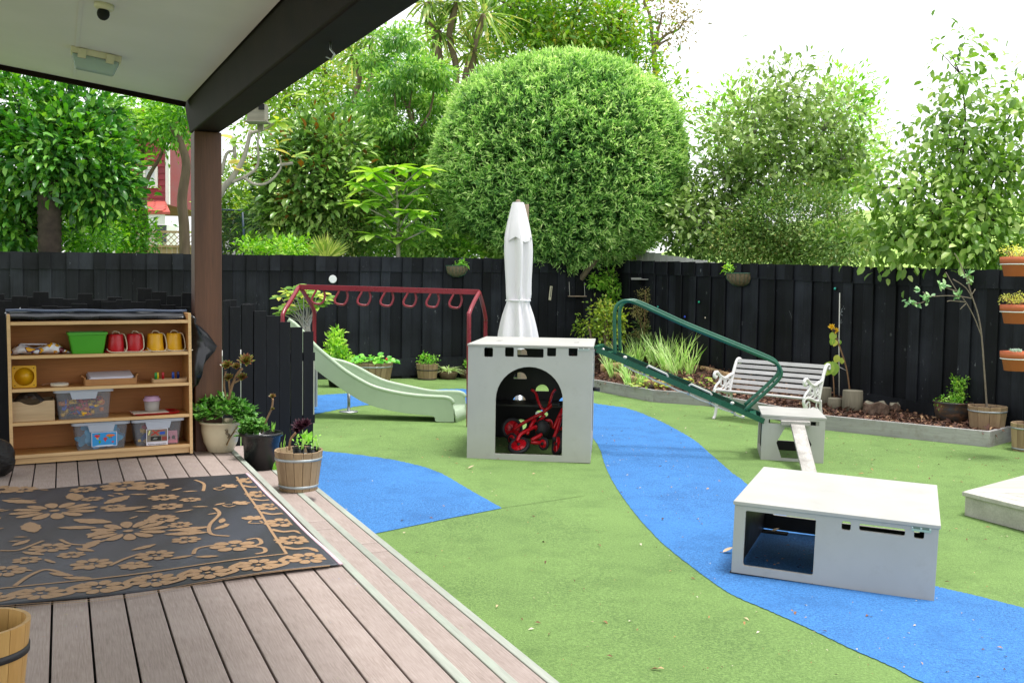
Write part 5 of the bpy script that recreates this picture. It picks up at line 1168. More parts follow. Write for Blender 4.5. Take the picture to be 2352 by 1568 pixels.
# bin bag at the left
p = Zp(-12, 1092, .245); bg_ = empty('black_bag', p, label='shiny black plastic bag slumped at the left end of the shelf', cat='bag')
mb = MB(); n, m = 20, 12; vs = []
for i in range(m + 1):
    f = i / m
    for k in range(n):
        a = 2 * PI * k / n; r_ = .14 * math.sin(PI * min(1, f * .9 + .08)) ** .55 * (1 + .1 * math.sin(4 * a + f * 7) + .06 * math.sin(9 * a - f * 11)); vs.append((r_ * math.cos(a), r_ * math.sin(a) * .9, .27 * f))
mb.add(vs, [(i * n + k, i * n + (k + 1) % n, (i + 1) * n + (k + 1) % n, (i + 1) * n + k) for i in range(m) for k in range(n)], 0, True)
t = NT('bin_bag'); t.bump(t.noise(26, t.coord(), 4, .7), .9, .03); t.fin(lin('#0d0d0f'), .22); mb.build('bag_body', t.m, bg_)
mb = MB(); mb.lathe([(.02, .26), (.015, .28), (.04, .32), (.03, .33), (0, .31)], 12); mb.build('tied_neck', t.m, bg_)
# wooden bucket in the near corner
m_bam = wood('bamboo_bucket', '#b98d4f', '#cfa868', .4, 2, 6, .05, .08)
p = Zp(-52, 1428, .555); o = empty('wooden_bucket', (p.x, p.y, .2415), label='varnished wooden bucket with black hoop at the bottom left corner', cat='bucket')
RB = .155; HB = .312; ns = 14
for k in range(ns):
    a0, a1 = 2 * PI * k / ns + .006, 2 * PI * (k + 1) / ns - .006; mb = MB(); vs = []
    for z, ro_ in ((0, .125), (HB, RB)):
        for r_ in (ro_, ro_ - .014):
            for q in range(4): a = a0 + (a1 - a0) * q / 3; vs.append((r_ * math.cos(a), r_ * math.sin(a), z))
    fs = []
    for q in range(3): fs += [(q, q + 1, 8 + q + 1, 8 + q), (4 + q + 1, 4 + q, 12 + q, 12 + q + 1), (8 + q, 8 + q + 1, 12 + q + 1, 12 + q), (q + 1, q, 4 + q, 4 + q + 1)]
    fs += [(0, 8, 12, 4), (3, 7, 15, 11)]; mb.add(vs, fs); mb.build('stave', m_bam, o)
for z, r_ in ((.22, .1475), (.07, .133)):
    mb = MB(); mb.lathe([(r_, z - .012), (r_ + .0035, z - .012), (r_ + .0045, z + .012), (r_ + .001, z + .012)], 40); mb.build('hoop', m_rubber, o)
mb = MB(); mb.lathe([(0, .02), (.12, .02), (.12, .03), (0, .03)], 24); mb.build('floor', m_bam, o)
for i in range(9):
    m_ = MB(); m_.tube([(rng.uniform(-.09, .09), rng.uniform(-.09, .09), .04), (rng.uniform(-.1, .1), rng.uniform(-.1, .1), .2)], .008, 6); m_.build('stick', plain('twig_brown', '#6b4c30', .8) if i == 0 else bpy.data.materials['twig_brown'], o)

# ================================================================== woven rug
RN0, RN1, RS0, RS1 = -.62, 1.222, 4.84, 7.46
RR = Matrix.Rotation(R(-1.2), 4, 'Z')
def rugz(n, s): return .2455 + .009 * (1 + math.sin(n * 5.1 + s * .7)) * (.35 + .65 * (1 - min(1, (s - RS0) / .5)) * .7) + .003 * math.sin(s * 6 + n * 2)
def rugsh(n, s): return n + (s - 7.46) * -.012, s + (n - 1.2) * .075
t = NT('woven_black_rug'); v = t.coord('Object'); wv_ = t.n('TexWave', Scale=85.0, wave_type='BANDS', bands_direction='DIAGONAL'); t.set(wv_.inputs['Vector'], v)
bd_ = t.ramp(t.noise(2.3, t.coord('Object', (1, .25, 1)), 3), (.42, BW(0)), (.7, BW(.5)))  # mask for paler bands that paint a sheen into the rug colour
c = t.mix(t.ramp(wv_.outputs[0], (.3, BW(0)), (.8, BW(1))), lin('#121317'), lin('#26282e')); c = t.mix(bd_, c, lin('#4d5260')); t.bump(wv_.outputs[0], .35, .003); m_rug = t.fin(c, .42)
t = NT('woven_tan_straw'); v = t.coord('Object'); wv_ = t.n('TexWave', Scale=85.0, wave_type='BANDS', bands_direction='DIAGONAL'); t.set(wv_.inputs['Vector'], v)
c = t.mix(t.ramp(wv_.outputs[0], (.2, BW(0)), (.7, BW(1))), lin('#85684a'), lin('#ad8a66')); t.bump(wv_.outputs[0], .3, .003); m_tanw = t.fin(c, .6)
rug = empty('woven_rug', DS(.3, 6.1, .245), label='black and tan floral woven plastic rug spread on the deck', cat='rug'); rg0 = Vector(rug.location)
NN, NSS = 60, 70; vs = []
for i in range(NN + 1):
    for j in range(NSS + 1):
        n, s = RN0 + (RN1 - RN0) * i / NN, RS0 + (RS1 - RS0) * j / NSS; z = rugz(n, s); vs.append(DS(*rugsh(n, s), z) - rg0)
mb = MB(); mb.add(vs, [(i * (NSS + 1) + j, (i + 1) * (NSS + 1) + j, (i + 1) * (NSS + 1) + j + 1, i * (NSS + 1) + j + 1) for i in range(NN) for j in range(NSS)], 0, True)
ro_ = mb.build('rug_sheet', m_rug, rug); md = ro_.modifiers.new('t', 'SOLIDIFY'); md.thickness = .003; md.offset = 0
# ornament: flat woven shapes laid into the sheet
orn = MB()
def inv(px, py):
    p = Zp(px, py, .25); n, s = NV.dot(p), UV.dot(p); return n, s
def shape(pts, k=.0042):
    c = (sum(p[0] for p in pts) / len(pts), sum(p[1] for p in pts) / len(pts))
    q = []
    for n, s in [c] + pts:
        n2, s2 = min(max(n, RN0 + .01), 1.21), min(max(s, 4.6), 7.6)
        # undo the skew for the height lookup
        q.append(DS(n2, s2, rugz(n2, s2 - (n2 - 1.2) * .075) + k) - rg0)
    m = len(pts); orn.add(q, [(0, 1 + i, 1 + (i + 1) % m) for i in range(m)])
def petal(cx, cy, a, r0, r1, w_, k=10):
    pts = []
    for i in range(k):
        t_ = 2 * PI * i / k; x = (r0 + r1) / 2 + (r1 - r0) / 2 * math.cos(t_); y = w_ / 2 * math.sin(t_) * (1 + .25 * math.cos(t_)); pts.append((cx + x * math.cos(a) - y * math.sin(a), cy + x * math.sin(a) + y * math.cos(a)))
    shape(pts)
def flower(c, r, np_=8, a0=0, w_=None, core=True):
    for i in range(np_): petal(c[0], c[1], a0 + 2 * PI * i / np_, r * .3, r, w_ or r * (4.0 / np_))
    if core: petal(c[0], c[1], 0, -r * .13, r * .13, r * .24, 8)
def leafsh(c, a, L, W_):
    pts = []; k = 9
    for sg in (1, -1):
        for i in range(k): f = i / (k - 1) if sg > 0 else 1 - i / (k - 1); pts.append((f * L, sg * W_ / 2 * math.sin(PI * f) ** .8 * (1 + .22 * (i % 2)) + .1 * L * f * f))
    shape([(c[0] + x * math.cos(a) - y * math.sin(a), c[1] + x * math.sin(a) + y * math.cos(a)) for x, y in pts])
def stripe(pts, w_):
    pts = [Vector((p[0], p[1], 0)) for p in pts]; c = bez(pts, 5) if len(pts) > 2 else [pts[0].lerp(pts[1], i / 40) for i in range(41)]
    for a, b in zip(c, c[1:]):
        d = (b - a); nn = Vector((-d.y, d.x, 0)).normalized() * (w_ / 2); e = d.normalized() * .002; shape([((a - nn - e).x, (a - nn - e).y), ((b - nn + e).x, (b - nn + e).y), ((b + nn + e).x, (b + nn + e).y), ((a + nn - e).x, (a + nn - e).y)])
R3 = lambda x, y: inv((x / 1.68) / 1.7415, (1850 + y / 1.68) / 1.7415)
bn_ = [R3(*p) for p in ((-130, 925), (270, 880), (665, 830), (1035, 785), (1395, 745), (1735, 700), (2065, 650))]
br_ = [R3(*p) for p in ((1970, 520), (1895, 400), (1820, 295), (1750, 205), (1690, 118))]
for i, p in enumerate(bn_ + br_): flower(p, .108, 9 if i % 2 else 8, .2 * i)
allb = bn_ + br_
for a, b in zip(allb, allb[1:]):
    m_ = ((a[0] + b[0]) / 2, (a[1] + b[1]) / 2); d = Vector((b[0] - a[0], b[1] - a[1])); nn = Vector((-d.y, d.x)).normalized() * .085; dd = d.normalized()
    stripe([(m_[0] - nn.x - dd.x * .09, m_[1] - nn.y - dd.y * .09), (m_[0] - nn.x * .5, m_[1] - nn.y * .5), (m_[0] + nn.x * .3, m_[1] + nn.y * .3), (m_[0] + nn.x * .95 + dd.x * .07, m_[1] + nn.y * .95 + dd.y * .07)], .034)
    for s_ in (-1, 1): petal(m_[0] + dd.x * .05 * s_ - nn.x * .75 * s_ * -1, m_[1] + dd.y * .05 * s_ - nn.y * .75 * s_ * -1, .6, -.017, .017, .026, 7)
stripe([R3(-400, 905), R3(0, 850), R3(1000, 735)], .016); stripe([R3(1000, 735), R3(1925, 622)], .016); stripe([R3(1925, 622), R3(1750, 340), R3(1590, 95)], .016)
for dy in (0, 14): stripe([R3(-300, 1010 + dy), R3(150, 965 + dy), R3(800, 893 + dy), R3(1400, 800 + dy * .7), R3(2215, 695 + dy * .3)], .007)
c = R3(365, 322); flower(c, .25, 12, .1, .075)
for i in range(8):
    a = 2 * PI * i / 8 + .35; leafsh((c[0] + .3 * math.cos(a), c[1] + .3 * math.sin(a)), a + .45, .26, .095)
c = R3(860, 455); flower(c, .22, 12, 0, .066)
for a, L in ((-.4, .25), (2.4, .22), (.9, .18), (3.9, .2)): leafsh((c[0] + .21 * math.cos(a), c[1] + .21 * math.sin(a)), a + .3, L, .065)
for x, y, r, k in ((335, 570, .105, 8), (615, 680, .1, 8), (1040, 625, .1, 8), (1570, 565, .125, 7), (1125, 300, .1, 8), (1085, 385, .1, 8), (1015, 165, .12, 8), (1100, 235, .1, 8), (30, 735, .1, 8), (835, 160, .16, 8), (-20, 185, .14, 9)): flower(R3(x, y), r, k, x * .01)
for pts in (((0, 595), (120, 590), (220, 550), (290, 520)), ((405, 510), (470, 540), (580, 545), (730, 510)), ((100, 830), (200, 760), (320, 720), (470, 760)), ((740, 690), (830, 650), (950, 610)), ((1300, 620), (1330, 580), (1480, 555)), ((1660, 520), (1730, 510), (1755, 545), (1690, 570)), ((1690, 570), (1770, 580), (1780, 610), (1720, 625)), ((1440, 310), (1475, 350), (1410, 420), (1420, 480), (1540, 495)), ((1310, 120), (1370, 145), (1365, 190))): stripe([R3(*p) for p in pts], .022)
for x, y, a, L in ((80, 560, .9, .15), (150, 600, -.9, .15), (590, 500, 1.1, .15), (510, 570, -1, .14), (640, 470, .6, .14), (880, 590, .5, .16), (790, 690, -.6, .18), (330, 740, -.8, .14), (420, 770, -.5, .14), (480, 720, .4, .12), (1360, 460, 2.6, .14), (1440, 450, .7, .14), (1480, 410, 1.2, .12), (1400, 300, 2.8, .1), (1440, 290, .6, .1), (1330, 190, 3.0, .1), (1300, 630, 3.2, .12), (1310, 640, -.4, .12), (1150, 190, .6, .1), (990, 215, 2.6, .12), (1170, 340, .2, .12), (1010, 335, 2.5, .1), (1100, 480, -.3, .24)): leafsh(R3(x, y), a, L, L * .3)
for i in range(24):
    n, s = rng.uniform(-.5, .95), rng.uniform(5.15, 7.3); leafsh((n, s), rng.random() * 6.28, rng.uniform(.05, .09), .022)
for x, y, r, k in ((180, 660, .07, 7), (480, 620, .07, 7), (1250, 520, .08, 7), (1210, 420, .07, 8), (760, 300, .08, 8), (620, 240, .07, 7), (1280, 250, .07, 7), (900, 690, .07, 7), (150, 180, .1, 8), (560, 180, .09, 8)): flower(R3(x, y), r, k, x * .02)
for x, y, a in ((1560, 280, .3), (1690, 390, 1.2), (1490, 165, .4)):
    n, s = R3(x, y)
    for i in range(4): petal(n, s, a + .45 * i - .6, .02, .13 - .02 * abs(i - 1.5), .04)
    stripe([(n, s), (n - .06 * math.cos(a), s - .06 * math.sin(a)), (n - .09 * math.cos(a + .9), s - .09 * math.sin(a + .9)), (n - .05 * math.cos(a + 1.5), s - .05 * math.sin(a + 1.5))], .014)
oo = orn.build('woven_ornament', m_tanw, rug); tag(oo, kind='stuff')
e0, e1_ = rugsh(RN1 + .006, RS0), rugsh(RN1 + .006, RS1); mb = MB()
mb.tube([DS(*rugsh(RN1 + .004, RS0 + (RS1 - RS0) * i / 40), rugz(RN1, RS0 + (RS1 - RS0) * i / 40) + .002) - rg0 for i in range(41)], .011, 6, flat=.4); mb.build('pink_selvedge', plain('pink_binding', '#d9b9c4', .8, .2, 60), rug)
# ================================================================== planting helpers
def B(px, py, y, rx, rz, n, ry=None):
    c = Yp(px, py, y); s_ = y / FPX; return (tuple(c), (rx * s_, ry or rx * s_ * .9, rz * s_), n)
m_trunk = plain('grey_brown_bark', '#7a6a58', .95, .3, 9, .8, 30, stretch=(1, 1, .25))
m_pale = plain('pale_grey_bark', '#9d978c', .95, .25, 9, .6, 30, stretch=(1, 1, .25))
m_darkb = plain('dark_bark', '#3c3129', .95, .35, 9, .9, 25, stretch=(1, 1, .3))
def wob(a, b, n=5, k=.06):
    a, b = Vector(a), Vector(b); L_ = (b - a).length
    return [a.lerp(b, i / n) + (Vector((rng.uniform(-1, 1), rng.uniform(-1, 1), rng.uniform(-.4, .4))) * (k * L_) if 0 < i < n else Vector()) for i in range(n + 1)]
def tree(name, label, base, blobs, mat, L=.12, Wr=.45, k=6, cr=.12, tmpl='diamond', tr=.08, bark=None, limbs=14, stems=1, fork=None, group=None, cat='tree', **kw):
    base = Vector(base); root = empty(name, base, label=label, cat=cat, group=group)
    P, A, U, Ls, Ws, rnd, C = cloud([((Vector(c) - base), r, n) for c, r, n in blobs], k, cr, L, Wr, **kw)
    me = leafmesh('crown', P, A, U, Ls, Ws, tmpl, rnd); me.materials.append(mat); put('crown', me, root)
    mb = MB(); cen = Vector(C.mean(0)); lo = min(c[2] - r[2] for c, r, n in [((Vector(c) - base), r, n) for c, r, n in blobs])
    fk = Vector(fork) - base if fork is not None else Vector((cen.x * .5, cen.y * .5, max(.3, lo + .15 * (cen.z - lo))))
    for s_ in range(stems):
        b0 = Vector((rng.uniform(-1, 1), rng.uniform(-1, 1), 0)) * (tr * 1.5 if stems > 1 else 0) - Vector((0, 0, .3))
        pts = bez(wob(b0, fk, 4, .03), 3); mb.tube(pts, [tr * (1 - .4 * i / len(pts)) for i in range(len(pts))], 8)
    ends = []
    for c, r, n in blobs:
        e = Vector(c) - base; pts = bez(wob(fk, e, 4, .07), 3); mb.tube(pts, [tr * .55 * (1 - .75 * i / len(pts)) for i in range(len(pts))], 6); ends += pts[4:]
    idx = nr.choice(len(C), min(limbs, len(C)), replace=False)
    for i in idx:
        e = Vector(C[i]); q = min(ends, key=lambda p: (p - e).length); mb.tube(bez(wob(q, e, 3, .08), 2), [tr * .2, tr * .17, tr * .15, tr * .12, tr * .1, tr * .08, tr * .06], 5)
    mb.build('trunk', bark or m_trunk, root); return root
def unit_leaf(name, mat, curl=.18, fold=.25, wr=.4, pts=5):
    m_ = MB(); m_.leaf((0, 0, 0), (1, 0, 0), (0, 0, 1), 1, wr, curl, fold, pts=pts); return m_.mesh(name, mat)
def leafobj(me, root, p, a, up, L, name='leaf', w=1.0):
    a, s_, u = frame(a, up); o = put(name, me, root)
    p = Vector(p) - Vector(root.location)
    o.matrix_local = Matrix(((a.x * L, -s_.x * L * w, u.x * L, p.x), (a.y * L, -s_.y * L * w, u.y * L, p.y), (a.z * L, -s_.z * L * w, u.z * L, p.z), (0, 0, 0, 1))); return o
def rv(k=1): return Vector((rng.uniform(-k, k), rng.uniform(-k, k), rng.uniform(-k, k)))
GB = -.5
# ================================================================== trees beyond the fences
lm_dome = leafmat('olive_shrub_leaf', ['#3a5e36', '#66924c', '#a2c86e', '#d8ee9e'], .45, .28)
dc = Yp(1285, 380, 19.35); sD = 19.35 / FPX
dome = empty('round_tree', (dc.x, dc.y, GB), label='huge rounded clipped tree with narrow leaves spilling over the back fence', cat='tree'); db = Vector(dome.location)
n = 12500; u = nrm(nr.normal(size=(n, 3))); u = u[(u[:, 1] < .55)]; n = len(u)
u = nrm(np.sign(u) * np.abs(u) ** .9); sup = (np.abs(u) ** 2.3).sum(1, keepdims=True) ** (-1 / 2.3)
rad = sup * (1 + .022 * np.sin(u[:, 0:1] * 6 + 1) * np.cos(u[:, 2:3] * 7) + .02 * np.sin(u[:, 0:1] * 17) * np.sin(u[:, 2:3] * 15 + 2) + .018 * nr.normal(size=(n, 1))) * .925
rr = np.array([292 * sD, 2.3, np.nan]); rz = np.where(u[:, 2:3] > 0, 248 * sD, 250 * sD)
C = np.concatenate([u[:, :1] * rr[0] * rad, u[:, 1:2] * rr[1] * rad, u[:, 2:3] * rz * rad], 1) + np.array(dc - db)[None]
D_ = nrm(u + np.array([0, 0, .35])[None] + nr.normal(size=(n, 3)) * .25); kk = 12
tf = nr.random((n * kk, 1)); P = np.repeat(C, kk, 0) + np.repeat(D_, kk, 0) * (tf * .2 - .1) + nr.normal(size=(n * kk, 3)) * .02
A = np.repeat(D_, kk, 0) * .9 + nr.normal(size=(n * kk, 3)) * .55
U = nr.normal(size=A.shape) * .5 + np.repeat(u, kk, 0); U[:, 2] += .4
L_ = .072 + .045 * nr.random(n * kk); rc = nr.random(n)
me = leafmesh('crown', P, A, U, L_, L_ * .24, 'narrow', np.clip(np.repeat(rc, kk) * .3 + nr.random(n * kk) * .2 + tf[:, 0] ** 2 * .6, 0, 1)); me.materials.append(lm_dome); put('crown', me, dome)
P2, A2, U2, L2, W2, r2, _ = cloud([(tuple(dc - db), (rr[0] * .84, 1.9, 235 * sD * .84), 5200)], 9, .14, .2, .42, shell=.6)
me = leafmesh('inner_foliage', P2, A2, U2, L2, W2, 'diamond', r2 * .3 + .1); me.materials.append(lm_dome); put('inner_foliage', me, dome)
mb = MB(); mb.tube([(0, 0, 0), (.05, 0, .8), (0, 0, 1.6)], [.2, .17, .15], 9)
for i in range(9): mb.tube(bez(wob((0, 0, 1.4), Vector((rng.uniform(-2, 2), rng.uniform(-1.5, 1.5), rng.uniform(2, 4.6))), 4, .06), 3), [.09 - .005 * q for q in range(13)], 6)
mb.build('trunk', m_trunk, dome)

lm_mag = leafmat('broad_magnolia_leaf', ['#435f28', '#64873a', '#86a44e', '#b6c47e'], .4, .3, obj=False)
lm_mago = leafmat('broad_magnolia_leaf_single', ['#57792f', '#7ba347', '#9fbd60', '#b9c97c'], .38, .3, obj=True)
mgb = [B(2205, 170, 13.4, 55, 100, 46, .5), B(2195, 310, 13.4, 110, 90, 125, .7), B(2120, 440, 13.3, 150, 95, 225, .7), B(2290, 400, 13.2, 100, 130, 240, .7), B(2075, 545, 13.3, 120, 60, 170, .6), B(2240, 545, 13.0, 130, 75, 300, .6), B(2330, 250, 13.2, 50, 90, 60, .5)]
mg = tree('magnolia_tree', 'open magnolia tree with large pale green leaves behind the right fence', (Yp(2200, 700, 13.5).x, 13.5, GB), mgb, lm_mag, .135, .5, 4, .16, 'oval', .05, m_darkb, 170, 3, out=.3, jit=.9, droop=.45, shell=.25, upn=1.2)
me_m = unit_leaf('leaf', lm_mago, .25, .2, .52)
for c, r, n in mgb:
    for i in range(int(n * .2)):
        u_ = rv(1).normalized(); p = Vector(c) + Vector((u_.x * r[0], -abs(u_.y) * r[1], u_.z * r[2])) * rng.uniform(.4, .9)
        leafobj(me_m, mg, p, Vector((u_.x * .5, -.2, -.35)) + rv(.6), Vector((0, -.4, 1)) + rv(.5), rng.uniform(.13, .2))
lm_cam = leafmat('camellia_leaf', ['#46602f', '#6a8642', '#92aa60', '#c2cc98'], .35, .25)
tree('camellia_tree', 'multi-stemmed camellia tree with pale grey branches behind the right fence', (Yp(1795, 700, 18.4).x, 18.4, GB),
     [B(1800, 215, 18.2, 110, 80, 120), B(1730, 310, 18.2, 120, 90, 190), B(1890, 300, 18.2, 105, 95, 150), B(1670, 410, 18.2, 90, 70, 140), B(1800, 400, 18.2, 130, 70, 170), B(1930, 370, 18.2, 80, 60, 120), B(1600, 500, 18.0, 70, 60, 110)], lm_cam, .135, .5, 7, .15, 'oval', .06, m_pale, 130, 4, fork=Yp(1795, 440, 18.4), out=.4, jit=.9, droop=.1, shell=.3, lump=.25)
lm_small = leafmat('small_bronze_leaf', ['#3a5a2a', '#5a7c3c', '#7f9a52', '#9c965a'], .45, .25)
tree('dense_bush', 'dense small-leaved bush growing low along the right fence', (Yp(1820, 700, 17.4).x, 17.4, GB), [B(1830, 520, 17.4, 140, 85, 1700, .6), B(1720, 555, 17.6, 100, 45, 800, .5), B(1930, 560, 16.6, 70, 40, 420, .5)], lm_small, .075, .48, 7, .1, 'diamond', .04, m_darkb, 25, 2, cat='bush', shell=.7, lump=.2)
lm_dkc = leafmat('dark_camellia_leaf', ['#2f4a24', '#4c6a34', '#6f8a4c', '#93a468'], .35, .25)
tree('camellia_bush', 'sprawling camellia bush with red buds left of the dense bush', (Yp(1600, 700, 18.9).x, 18.9, GB), [B(1600, 545, 18.9, 85, 48, 260, .5), B(1560, 470, 19.0, 45, 70, 110, .5), B(1680, 500, 18.6, 60, 70, 150, .5)], lm_dkc, .11, .5, 6, .13, 'oval', .04, m_trunk, 30, 3, cat='bush', shell=.3, jit=1)
lm_lite = leafmat('light_tree_leaf', ['#4d7a2c', '#79a83f', '#a2c95c', '#c5dc86'], .5, .35)
tree('light_green_tree', 'light green tree standing behind the camellia tree', (Yp(1930, 700, 22).x, 22, GB), [B(1935, 300, 22, 75, 130, 240), B(1700, 290, 22, 90, 90, 190), B(1960, 400, 22, 70, 50, 110)], lm_lite, .16, .4, 7, .2, 'diamond', .09, m_trunk, 20)
lm_tall = leafmat('tall_tree_leaf', ['#3a5a22', '#5f8a30', '#8aae44', '#b3a24a'], .5, .35)
tall = tree('tall_tree', 'tall spreading tree rising behind the round clipped tree', (Yp(1290, 700, 27).x, 27, GB), [B(1320, 50, 27, 160, 90, 480), B(1210, 130, 27, 130, 80, 340), B(1400, 150, 27, 110, 80, 260), B(1500, 250, 27, 75, 85, 170), B(1180, 20, 27, 120, 70, 280), B(1420, 60, 27, 60, 50, 90)], lm_tall, .2, .4, 8, .28, 'diamond', .22, m_trunk, 60, 1, shell=.35, lump=.3, out=.4)
lm_redl = leafmat('reddish_leaf', ['#5c5a34', '#7c7a44', '#8e7a50', '#9a8a60'], .5, .3)
tree('overhanging_tree', 'thin reddish branch tips hanging into the white sky at top right', (Yp(1480, 700, 29).x, 29, GB), [B(1480, -40, 29, 80, 60, 70), B(1520, 30, 29, 70, 40, 48), B(1570, 50, 29, 35, 25, 18), B(1535, 90, 29, 22, 40, 16)], lm_redl, .14, .4, 6, .22, 'diamond', .12, m_trunk, 24, shell=.1)
# feathery layered tree
lm_fea = leafmat('feathery_leaf', ['#3f6a35', '#628f45', '#8fb35a', '#b9cf78'], .5, .35)
pads = [(915, 92, 75, 24), (960, 160, 75, 24), (905, 190, 60, 20), (940, 222, 85, 24), (1000, 245, 60, 26), (800, 312, 75, 26), (890, 298, 70, 24), (965, 312, 70, 24), (855, 352, 80, 24), (930, 360, 80, 26), (800, 380, 55, 20), (985, 380, 50, 24), (890, 420, 80, 22), (960, 440, 60, 26), (860, 140, 45, 18), (1000, 180, 45, 22), (870, 255, 60, 22), (920, 470, 70, 30), (990, 320, 40, 40)]
tree('feathery_tree', 'bright green feathery tree with layered horizontal branches', (Yp(925, 700, 20.5).x, 20.5, GB), [B(x, y, 20.5 + rng.uniform(-.6, .6), rx, rz, int(rx * 1.9), .55) for x, y, rx, rz in pads], lm_fea, .13, .34, 8, .1, 'diamond', .09, m_trunk, 40, shell=.0, droop=.25, upn=1.6, flatten=.5, out=.7, jit=.6)
lm_bronze = leafmat('bronze_backed_leaf', ['#35562a', '#577c38', '#7fa04e', '#a8bc6c'], .28, .15, back='#8a5c2c', gloss=.6)
tree('bronze_magnolia', 'dark glossy evergreen magnolia with bronze leaf backs behind the back fence', (Yp(720, 700, 18.6).x, 18.6, GB), [B(715, 430, 18.6, 110, 110, 420), B(760, 340, 18.8, 80, 65, 220), B(665, 490, 18.5, 70, 70, 200), B(800, 470, 18.5, 60, 80, 200), B(690, 350, 18.6, 60, 50, 100)], lm_bronze, .19, .4, 6, .15, 'oval', .1, m_trunk, 20, shell=.65, out=.9, jit=.7, lump=.2)
lm_back = leafmat('far_tree_leaf', ['#48702a', '#739a3a', '#9fbb55', '#c7b45c'], .5, .35)
tree('background_tree', 'loose yellow-green tree far behind the feathery tree', (Yp(720, 700, 30).x, 30, GB), [B(640, 190, 30, 90, 80, 170), B(740, 170, 30, 80, 80, 150), B(830, 200, 30, 80, 90, 190), B(700, 280, 30, 110, 60, 200), B(600, 270, 30, 60, 50, 70), B(1000, 130, 30, 60, 120, 160)], lm_back, .2, .42, 7, .3, 'diamond', .16, m_trunk, 50, shell=.2, lump=.3)
lm_yel = leafmat('yellow_hedge_leaf', ['#40602a', '#668c34', '#93b044', '#b9b84e'], .5, .3)
tree('tall_hedge', 'yellow-green hedge behind the trampoline net right of the veranda post', (Yp(560, 700, 24).x, 24, GB), [B(560, 450, 24, 60, 85, 420), B(530, 520, 24, 60, 60, 300), B(610, 500, 23, 50, 70, 260)], lm_yel, .12, .45, 8, .15, 'diamond', .08, m_darkb, 15, cat='hedge', shell=.7)
lm_rho = leafmat('rhododendron_leaf', ['#1f4420', '#37692a', '#5f9637', '#9ac254'], .3, .25, gloss=.55)
tree('broadleaf_tree', 'large glossy broad-leaved tree at the far left behind the fence', (Yp(60, 700, 16.6).x, 16.6, GB), [B(50, 250, 16.6, 120, 90, 330), B(150, 350, 16.4, 140, 90, 420), B(40, 400, 16.5, 100, 110, 330), B(215, 420, 16.4, 90, 80, 260), B(190, 260, 16.8, 90, 70, 190), B(20, 520, 16.4, 90, 60, 200), B(-60, 330, 16.5, 80, 160, 200)], lm_rho, .17, .42, 6, .13, 'oval', .1, m_darkb, 30, shell=.5, out=.8, jit=.7, lump=.25)
lm_lft = leafmat('left_tree_leaf', ['#2f5a22', '#4f8430', '#79ab3e', '#a9c95a'], .45, .35)
tree('leaning_tree', 'slender leaning tree with light foliage in front of the red house', (Yp(335, 700, 20.5).x, 20.5, GB), [B(340, 270, 20.5, 105, 60, 320), B(255, 345, 20.5, 70, 65, 240), B(395, 285, 20.5, 45, 50, 110), B(255, 490, 20, 65, 75, 330), B(310, 545, 20, 45, 35, 130)], lm_lft, .12, .45, 7, .16, 'diamond', .1, m_trunk, 30, 2, shell=.35, fork=Yp(330, 440, 20.5), lump=.2)
root = empty('tree_trunk', Yp(420, 700, 19), label='pale knobbly tree trunk rising beside the veranda post', cat='tree'); root.location.z = GB; o0 = Vector(root.location)
mb = MB(); mb.tube([p - o0 for p in bez([Vector((o0.x, 19, GB)), Yp(424, 560, 19), Yp(418, 460, 19), Yp(428, 380, 19), Yp(415, 330, 19), Yp(395, 290, 19)], 4)], [.11 - .0025 * i for i in range(21)], 10); mb.build('trunk', m_trunk, root)
P, A, U, Ls, Ws, rnd, C = cloud([((Vector(c) - o0), r, n) for c, r, n in [B(390, 270, 19, 60, 45, 80), B(430, 240, 19, 50, 40, 60)]], 7, .15, .13, .45); me = leafmesh('crown', P, A, U, Ls, Ws, 'diamond', rnd); me.materials.append(lm_lft); put('crown', me, root)
root = empty('palm_trunk', Yp(116, 700, 16), label='dark ringed palm trunk standing behind the fence at the left', cat='tree'); root.location.z = GB
mb = MB(); prof = []
for i in range(34): z = i * .11; prof += [(.185, z), (.165, z + .09)]
mb.lathe(prof, 16); mb.build('trunk', plain('ringed_palm_bark', '#4a4038', .95, .4, 8, .8, 25), root)
P, A, U, Ls, Ws, rnd, C = cloud([((0, 0, 3.75), (.6, .5, .5), 40)], 6, .1, .18, .4); me = leafmesh('crown', P, A, U, Ls, Ws, 'oval', rnd); me.materials.append(lm_rho); put('crown', me, root)
# cabbage trees
lm_cord = leafmat('cabbage_tree_leaf', ['#4a6a2c', '#759444', '#9db765', '#bcae70'], .4, .3)
def sword_head(mb, c, n, L, W_, low=-.7):
    for i in range(n):
        a = rng.random() * 2 * PI; e = rng.uniform(low, 1.3); d = Vector((math.cos(a) * math.cos(e), math.sin(a) * math.cos(e), math.sin(e)))
        mb.leaf(Vector(c) + d * .05, d, Vector((0, 0, 1)) if abs(d.z) < .95 else Vector((1, 0, 0)), L * rng.uniform(.7, 1.1), W_, .12 + .4 * rng.random() * (1 if e < .6 else .3), .15, pts=4)
ct = empty('cabbage_tree', (Yp(1020, 700, 23).x, 23, GB), label='cabbage tree with spiky heads above the feathery tree', cat='tree'); co = Vector(ct.location)
heads = [(1007, 72, 70), (1112, 35, 80), (1087, 118, 50), (980, 5, 60), (1050, 5, 55)]
mb = MB()
fk = Yp(1040, 330, 23) - co; mb.tube([(0, 0, -.3), (0, 0, 1.5), fk], [.17, .15, .13], 8)
for x, y, r in heads: mb.tube(bez(wob(fk, Yp(x, y, 23) - co, 4, .05), 3), .075, 7)
mb.build('trunk', m_trunk, ct)
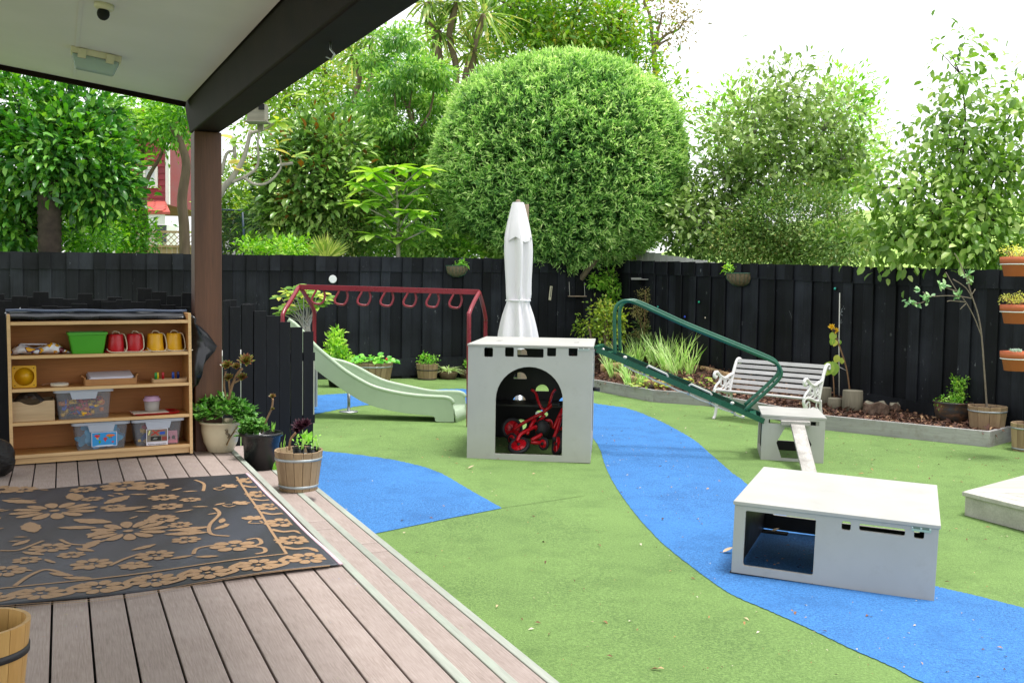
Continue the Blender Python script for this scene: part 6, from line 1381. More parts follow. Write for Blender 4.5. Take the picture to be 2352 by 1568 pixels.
for x, y, r in heads:
    mb = MB(); sword_head(mb, Yp(x, y, 23) - co, 70, r * 1.35 * 23 / FPX, .07); mb.build('leaf_head', lm_cord, ct, rnd=True)
ct = empty('cabbage_tree', (Yp(830, 700, 26).x, 26, GB), label='cabbage tree with spiky heads close under the veranda beam', cat='tree'); co = Vector(ct.location)
heads = [(810, 125, 55), (852, 88, 50)]; mb = MB(); fk = Yp(835, 330, 26) - co; mb.tube([(0, 0, -.3), (0, 0, 1.5), fk], [.16, .14, .12], 8)
for x, y, r in heads: mb.tube(bez(wob(fk, Yp(x, y, 26) - co, 4, .05), 3), .07, 7)
mb.build('trunk', m_trunk, ct)
for x, y, r in heads:
    mb = MB(); sword_head(mb, Yp(x, y, 26) - co, 60, r * 1.35 * 26 / FPX, .07); mb.build('leaf_head', lm_cord, ct, rnd=True)
lm_fill = leafmat('mixed_hedge_leaf', ['#24441f', '#3c6628', '#5c883a', '#84a452'], .5, .35)  # leaf palette darkened so the hedge's shadow is in its colour
tree('mixed_hedge', 'continuous mixed green hedge filling the view behind the back fence shrubs', (Yp(760, 700, 22.5).x, 22.5, GB), [B(640, 530, 22.5, 90, 50, 420), B(780, 520, 22.8, 110, 65, 620), B(920, 520, 22.5, 110, 65, 620), B(1040, 500, 22.5, 70, 90, 420), B(880, 400, 23, 90, 90, 480), B(1010, 330, 23.5, 60, 110, 420), B(840, 280, 24, 70, 60, 260)], lm_fill, .13, .42, 8, .16, 'diamond', .09, m_darkb, 20, cat='hedge', shell=.45, lump=.25)
tree('left_hedge', 'leafy green hedge beneath the broad-leaved tree at the far left', (Yp(120, 700, 17.6).x, 17.6, GB), [B(60, 545, 17.6, 90, 40, 260), B(190, 540, 17.8, 80, 45, 260)], lm_lft, .11, .45, 7, .13, 'diamond', .05, m_darkb, 12, cat='hedge', shell=.45)
# whorled light green plant
lm_who = leafmat('whorl_leaf', ['#5a8432', '#7ea644', '#a4c658', '#c6dc7c'], .35, .35, obj=True); me_w = unit_leaf('leaf', lm_who, .22, .2, .42)
wh = empty('umbrella_plant', (Yp(915, 700, 17.6).x, 17.6, GB), label='bright lime plant with whorls of long leaves rising over the back fence', cat='plant'); wo = Vector(wh.location)
ZA = lambda x, y: ((800 + x / 1.425) / 1.7415, (y / 1.425) / 1.7415)
mb = MB(); mb.tube([(0, 0, -.2), (0, 0, 2.0), Yp(*ZA(1130, 1300), 17.6) - wo, Yp(*ZA(1120, 1050), 17.6) - wo], [.05, .045, .035, .02], 7)
for i, (x, y, s_) in enumerate(((990, 985, 1.2), (1110, 955, 1.2), (1250, 970, 1.2), (1180, 1060, 1.1), (970, 1070, 1.1), (915, 1165, 1.0), (1090, 1130, 1.1), (1040, 1250, .9), (1190, 1210, 1.0), (985, 1340, .9), (1130, 1370, 1.1), (1290, 1310, .9), (1265, 1225, .8), (1060, 1060, .9), (1020, 1150, .9), (1170, 1290, .8), (1080, 1320, .8), (900, 1050, .7), (1300, 1040, .8), (1220, 1130, .9))):
    p = Yp(*ZA(x, y), 17.6 + rng.uniform(-.3, .3)); mb.tube([Yp(*ZA(1125, min(1390, y + 110)), 17.6) - wo, p - wo], .014, 5)
    nl = 11
    for k in range(nl):
        a = 2 * PI * (k + rng.random() * .4) / nl; leafobj(me_w, wh, p, Vector((math.cos(a), math.sin(a), .1 + rng.uniform(-.35, .3))), (0, 0, 1), .4 * s_ * rng.uniform(.85, 1.1))
mb.build('stem', m_pale, wh)
# large-leaved bare tree behind the post
lm_fr = leafmat('yellow_large_leaf', ['#64883a', '#88a848', '#aebc54', '#c8b84a'], .4, .35, obj=True); me_f = unit_leaf('leaf', lm_fr, .2, .2, .42)
ft = empty('frangipani_tree', (Yp(500, 700, 16.8).x, 16.8, GB), label='bare-branched tree with big yellow-green leaves just right of the veranda post', cat='tree'); fo = Vector(ft.location)
mb = MB(); Q = lambda x, y: Yp(*ZA(x, y), 16.8) - fo
mb.tube(bez([(0, 0, -.2), Q(80, 1300), Q(120, 1100), Q(180, 1020), Q(250, 900), Q(290, 740)], 4), [.08 - .0025 * i for i in range(21)], 7)
for pts in (((180, 1040), (270, 1000), (330, 940), (330, 800), (350, 700)), ((250, 1010), (310, 1050), (390, 1040), (460, 960), (450, 880)), ((120, 1000), (150, 880), (190, 860)), ((290, 760), (380, 730), (420, 700)), ((460, 940), (530, 930)), ((200, 900), (190, 780))): mb.tube(bez([Q(*p) for p in pts], 4), [.032 - .0012 * i for i in range(4 * len(pts) - 3)], 6)
mb.build('trunk', m_pale, ft)
for x, y, n in ((430, 690, 8), (540, 540, 4), (450, 830, 7), (530, 900, 5), (200, 800, 3), (170, 950, 4), (160, 830, 3), (470, 760, 4)):
    for k in range(n):
        a = rng.random() * 2 * PI; leafobj(me_f, ft, Yp(*ZA(x + rng.uniform(-15, 15), y + rng.uniform(-15, 15)), 16.8), Vector((math.cos(a), math.sin(a) * .8, rng.uniform(-.5, .6))), Vector((0, -.5, 1)) + rv(.3), rng.uniform(.22, .34))
# low growth along the outside of the back fence
lm_low = leafmat('low_shrub_leaf', ['#4a7a2a', '#74a83a', '#a0c852', '#c9dc70'], .4, .35)
def low(name, label, px, py, y, blobs, L, cat='shrub', mat=None, n0=1):
    return tree(name, label, (Yp(px, py, y).x, y, GB), [B(a, b, y, c, d, e) for a, b, c, d, e in blobs], mat or lm_low, L, .5, 7, .08, 'diamond', .025, m_trunk, 8, 2, cat=cat, shell=.4)
low('low_shrub', 'pale shrub tops peeping over the back fence beside the veranda post', 620, 600, 17.2, [(575, 572, 22, 14, 40), (655, 575, 55, 16, 110)], .1)
low('low_shrub', 'mounded olive shrub over the back fence left of the lime plant', 790, 600, 18.2, [(790, 545, 70, 28, 260), (750, 570, 50, 22, 130)], .07, mat=lm_small)
low('low_shrub', 'dark green ferny shrub over the back fence below the round tree', 1000, 600, 18.6, [(965, 555, 70, 32, 260), (1020, 570, 40, 20, 120), (880, 560, 50, 30, 130)], .1, mat=lm_fea)
low('low_shrub', 'small bright shrub tip over the fence near the hanging basket', 1068, 600, 18.6, [(1070, 575, 30, 18, 60)], .12)
lm_pf = leafmat('fan_palm_leaf', ['#7c9a3a', '#a3b94e', '#c6d06a', '#d8d684'], .4, .35)
fp = empty('fan_palm', (Yp(748, 600, 17.4).x, 17.4, GB), label='spiky yellow-green fan palm tips showing above the back fence', cat='palm'); mb = MB(); c = Yp(748, 597, 17.4) - Vector(fp.location)
for i in range(46):
    a = R(20 + 140 * i / 45) + rng.uniform(-.04, .04); d = Vector((math.cos(a), rng.uniform(-.35, .1), math.sin(a))); mb.leaf(c, d, (0, -1, .2), rng.uniform(.38, .52), .035, .1, .3, pts=3)
mb.build('fan_leaf', lm_pf, fp, rnd=True); mb = MB(); mb.tube([(0, 0, -.2), c], .05, 7); mb.build('stem', m_trunk, fp)
# trampoline net frame
m_pole = plain('blue_grey_pole', '#33465c', .4, .1); trm = empty('trampoline', (Yp(540, 700, 21).x, 21, GB), label='dark blue trampoline net frame seen beyond the fence by the veranda post', cat='trampoline'); to_ = Vector(trm.location)
for x in (512, 565, 640):
    mb = MB(); a, b = Yp(x, 640, 21) - to_, Yp(x - 8, 482, 21) - to_; mb.tube([a, b], .024, 8); mb.build('pole', m_pole, trm)
mb = MB(); mb.tube([Yp(505, 482, 21) - to_, Yp(632, 486, 21) - to_], .02, 8); mb.build('top_rail', m_pole, trm)
t = NT('safety_net'); t.fin(lin('#1b222c'), .8); tr_ = t.t.nodes.new('ShaderNodeBsdfTransparent'); ms = t.t.nodes.new('ShaderNodeMixShader'); ms.inputs[0].default_value = .45
t.t.links.new(tr_.outputs[0], ms.inputs[1]); t.t.links.new(t.b.outputs[0], ms.inputs[2]); t.t.links.new(ms.outputs[0], t.out.inputs[0])
mb = MB(); q = [Yp(505, 486, 21.02) - to_, Yp(632, 490, 21.02) - to_, Yp(640, 620, 21.02) - to_, Yp(512, 620, 21.02) - to_]; mb.add(q + [p + Vector((0, .01, 0)) for p in q], [(0, 1, 2, 3), (7, 6, 5, 4)]); mb.build('net', t.m, trm)
# nest box under the beam
nbx = Yp(592, 262, 10.5); o = empty('nest_box', nbx, label='weathered wooden nest box hanging beyond the veranda beam', cat='nest box'); m_wb = wood('weathered_box', '#7d7a6c', '#a09b8a', .85, 0, 6)
mb = MB(); mb.box((0, 0, .01), (.18, .16, .17)); mb.build('box_body', m_wb, o, .003); mb = MB(); mb.box((0, 0, -.085), (.23, .2, .015)); mb.build('floor_board', m_wb, o); mb = MB(); mb.box((.06, -.085, .06), (.06, .01, .06)); mb.build('flap', m_dark, o); mb = MB(); mb.box((0, .12, .15), (.06, .04, .6)); mb.build('hanger', m_wb, o)

# ================================================================== pots and plants in the yard
m_stave = wood('barrel_stave', '#8a6f52', '#b39a78', .75, 2, 8, .14, .3); m_hoop = plain('zinc_hoop', '#a9b0b3', .4, .15, 20, metal=.6); m_hoopd = plain('rusty_dark_hoop', '#2c2a28', .6, .2)
m_soil = plain('potting_soil', '#33271f', .95, .35, 40, 1, 60)
def barrel(root, rt, rb, h, ns=16, hoops=((.82, 0),), hm=None, lid=.9, soil=True):
    for k in range(ns):
        a0, a1 = 2 * PI * k / ns + .01, 2 * PI * (k + 1) / ns - .01; m_ = MB(); th = .014 if rt < .3 else .02
        vs = [];
        for z, r_ in ((0, rb), (h + rng.uniform(-.003, .003), rt)):
            for q in (r_, r_ - th): vs += [(q * math.cos(a0), q * math.sin(a0), z), (q * math.cos(a1), q * math.sin(a1), z)]
        m_.add(vs, [(0, 1, 5, 4), (3, 2, 6, 7), (4, 5, 7, 6), (0, 2, 3, 1), (0, 4, 6, 2), (1, 3, 7, 5)]); m_.build('stave', m_stave, root, .003)
    for f, _ in hoops:
        r_ = rb + (rt - rb) * f; hw = .009 if rt < .3 else .012; m_ = MB(); m_.lathe([(r_ - .004, h * f - hw), (r_ + .002, h * f - hw), (r_ + .003, h * f + hw), (r_ - .003, h * f + hw)], ns * 2); m_.build('hoop', hm or m_hoop, root)
    m_ = MB(); m_.lathe([(0, h * .02), (rb - .015, h * .02), (rb + (rt - rb) * lid - .016, h * lid), (0, h * lid + .008)], 20); m_.build('soil', m_soil, root)
def rosette(mb, c, ax, n, L, W_, curl=-.1, open_=1.0):
    a, s_, u = frame(ax)
    for i in range(n):
        f = i / n; t = i * 2.4; e = R(10 + 70 * f * open_ ** -1); d = (s_ * math.cos(t) + u * math.sin(t)) * math.cos(e) + a * math.sin(e)
        mb.leaf(c, d, a, L * (1 - .45 * f), W_ * (1 - .3 * f), curl, .15, pts=3)
lm_jade = leafmat('jade_leaf', ['#284f20', '#3e6e2a', '#5c8e3c', '#88b262'], .25, .2, gloss=.6); lm_aeo = leafmat('aeonium_leaf', ['#55602c', '#6f7434', '#74442c', '#5a2c24'], .35, .15); lm_dk = leafmat('black_aeonium_leaf', ['#1c0f16', '#2c141e', '#3a1c26', '#4a2a34'], .3, .1)
lm_gr = leafmat('fresh_leaf', ['#4f8a2a', '#74b03c', '#98cc54', '#bce07a'], .4, .35); m_stem = plain('succulent_stem', '#8a6a4c', .8, .25, 20, .4, 60)
R2 = lambda x, y: ((x / 1.651) / 1.7415, (1000 + y / 1.651) / 1.7415)
# cream pot
pp = Zp(507, 1036, .2425); ds = pp.y / FPX
o = empty('cream_pot', pp, label='cream glazed pot with brown brush marks and jade plant beside the veranda post', cat='plant pot')
m_glz = plain('cream_glaze', '#cdc2a4', .22, .05, 3, dirt=.1); rt = 47 * ds; h_ = 71 * ds
mb = MB(); mb.lathe([(0, 0), (rt * .55, 0), (rt * .6, .004), (rt * .82, h_ * .35), (rt * .93, h_ * .7), (rt * .93, h_ * .9), (rt * .98, h_ * .92), (rt * 1.02, h_ * .96), (rt * 1.0, h_), (rt * .9, h_), (rt * .86, h_ * .9), (0, h_ * .88)], 36); mb.build('pot_body', m_glz, o)
m_br = plain('brown_glaze', '#4a3018', .3, .3); m_br2 = plain('tan_glaze', '#a0804a', .3, .2)
for i, (a0, a1, z0, z1, m_) in enumerate(((-62, -48, .78, .5, m_br), (-58, -44, .8, .52, m_br), (-55, -20, .3, .78, m_br), (-52, -14, .34, .82, m_br2), (-50, -10, .4, .86, m_br2), (-54, -24, .26, .7, m_br2))):
    pts = []
    for k in range(9):
        f = k / 8; z = z0 + (z1 - z0) * (f if i < 2 else math.sin(f * PI / 2)); r_ = rt * (.82 + .11 * min(1, max(0, (z - .35) / .35))) + .0005; a = R(a0 + (a1 - a0) * f) + (.05 * math.sin(f * 12) if i < 2 else 0); pts.append((r_ * math.cos(a), r_ * math.sin(a), z * h_))
    mb = MB(); mb.tube(pts, .0075, 5, flat=.35); mb.build('brush_mark', m_, o)
mb = MB(); po = Vector(pp)
for i in range(80):
    a = rng.random() * 2 * PI; rr_ = rt * 1.35 * math.sqrt(rng.random()); z = h_ + .04 + .16 * rng.random() * (1 - (rr_ / rt / 1.5) ** 2) ; c = Vector((rr_ * math.cos(a) * 1.1 + .02, rr_ * math.sin(a) * .8, z)); ax = Vector((c.x * 2.0, c.y * 2.0, .16)).normalized()
    for k in range(7):
        d = ax * .7 + rv(.8); mb.leaf(c + rv(.012), d, Vector((0, 0, 1)) + rv(.3), rng.uniform(.055, .085), .052, .05, .06, pts=4)
mb.build('jade_foliage', lm_jade, o, rnd=True)
PYV = lambda x, y: Yp(*R2(x, y), pp.y) - po
for pts, r_ in ((((1500, 1090), (1520, 940), (1560, 830), (1600, 780)), .012), (((1520, 940), (1510, 850)), .009), (((1500, 1000), (1480, 900), (1490, 800)), .009), (((1540, 880), (1595, 850)), .008)): mb = MB(); mb.tube(bez([PYV(*p) for p in pts], 3), r_, 7); mb.build('stem', m_stem, o)
for x, y, L in ((1500, 765, .062), (1625, 735, .085), (1512, 845, .05), (1600, 842, .055), (1560, 770, .045)): mb = MB(); rosette(mb, PYV(x, y), Vector((rng.uniform(-.2, .3), -.7, .75)), 42, L, .03, -.1); mb.build('rosette', lm_aeo, o, rnd=True)
# black pot
pp = Zp(600, 1074, .1625); ds = pp.y / FPX; rt = 47 * ds; h_ = 84 * ds
o = empty('black_pot', pp, label='black plastic pot with succulents between the cream pot and the wooden tub', cat='plant pot'); m_bp = plain('black_pot_plastic', '#0e0e10', .3, .2, 6)
mb = MB(); mb.lathe([(0, 0), (rt * .8, 0), (rt * .86, h_ * .7), (rt * .9, h_ * .72), (rt * .93, h_ * .88), (rt * 1.03, h_ * .9), (rt * 1.05, h_ * .97), (rt * 1.0, h_), (rt * .93, h_ * .98), (rt * .88, h_ * .85), (0, h_ * .83)], 36); mb.build('pot_body', m_bp, o)
po = Vector(pp); PYV2 = lambda x, y, dy=0: Yp(*R2(x, y), pp.y + dy) - po
mb = MB()
for i in range(48):
    c = PYV2(rng.uniform(1600, 1745), rng.uniform(1135, 1215), rng.uniform(-.08, .06))
    for k in range(8): mb.leaf(c + rv(.012), Vector((0, -.3, .8)) + rv(.9), Vector((0, -.3, 1)), rng.uniform(.045, .065), .042, .05, .06, pts=4)
mb.build('jade_foliage', lm_jade, o, rnd=True)
mb = MB(); mb.tube(bez([PYV2(1725, 1210), PYV2(1765, 1110), PYV2(1795, 1040), PYV2(1802, 980)], 4), .008, 7); mb.build('stem', m_stem, o)
for x, y, L in ((1800, 968, .035), (1800, 1050, .02), (1755, 1185, .045)): mb = MB(); rosette(mb, PYV2(x, y, -.03), Vector((.1, -.6, .8)), 26, L, .022); mb.build('rosette', lm_aeo if y < 1100 else lm_jade, o, rnd=True)
mb = MB()
for i in range(9): mb.leaf(PYV2(1800 + rng.uniform(-12, 12), 1200), Vector((rng.uniform(-.25, .25), 0, 1)), (0, -1, 0), rng.uniform(.05, .09), .006, .1, .2, pts=3)
mb.build('grass_blades', lm_gr, o, rnd=True)
# wooden tub on the step
pp = Zp(697, 1122, .1625) - NV * .035; ds = pp.y / FPX; rt = 56 * ds; h_ = 92 * ds
o = empty('wooden_tub', pp, label='staved wooden tub with dark aeonium and two small nursery pots on the steps', cat='plant pot'); barrel(o, rt, rt * .78, h_, 16, ((.8, 0), (.12, 0)), None, .8)
po = Vector(pp); PYV3 = lambda x, y, dy=0: Yp(*R2(x, y), pp.y + dy) - po
mb = MB(); mb.tube(bez([PYV3(1910, 1320), PYV3(1920, 1250), PYV3(1955, 1205)], 4), .009, 7); mb.build('stem', m_stem, o)
for x, y, L in ((1985, 1165, .075), (2020, 1150, .055), (1965, 1190, .05)): mb = MB(); rosette(mb, PYV3(x, y, -.03), Vector((.1, -.6, .7)), 40, L, .022, -.15); mb.build('rosette', lm_dk, o, rnd=True)
for x, lab in ((1972, 'a'), (2065, 'b')):
    c = PYV3(x, 1320, -.01); c.z = h_ * .8; m_ = MB(); m_.lathe([(0, 0), (.036, 0), (.044, .07), (.047, .072), (.047, .08), (.04, .08), (.038, .06), (0, .06)], 18, c); m_.build('nursery_pot', m_bp, o)
mb = MB()
for i in range(44):
    c = PYV3(rng.uniform(1940, 2110), rng.uniform(1225, 1290), rng.uniform(-.03, .03)); mb.leaf(c, Vector((0, -.2, .6)) + rv(.8), Vector((0, -.4, 1)), rng.uniform(.02, .035), .016, .1, .15, pts=3)
mb.leaf(PYV3(2010, 1280), Vector((.15, -.1, 1)), (-.3, -1, 0), .11, .05, .1, .2); mb.leaf(PYV3(2030, 1270), Vector((.4, -.2, 1)), (0, -1, 0), .09, .045, .2, .2)
for i in range(14): mb.leaf(PYV3(rng.choice([1865, 2060, 2100, 1990]) + rng.uniform(-15, 15), 1320, -.06), Vector((rng.uniform(-.5, .5), -.2, 1)), (0, -1, 0), rng.uniform(.05, .12), .005, .2, .2, pts=3)
mb.build('leaves', lm_gr, o, rnd=True)
mb = MB(); c = PYV3(2045, 1325, -.08); c.z = h_ * .88; mb.box(c, (.04, .003, .04)); mb.build('plant_tag', m_paper, o)
wd_ = empty('weed', Zp(632, 1078, .1625), label='small weed growing at the foot of the black pot', cat='weed'); mb = MB()
for i in range(16): mb.leaf(rv(.02), Vector((rng.uniform(-.9, .9), rng.uniform(-.5, .3), .8)), (0, -1, 0), rng.uniform(.03, .09), .008, .3, .2, pts=3)
mb.build('weed_blades', lm_gr, wd_, rnd=True)

# --- row of pots along the back fence
def gplant(name, label, px, py, cat='plant pot', dz=0): p = G(px, py, dz); return empty(name, p, label=label, cat=cat), p, p.y / FPX
o, p, s_ = gplant('half_barrel', 'large half barrel of strawberries behind the slide', 853, 877); rt = 50 * s_; h_ = 46 * s_; barrel(o, rt, rt * .84, h_, 20, ((.8, 0),), None, .92)
lm_straw = leafmat('strawberry_leaf', ['#3f8a2a', '#62ac38', '#88c850', '#a9d86c'], .4, .35, obj=True); me_s = unit_leaf('leaf', lm_straw, .2, .3, .8)
for i in range(95):
    a = rng.random() * 2 * PI; r_ = rt * 1.05 * math.sqrt(rng.random()); c = p + Vector((r_ * math.cos(a), r_ * math.sin(a) * .9, h_ + rng.uniform(-.02, .13) * (1.2 - r_ / rt))); leafobj(me_s, o, c, Vector((math.cos(a), math.sin(a), rng.uniform(-.2, .5))) + rv(.3), Vector((0, -.6, 1)), rng.uniform(.07, .12))
mb = MB(); mb.tube([(0, 0, h_ * .9), (.02, 0, h_ + .06)], .006, 5); mb.build('stem', m_stem, o)
mb = MB(); mb.ball(Yp(*R4(1070, 855), p.y - rt * .9) - p, .022, 10, 8); mb.build('strawberry', pl('strawberry_red', '#d0442c', .3), o)
o, p, s_ = gplant('shrub_pot', 'bushy bright green shrub in a black pot left of the half barrel', 774, 888); h_ = .2
mb = MB(); mb.lathe([(0, 0), (.12, 0), (.15, h_), (.16, h_), (.16, h_ + .02), (.14, h_ + .02), (.13, h_ - .02), (0, h_ - .03)], 24); mb.build('pot_body', m_bp, o)
mb = MB(); mb.tube([(0, 0, h_ - .03), (.01, 0, .6)], .01, 6); mb.build('stem', m_stem, o)
bl_ = [((0, 0, .42), (.18, .16, .18), 60), ((-.02, 0, .62), (.14, .12, .14), 40), ((-.03, 0, .76), (.07, .06, .1), 16)]
P, A, U, Ls, Ws, rnd, C = cloud(bl_, 9, .035, .085, .3, out=.5, shell=.3, droop=-.5); me = leafmesh('foliage', P, A, U, Ls, Ws, 'diamond', rnd); me.materials.append(lm_low); put('foliage', me, o)
o, p, s_ = gplant('small_barrel', 'small wooden barrel pot with sparse leafy plant against the back fence', 981, 871); rt = 26 * s_; h_ = 36 * s_; barrel(o, rt, rt * .82, h_, 14, ((.62, 0), (.05, 0)), m_hoopd, .9)
P, A, U, Ls, Ws, rnd, C = cloud([((-.02, 0, h_ + .07), (.12, .1, .08), 26), ((.06, 0, h_ + .06), (.12, .1, .05), 12)], 6, .03, .05, .55); me = leafmesh('foliage', P, A, U, Ls, Ws, 'diamond', rnd); me.materials.append(lm_gr); put('foliage', me, o)
mb = MB(); mb.tube([(0, 0, h_ * .9), (-.03, 0, h_ + .15)], .005, 5); mb.build('stem', m_stem, o)
m_coir = plain('coir_fibre', '#6a5545', .95, .35, 16, 1, 60); lm_spi = leafmat('spider_plant_leaf', ['#8fae58', '#b8cf86', '#dce6b8', '#e8ecc8'], .4, .35)
o, p, s_ = gplant('spider_plant', 'variegated spider plant in a fibre pot beside the small barrel', 1029, 870)
mb = MB(); mb.lathe([(0, 0), (.13, 0), (.17, .1), (.165, .13), (.14, .13), (0, .11)], 20); mb.build('pot_body', m_coir, o)
mb = MB()
for i in range(70):
    a = rng.random() * 2 * PI; d = Vector((math.cos(a), math.sin(a) * .8, rng.uniform(.5, 1.5))); mb.leaf((rng.uniform(-.04, .04), rng.uniform(-.04, .04), .12), d, (0, 0, 1), rng.uniform(.2, .33), .018, .75, .2, pts=5)
mb.build('leaves', lm_spi, o, rnd=True)
o, p, s_ = gplant('fibre_pot', 'fibre pot with a leafy sprig just left of the playhouse', 1072, 868)
mb = MB(); mb.lathe([(0, 0), (.1, 0), (.14, .12), (.135, .15), (.11, .15), (0, .13)], 20); mb.build('pot_body', m_coir, o)
P, A, U, Ls, Ws, rnd, C = cloud([((-.02, 0, .2), (.08, .06, .07), 14)], 6, .02, .07, .5); me = leafmesh('foliage', P, A, U, Ls, Ws, 'diamond', rnd); me.materials.append(lm_gr); put('foliage', me, o)
lm_rhs = leafmat('yellowing_leaf', ['#567c2c', '#789c3c', '#a0b44c', '#c0b850'], .4, .35, obj=True); me_r = unit_leaf('leaf', lm_rhs, .15, .2, .36)
o, p, s_ = gplant('leggy_shrub', 'leggy yellow-green shrub behind the left end of the monkey bars', 695, 905, 'shrub'); mb = MB()
QY = p.y
tips = []
for x, y in ((290, 330), (240, 370), (330, 370), (420, 340), (520, 360), (570, 400), (240, 500), (300, 440), (380, 440), (450, 400), (560, 340), (340, 300), (480, 330), (250, 460), (590, 380), (400, 360), (330, 480), (440, 320), (540, 440)):
    c = Yp(*R4(x, y), QY + rng.uniform(-.2, .2)); tips.append(c); mb.tube(bez([Vector((0, 0, 0)), Vector((rng.uniform(-.08, .08), 0, .7)), (Yp(*R4(440 + rng.uniform(-30, 30), 600), QY) - p), c - p], 3), [.018 - .0013 * i for i in range(10)], 5)
mb.build('stem', m_pale, o)
for c in tips:
    for k in range(8): a = 2 * PI * k / 8 + rng.random() * .5; leafobj(me_r, o, c + rv(.02), Vector((math.cos(a), math.sin(a) * .8, rng.uniform(-.3, .4))), Vector((0, -.6, 1)), rng.uniform(.12, .19))
# --- hanging wire baskets
m_moss = plain('dry_moss_liner', '#74654f', .95, .35, 22, 1, 70); m_wire = plain('green_wire', '#2c5c46', .5, .2)
def basket(px0, px1, py0, py1, FX, hooks, label, sprigs):
    a, b = FX(px0, py0, .0), FX(px1, py0, .0); c = (a + b) / 2; W_ = (b - a).length / 2; hgt = (FX(px0, py0, 0) - FX(px0, py1, 0)).z
    dv = (b - a).normalized(); nv = Vector((dv.y, -dv.x, 0)); o = empty('hanging_basket', c + nv * .03, label=label, cat='basket'); n, m = 20, 8; vs = []
    for i in range(m + 1):
        f = i / m; k_ = math.sqrt(max(.05, 1 - (1 - f) ** 2.4)); 
        for k in range(n + 1):
            t_ = PI * k / n; r_ = k_ * (1 + .05 * math.sin(k * 2.9 + i)); vs.append(dv * (W_ * .95 * math.cos(t_) * r_) + nv * (W_ * .7 * math.sin(t_) * r_) + Vector((0, 0, -hgt * (1 - f))))
    mb = MB(); mb.add(vs, [(i * (n + 1) + k, i * (n + 1) + k + 1, (i + 1) * (n + 1) + k + 1, (i + 1) * (n + 1) + k) for i in range(m) for k in range(n)], 0, True); mb.add([vs[m * (n + 1) + k] - Vector((0, 0, .02)) for k in range(n + 1)], [tuple(range(n + 1))], 1); lo = mb.build('liner', [m_moss, m_soil], o)
    for k in range(0, n + 1, 2): mb = MB(); mb.tube([vs[i * (n + 1) + k] * 1.02 for i in range(m + 1)], .003, 4); mb.build('wire', m_wire, o)
    mb = MB(); mb.tube([vs[m * (n + 1) + k] * 1.02 + Vector((0, 0, .004)) for k in range(n + 1)] , .006, 5); mb.build('rim_wire', m_wire, o)
    for hx, hy in hooks:
        q = FX(hx, hy, .03) - Vector(o.location); mb = MB(); mb.tube([q + Vector((0, .03, -.005)), q + Vector((0, 0, .0)), Vector((q.x, q.y, 0))], .004, 5); mb.build('hook', m_galv, o)
    for sx, sy, sr, n_, mt in sprigs:
        q = FX(sx, sy, .1) - Vector(o.location); P, A, U, Ls, Ws, rnd, C = cloud([(tuple(q), (sr, sr * .7, sr * .7), n_)], 6, .025, .055, .5); me = leafmesh('foliage', P, A, U, Ls, Ws, 'diamond', rnd); me.materials.append(mt); put('foliage', me, o)
Z6 = lambda x, y: ((2350 + x / 1.96) / 1.7415, (1000 + y / 1.96) / 1.7415)
a, b = R4(1520, 125), R4(1705, 212)
basket(a[0], b[0], a[1], b[1], FB, (R4(1557, 52), R4(1657, 52)), 'moss lined hanging basket on the back fence left of the parasol', [(*R4(1655, 105), .06, 12, lm_rhs if False else lm_gr), (*R4(1600, 125), .05, 5, lm_gr)])
a, b = Z6(1122, 185), Z6(1305, 282)
basket(a[0], b[0], a[1], b[1], FR, (Z6(1180, 108), Z6(1300, 108)), 'moss lined hanging basket on the right fence above the ramp handrail', [(*Z6(1145, 160), .075, 16, lm_low)])
# --- small things fixed to the fences
def onf(FX, px, py, off, name, label, cat): return empty(name, FX(px, py, off), math.atan2((DB if FX is FB else DR).y, (DB if FX is FB else DR).x), label, cat)
o = onf(FB, 763, 641, .03, 'wall_disc', 'round white disc ornament on the back fence above the monkey bars', 'ornament'); mb = MB(); mb.lathe([(0, 0), (.066, 0), (.066, .012), (.062, .015), (0, .015)], 28, smooth=False, M=Matrix.Rotation(PI / 2, 4, 'X')); mb.build('disc', m_white, o); mb = MB(); mb.lathe([(.05, .012), (.054, .016), (.056, .012)], 28, M=Matrix.Rotation(PI / 2, 4, 'X')); mb.build('raised_ring', m_white, o)
o = onf(FB, 1263, 673, .025, 'thermometer', 'narrow pale thermometer strip on the fence right of the parasol', 'thermometer'); mb = MB(); mb.box((0, 0, 0), (.05, .012, .26)); mb.build('backing', m_cream, o, .002, Matrix.Rotation(R(6), 4, 'Y')); mb = MB(); mb.box((0, -.009, .02), (.008, .006, .19)); mb.build('tube', m_dark, o, 0, Matrix.Rotation(R(6), 4, 'Y'))
o = onf(FB, 1320, 680, .1, 'bird_swing', 'little wooden swing perch hanging on the fence under the round tree', 'bird swing'); mb = MB(); mb.box((0, 0, 0), (.36, .07, .02)); mb.build('perch_board', m_postw, o, .002)
for x in (-.16, .16): mb = MB(); mb.tube([(x, 0, 0), (x, .03, .26)], .004, 5); mb.build('cord', m_rope, o)
p = Z6(440, 230); o = onf(FR, p[0], p[1], .09, 'bird_table', 'small weathered bird feeding shelf on the right fence', 'bird table'); mb = MB(); mb.box((0, 0, 0), (.3, .17, .018)); mb.build('board', m_slat, o, .002); mb = MB(); mb.box((.02, .03, -.05), (.03, .1, .09)); mb.build('bracket', m_fence, o); mb = MB(); mb.box((0, -.08, .018), (.3, .01, .02)); mb.build('lip', m_slat, o)
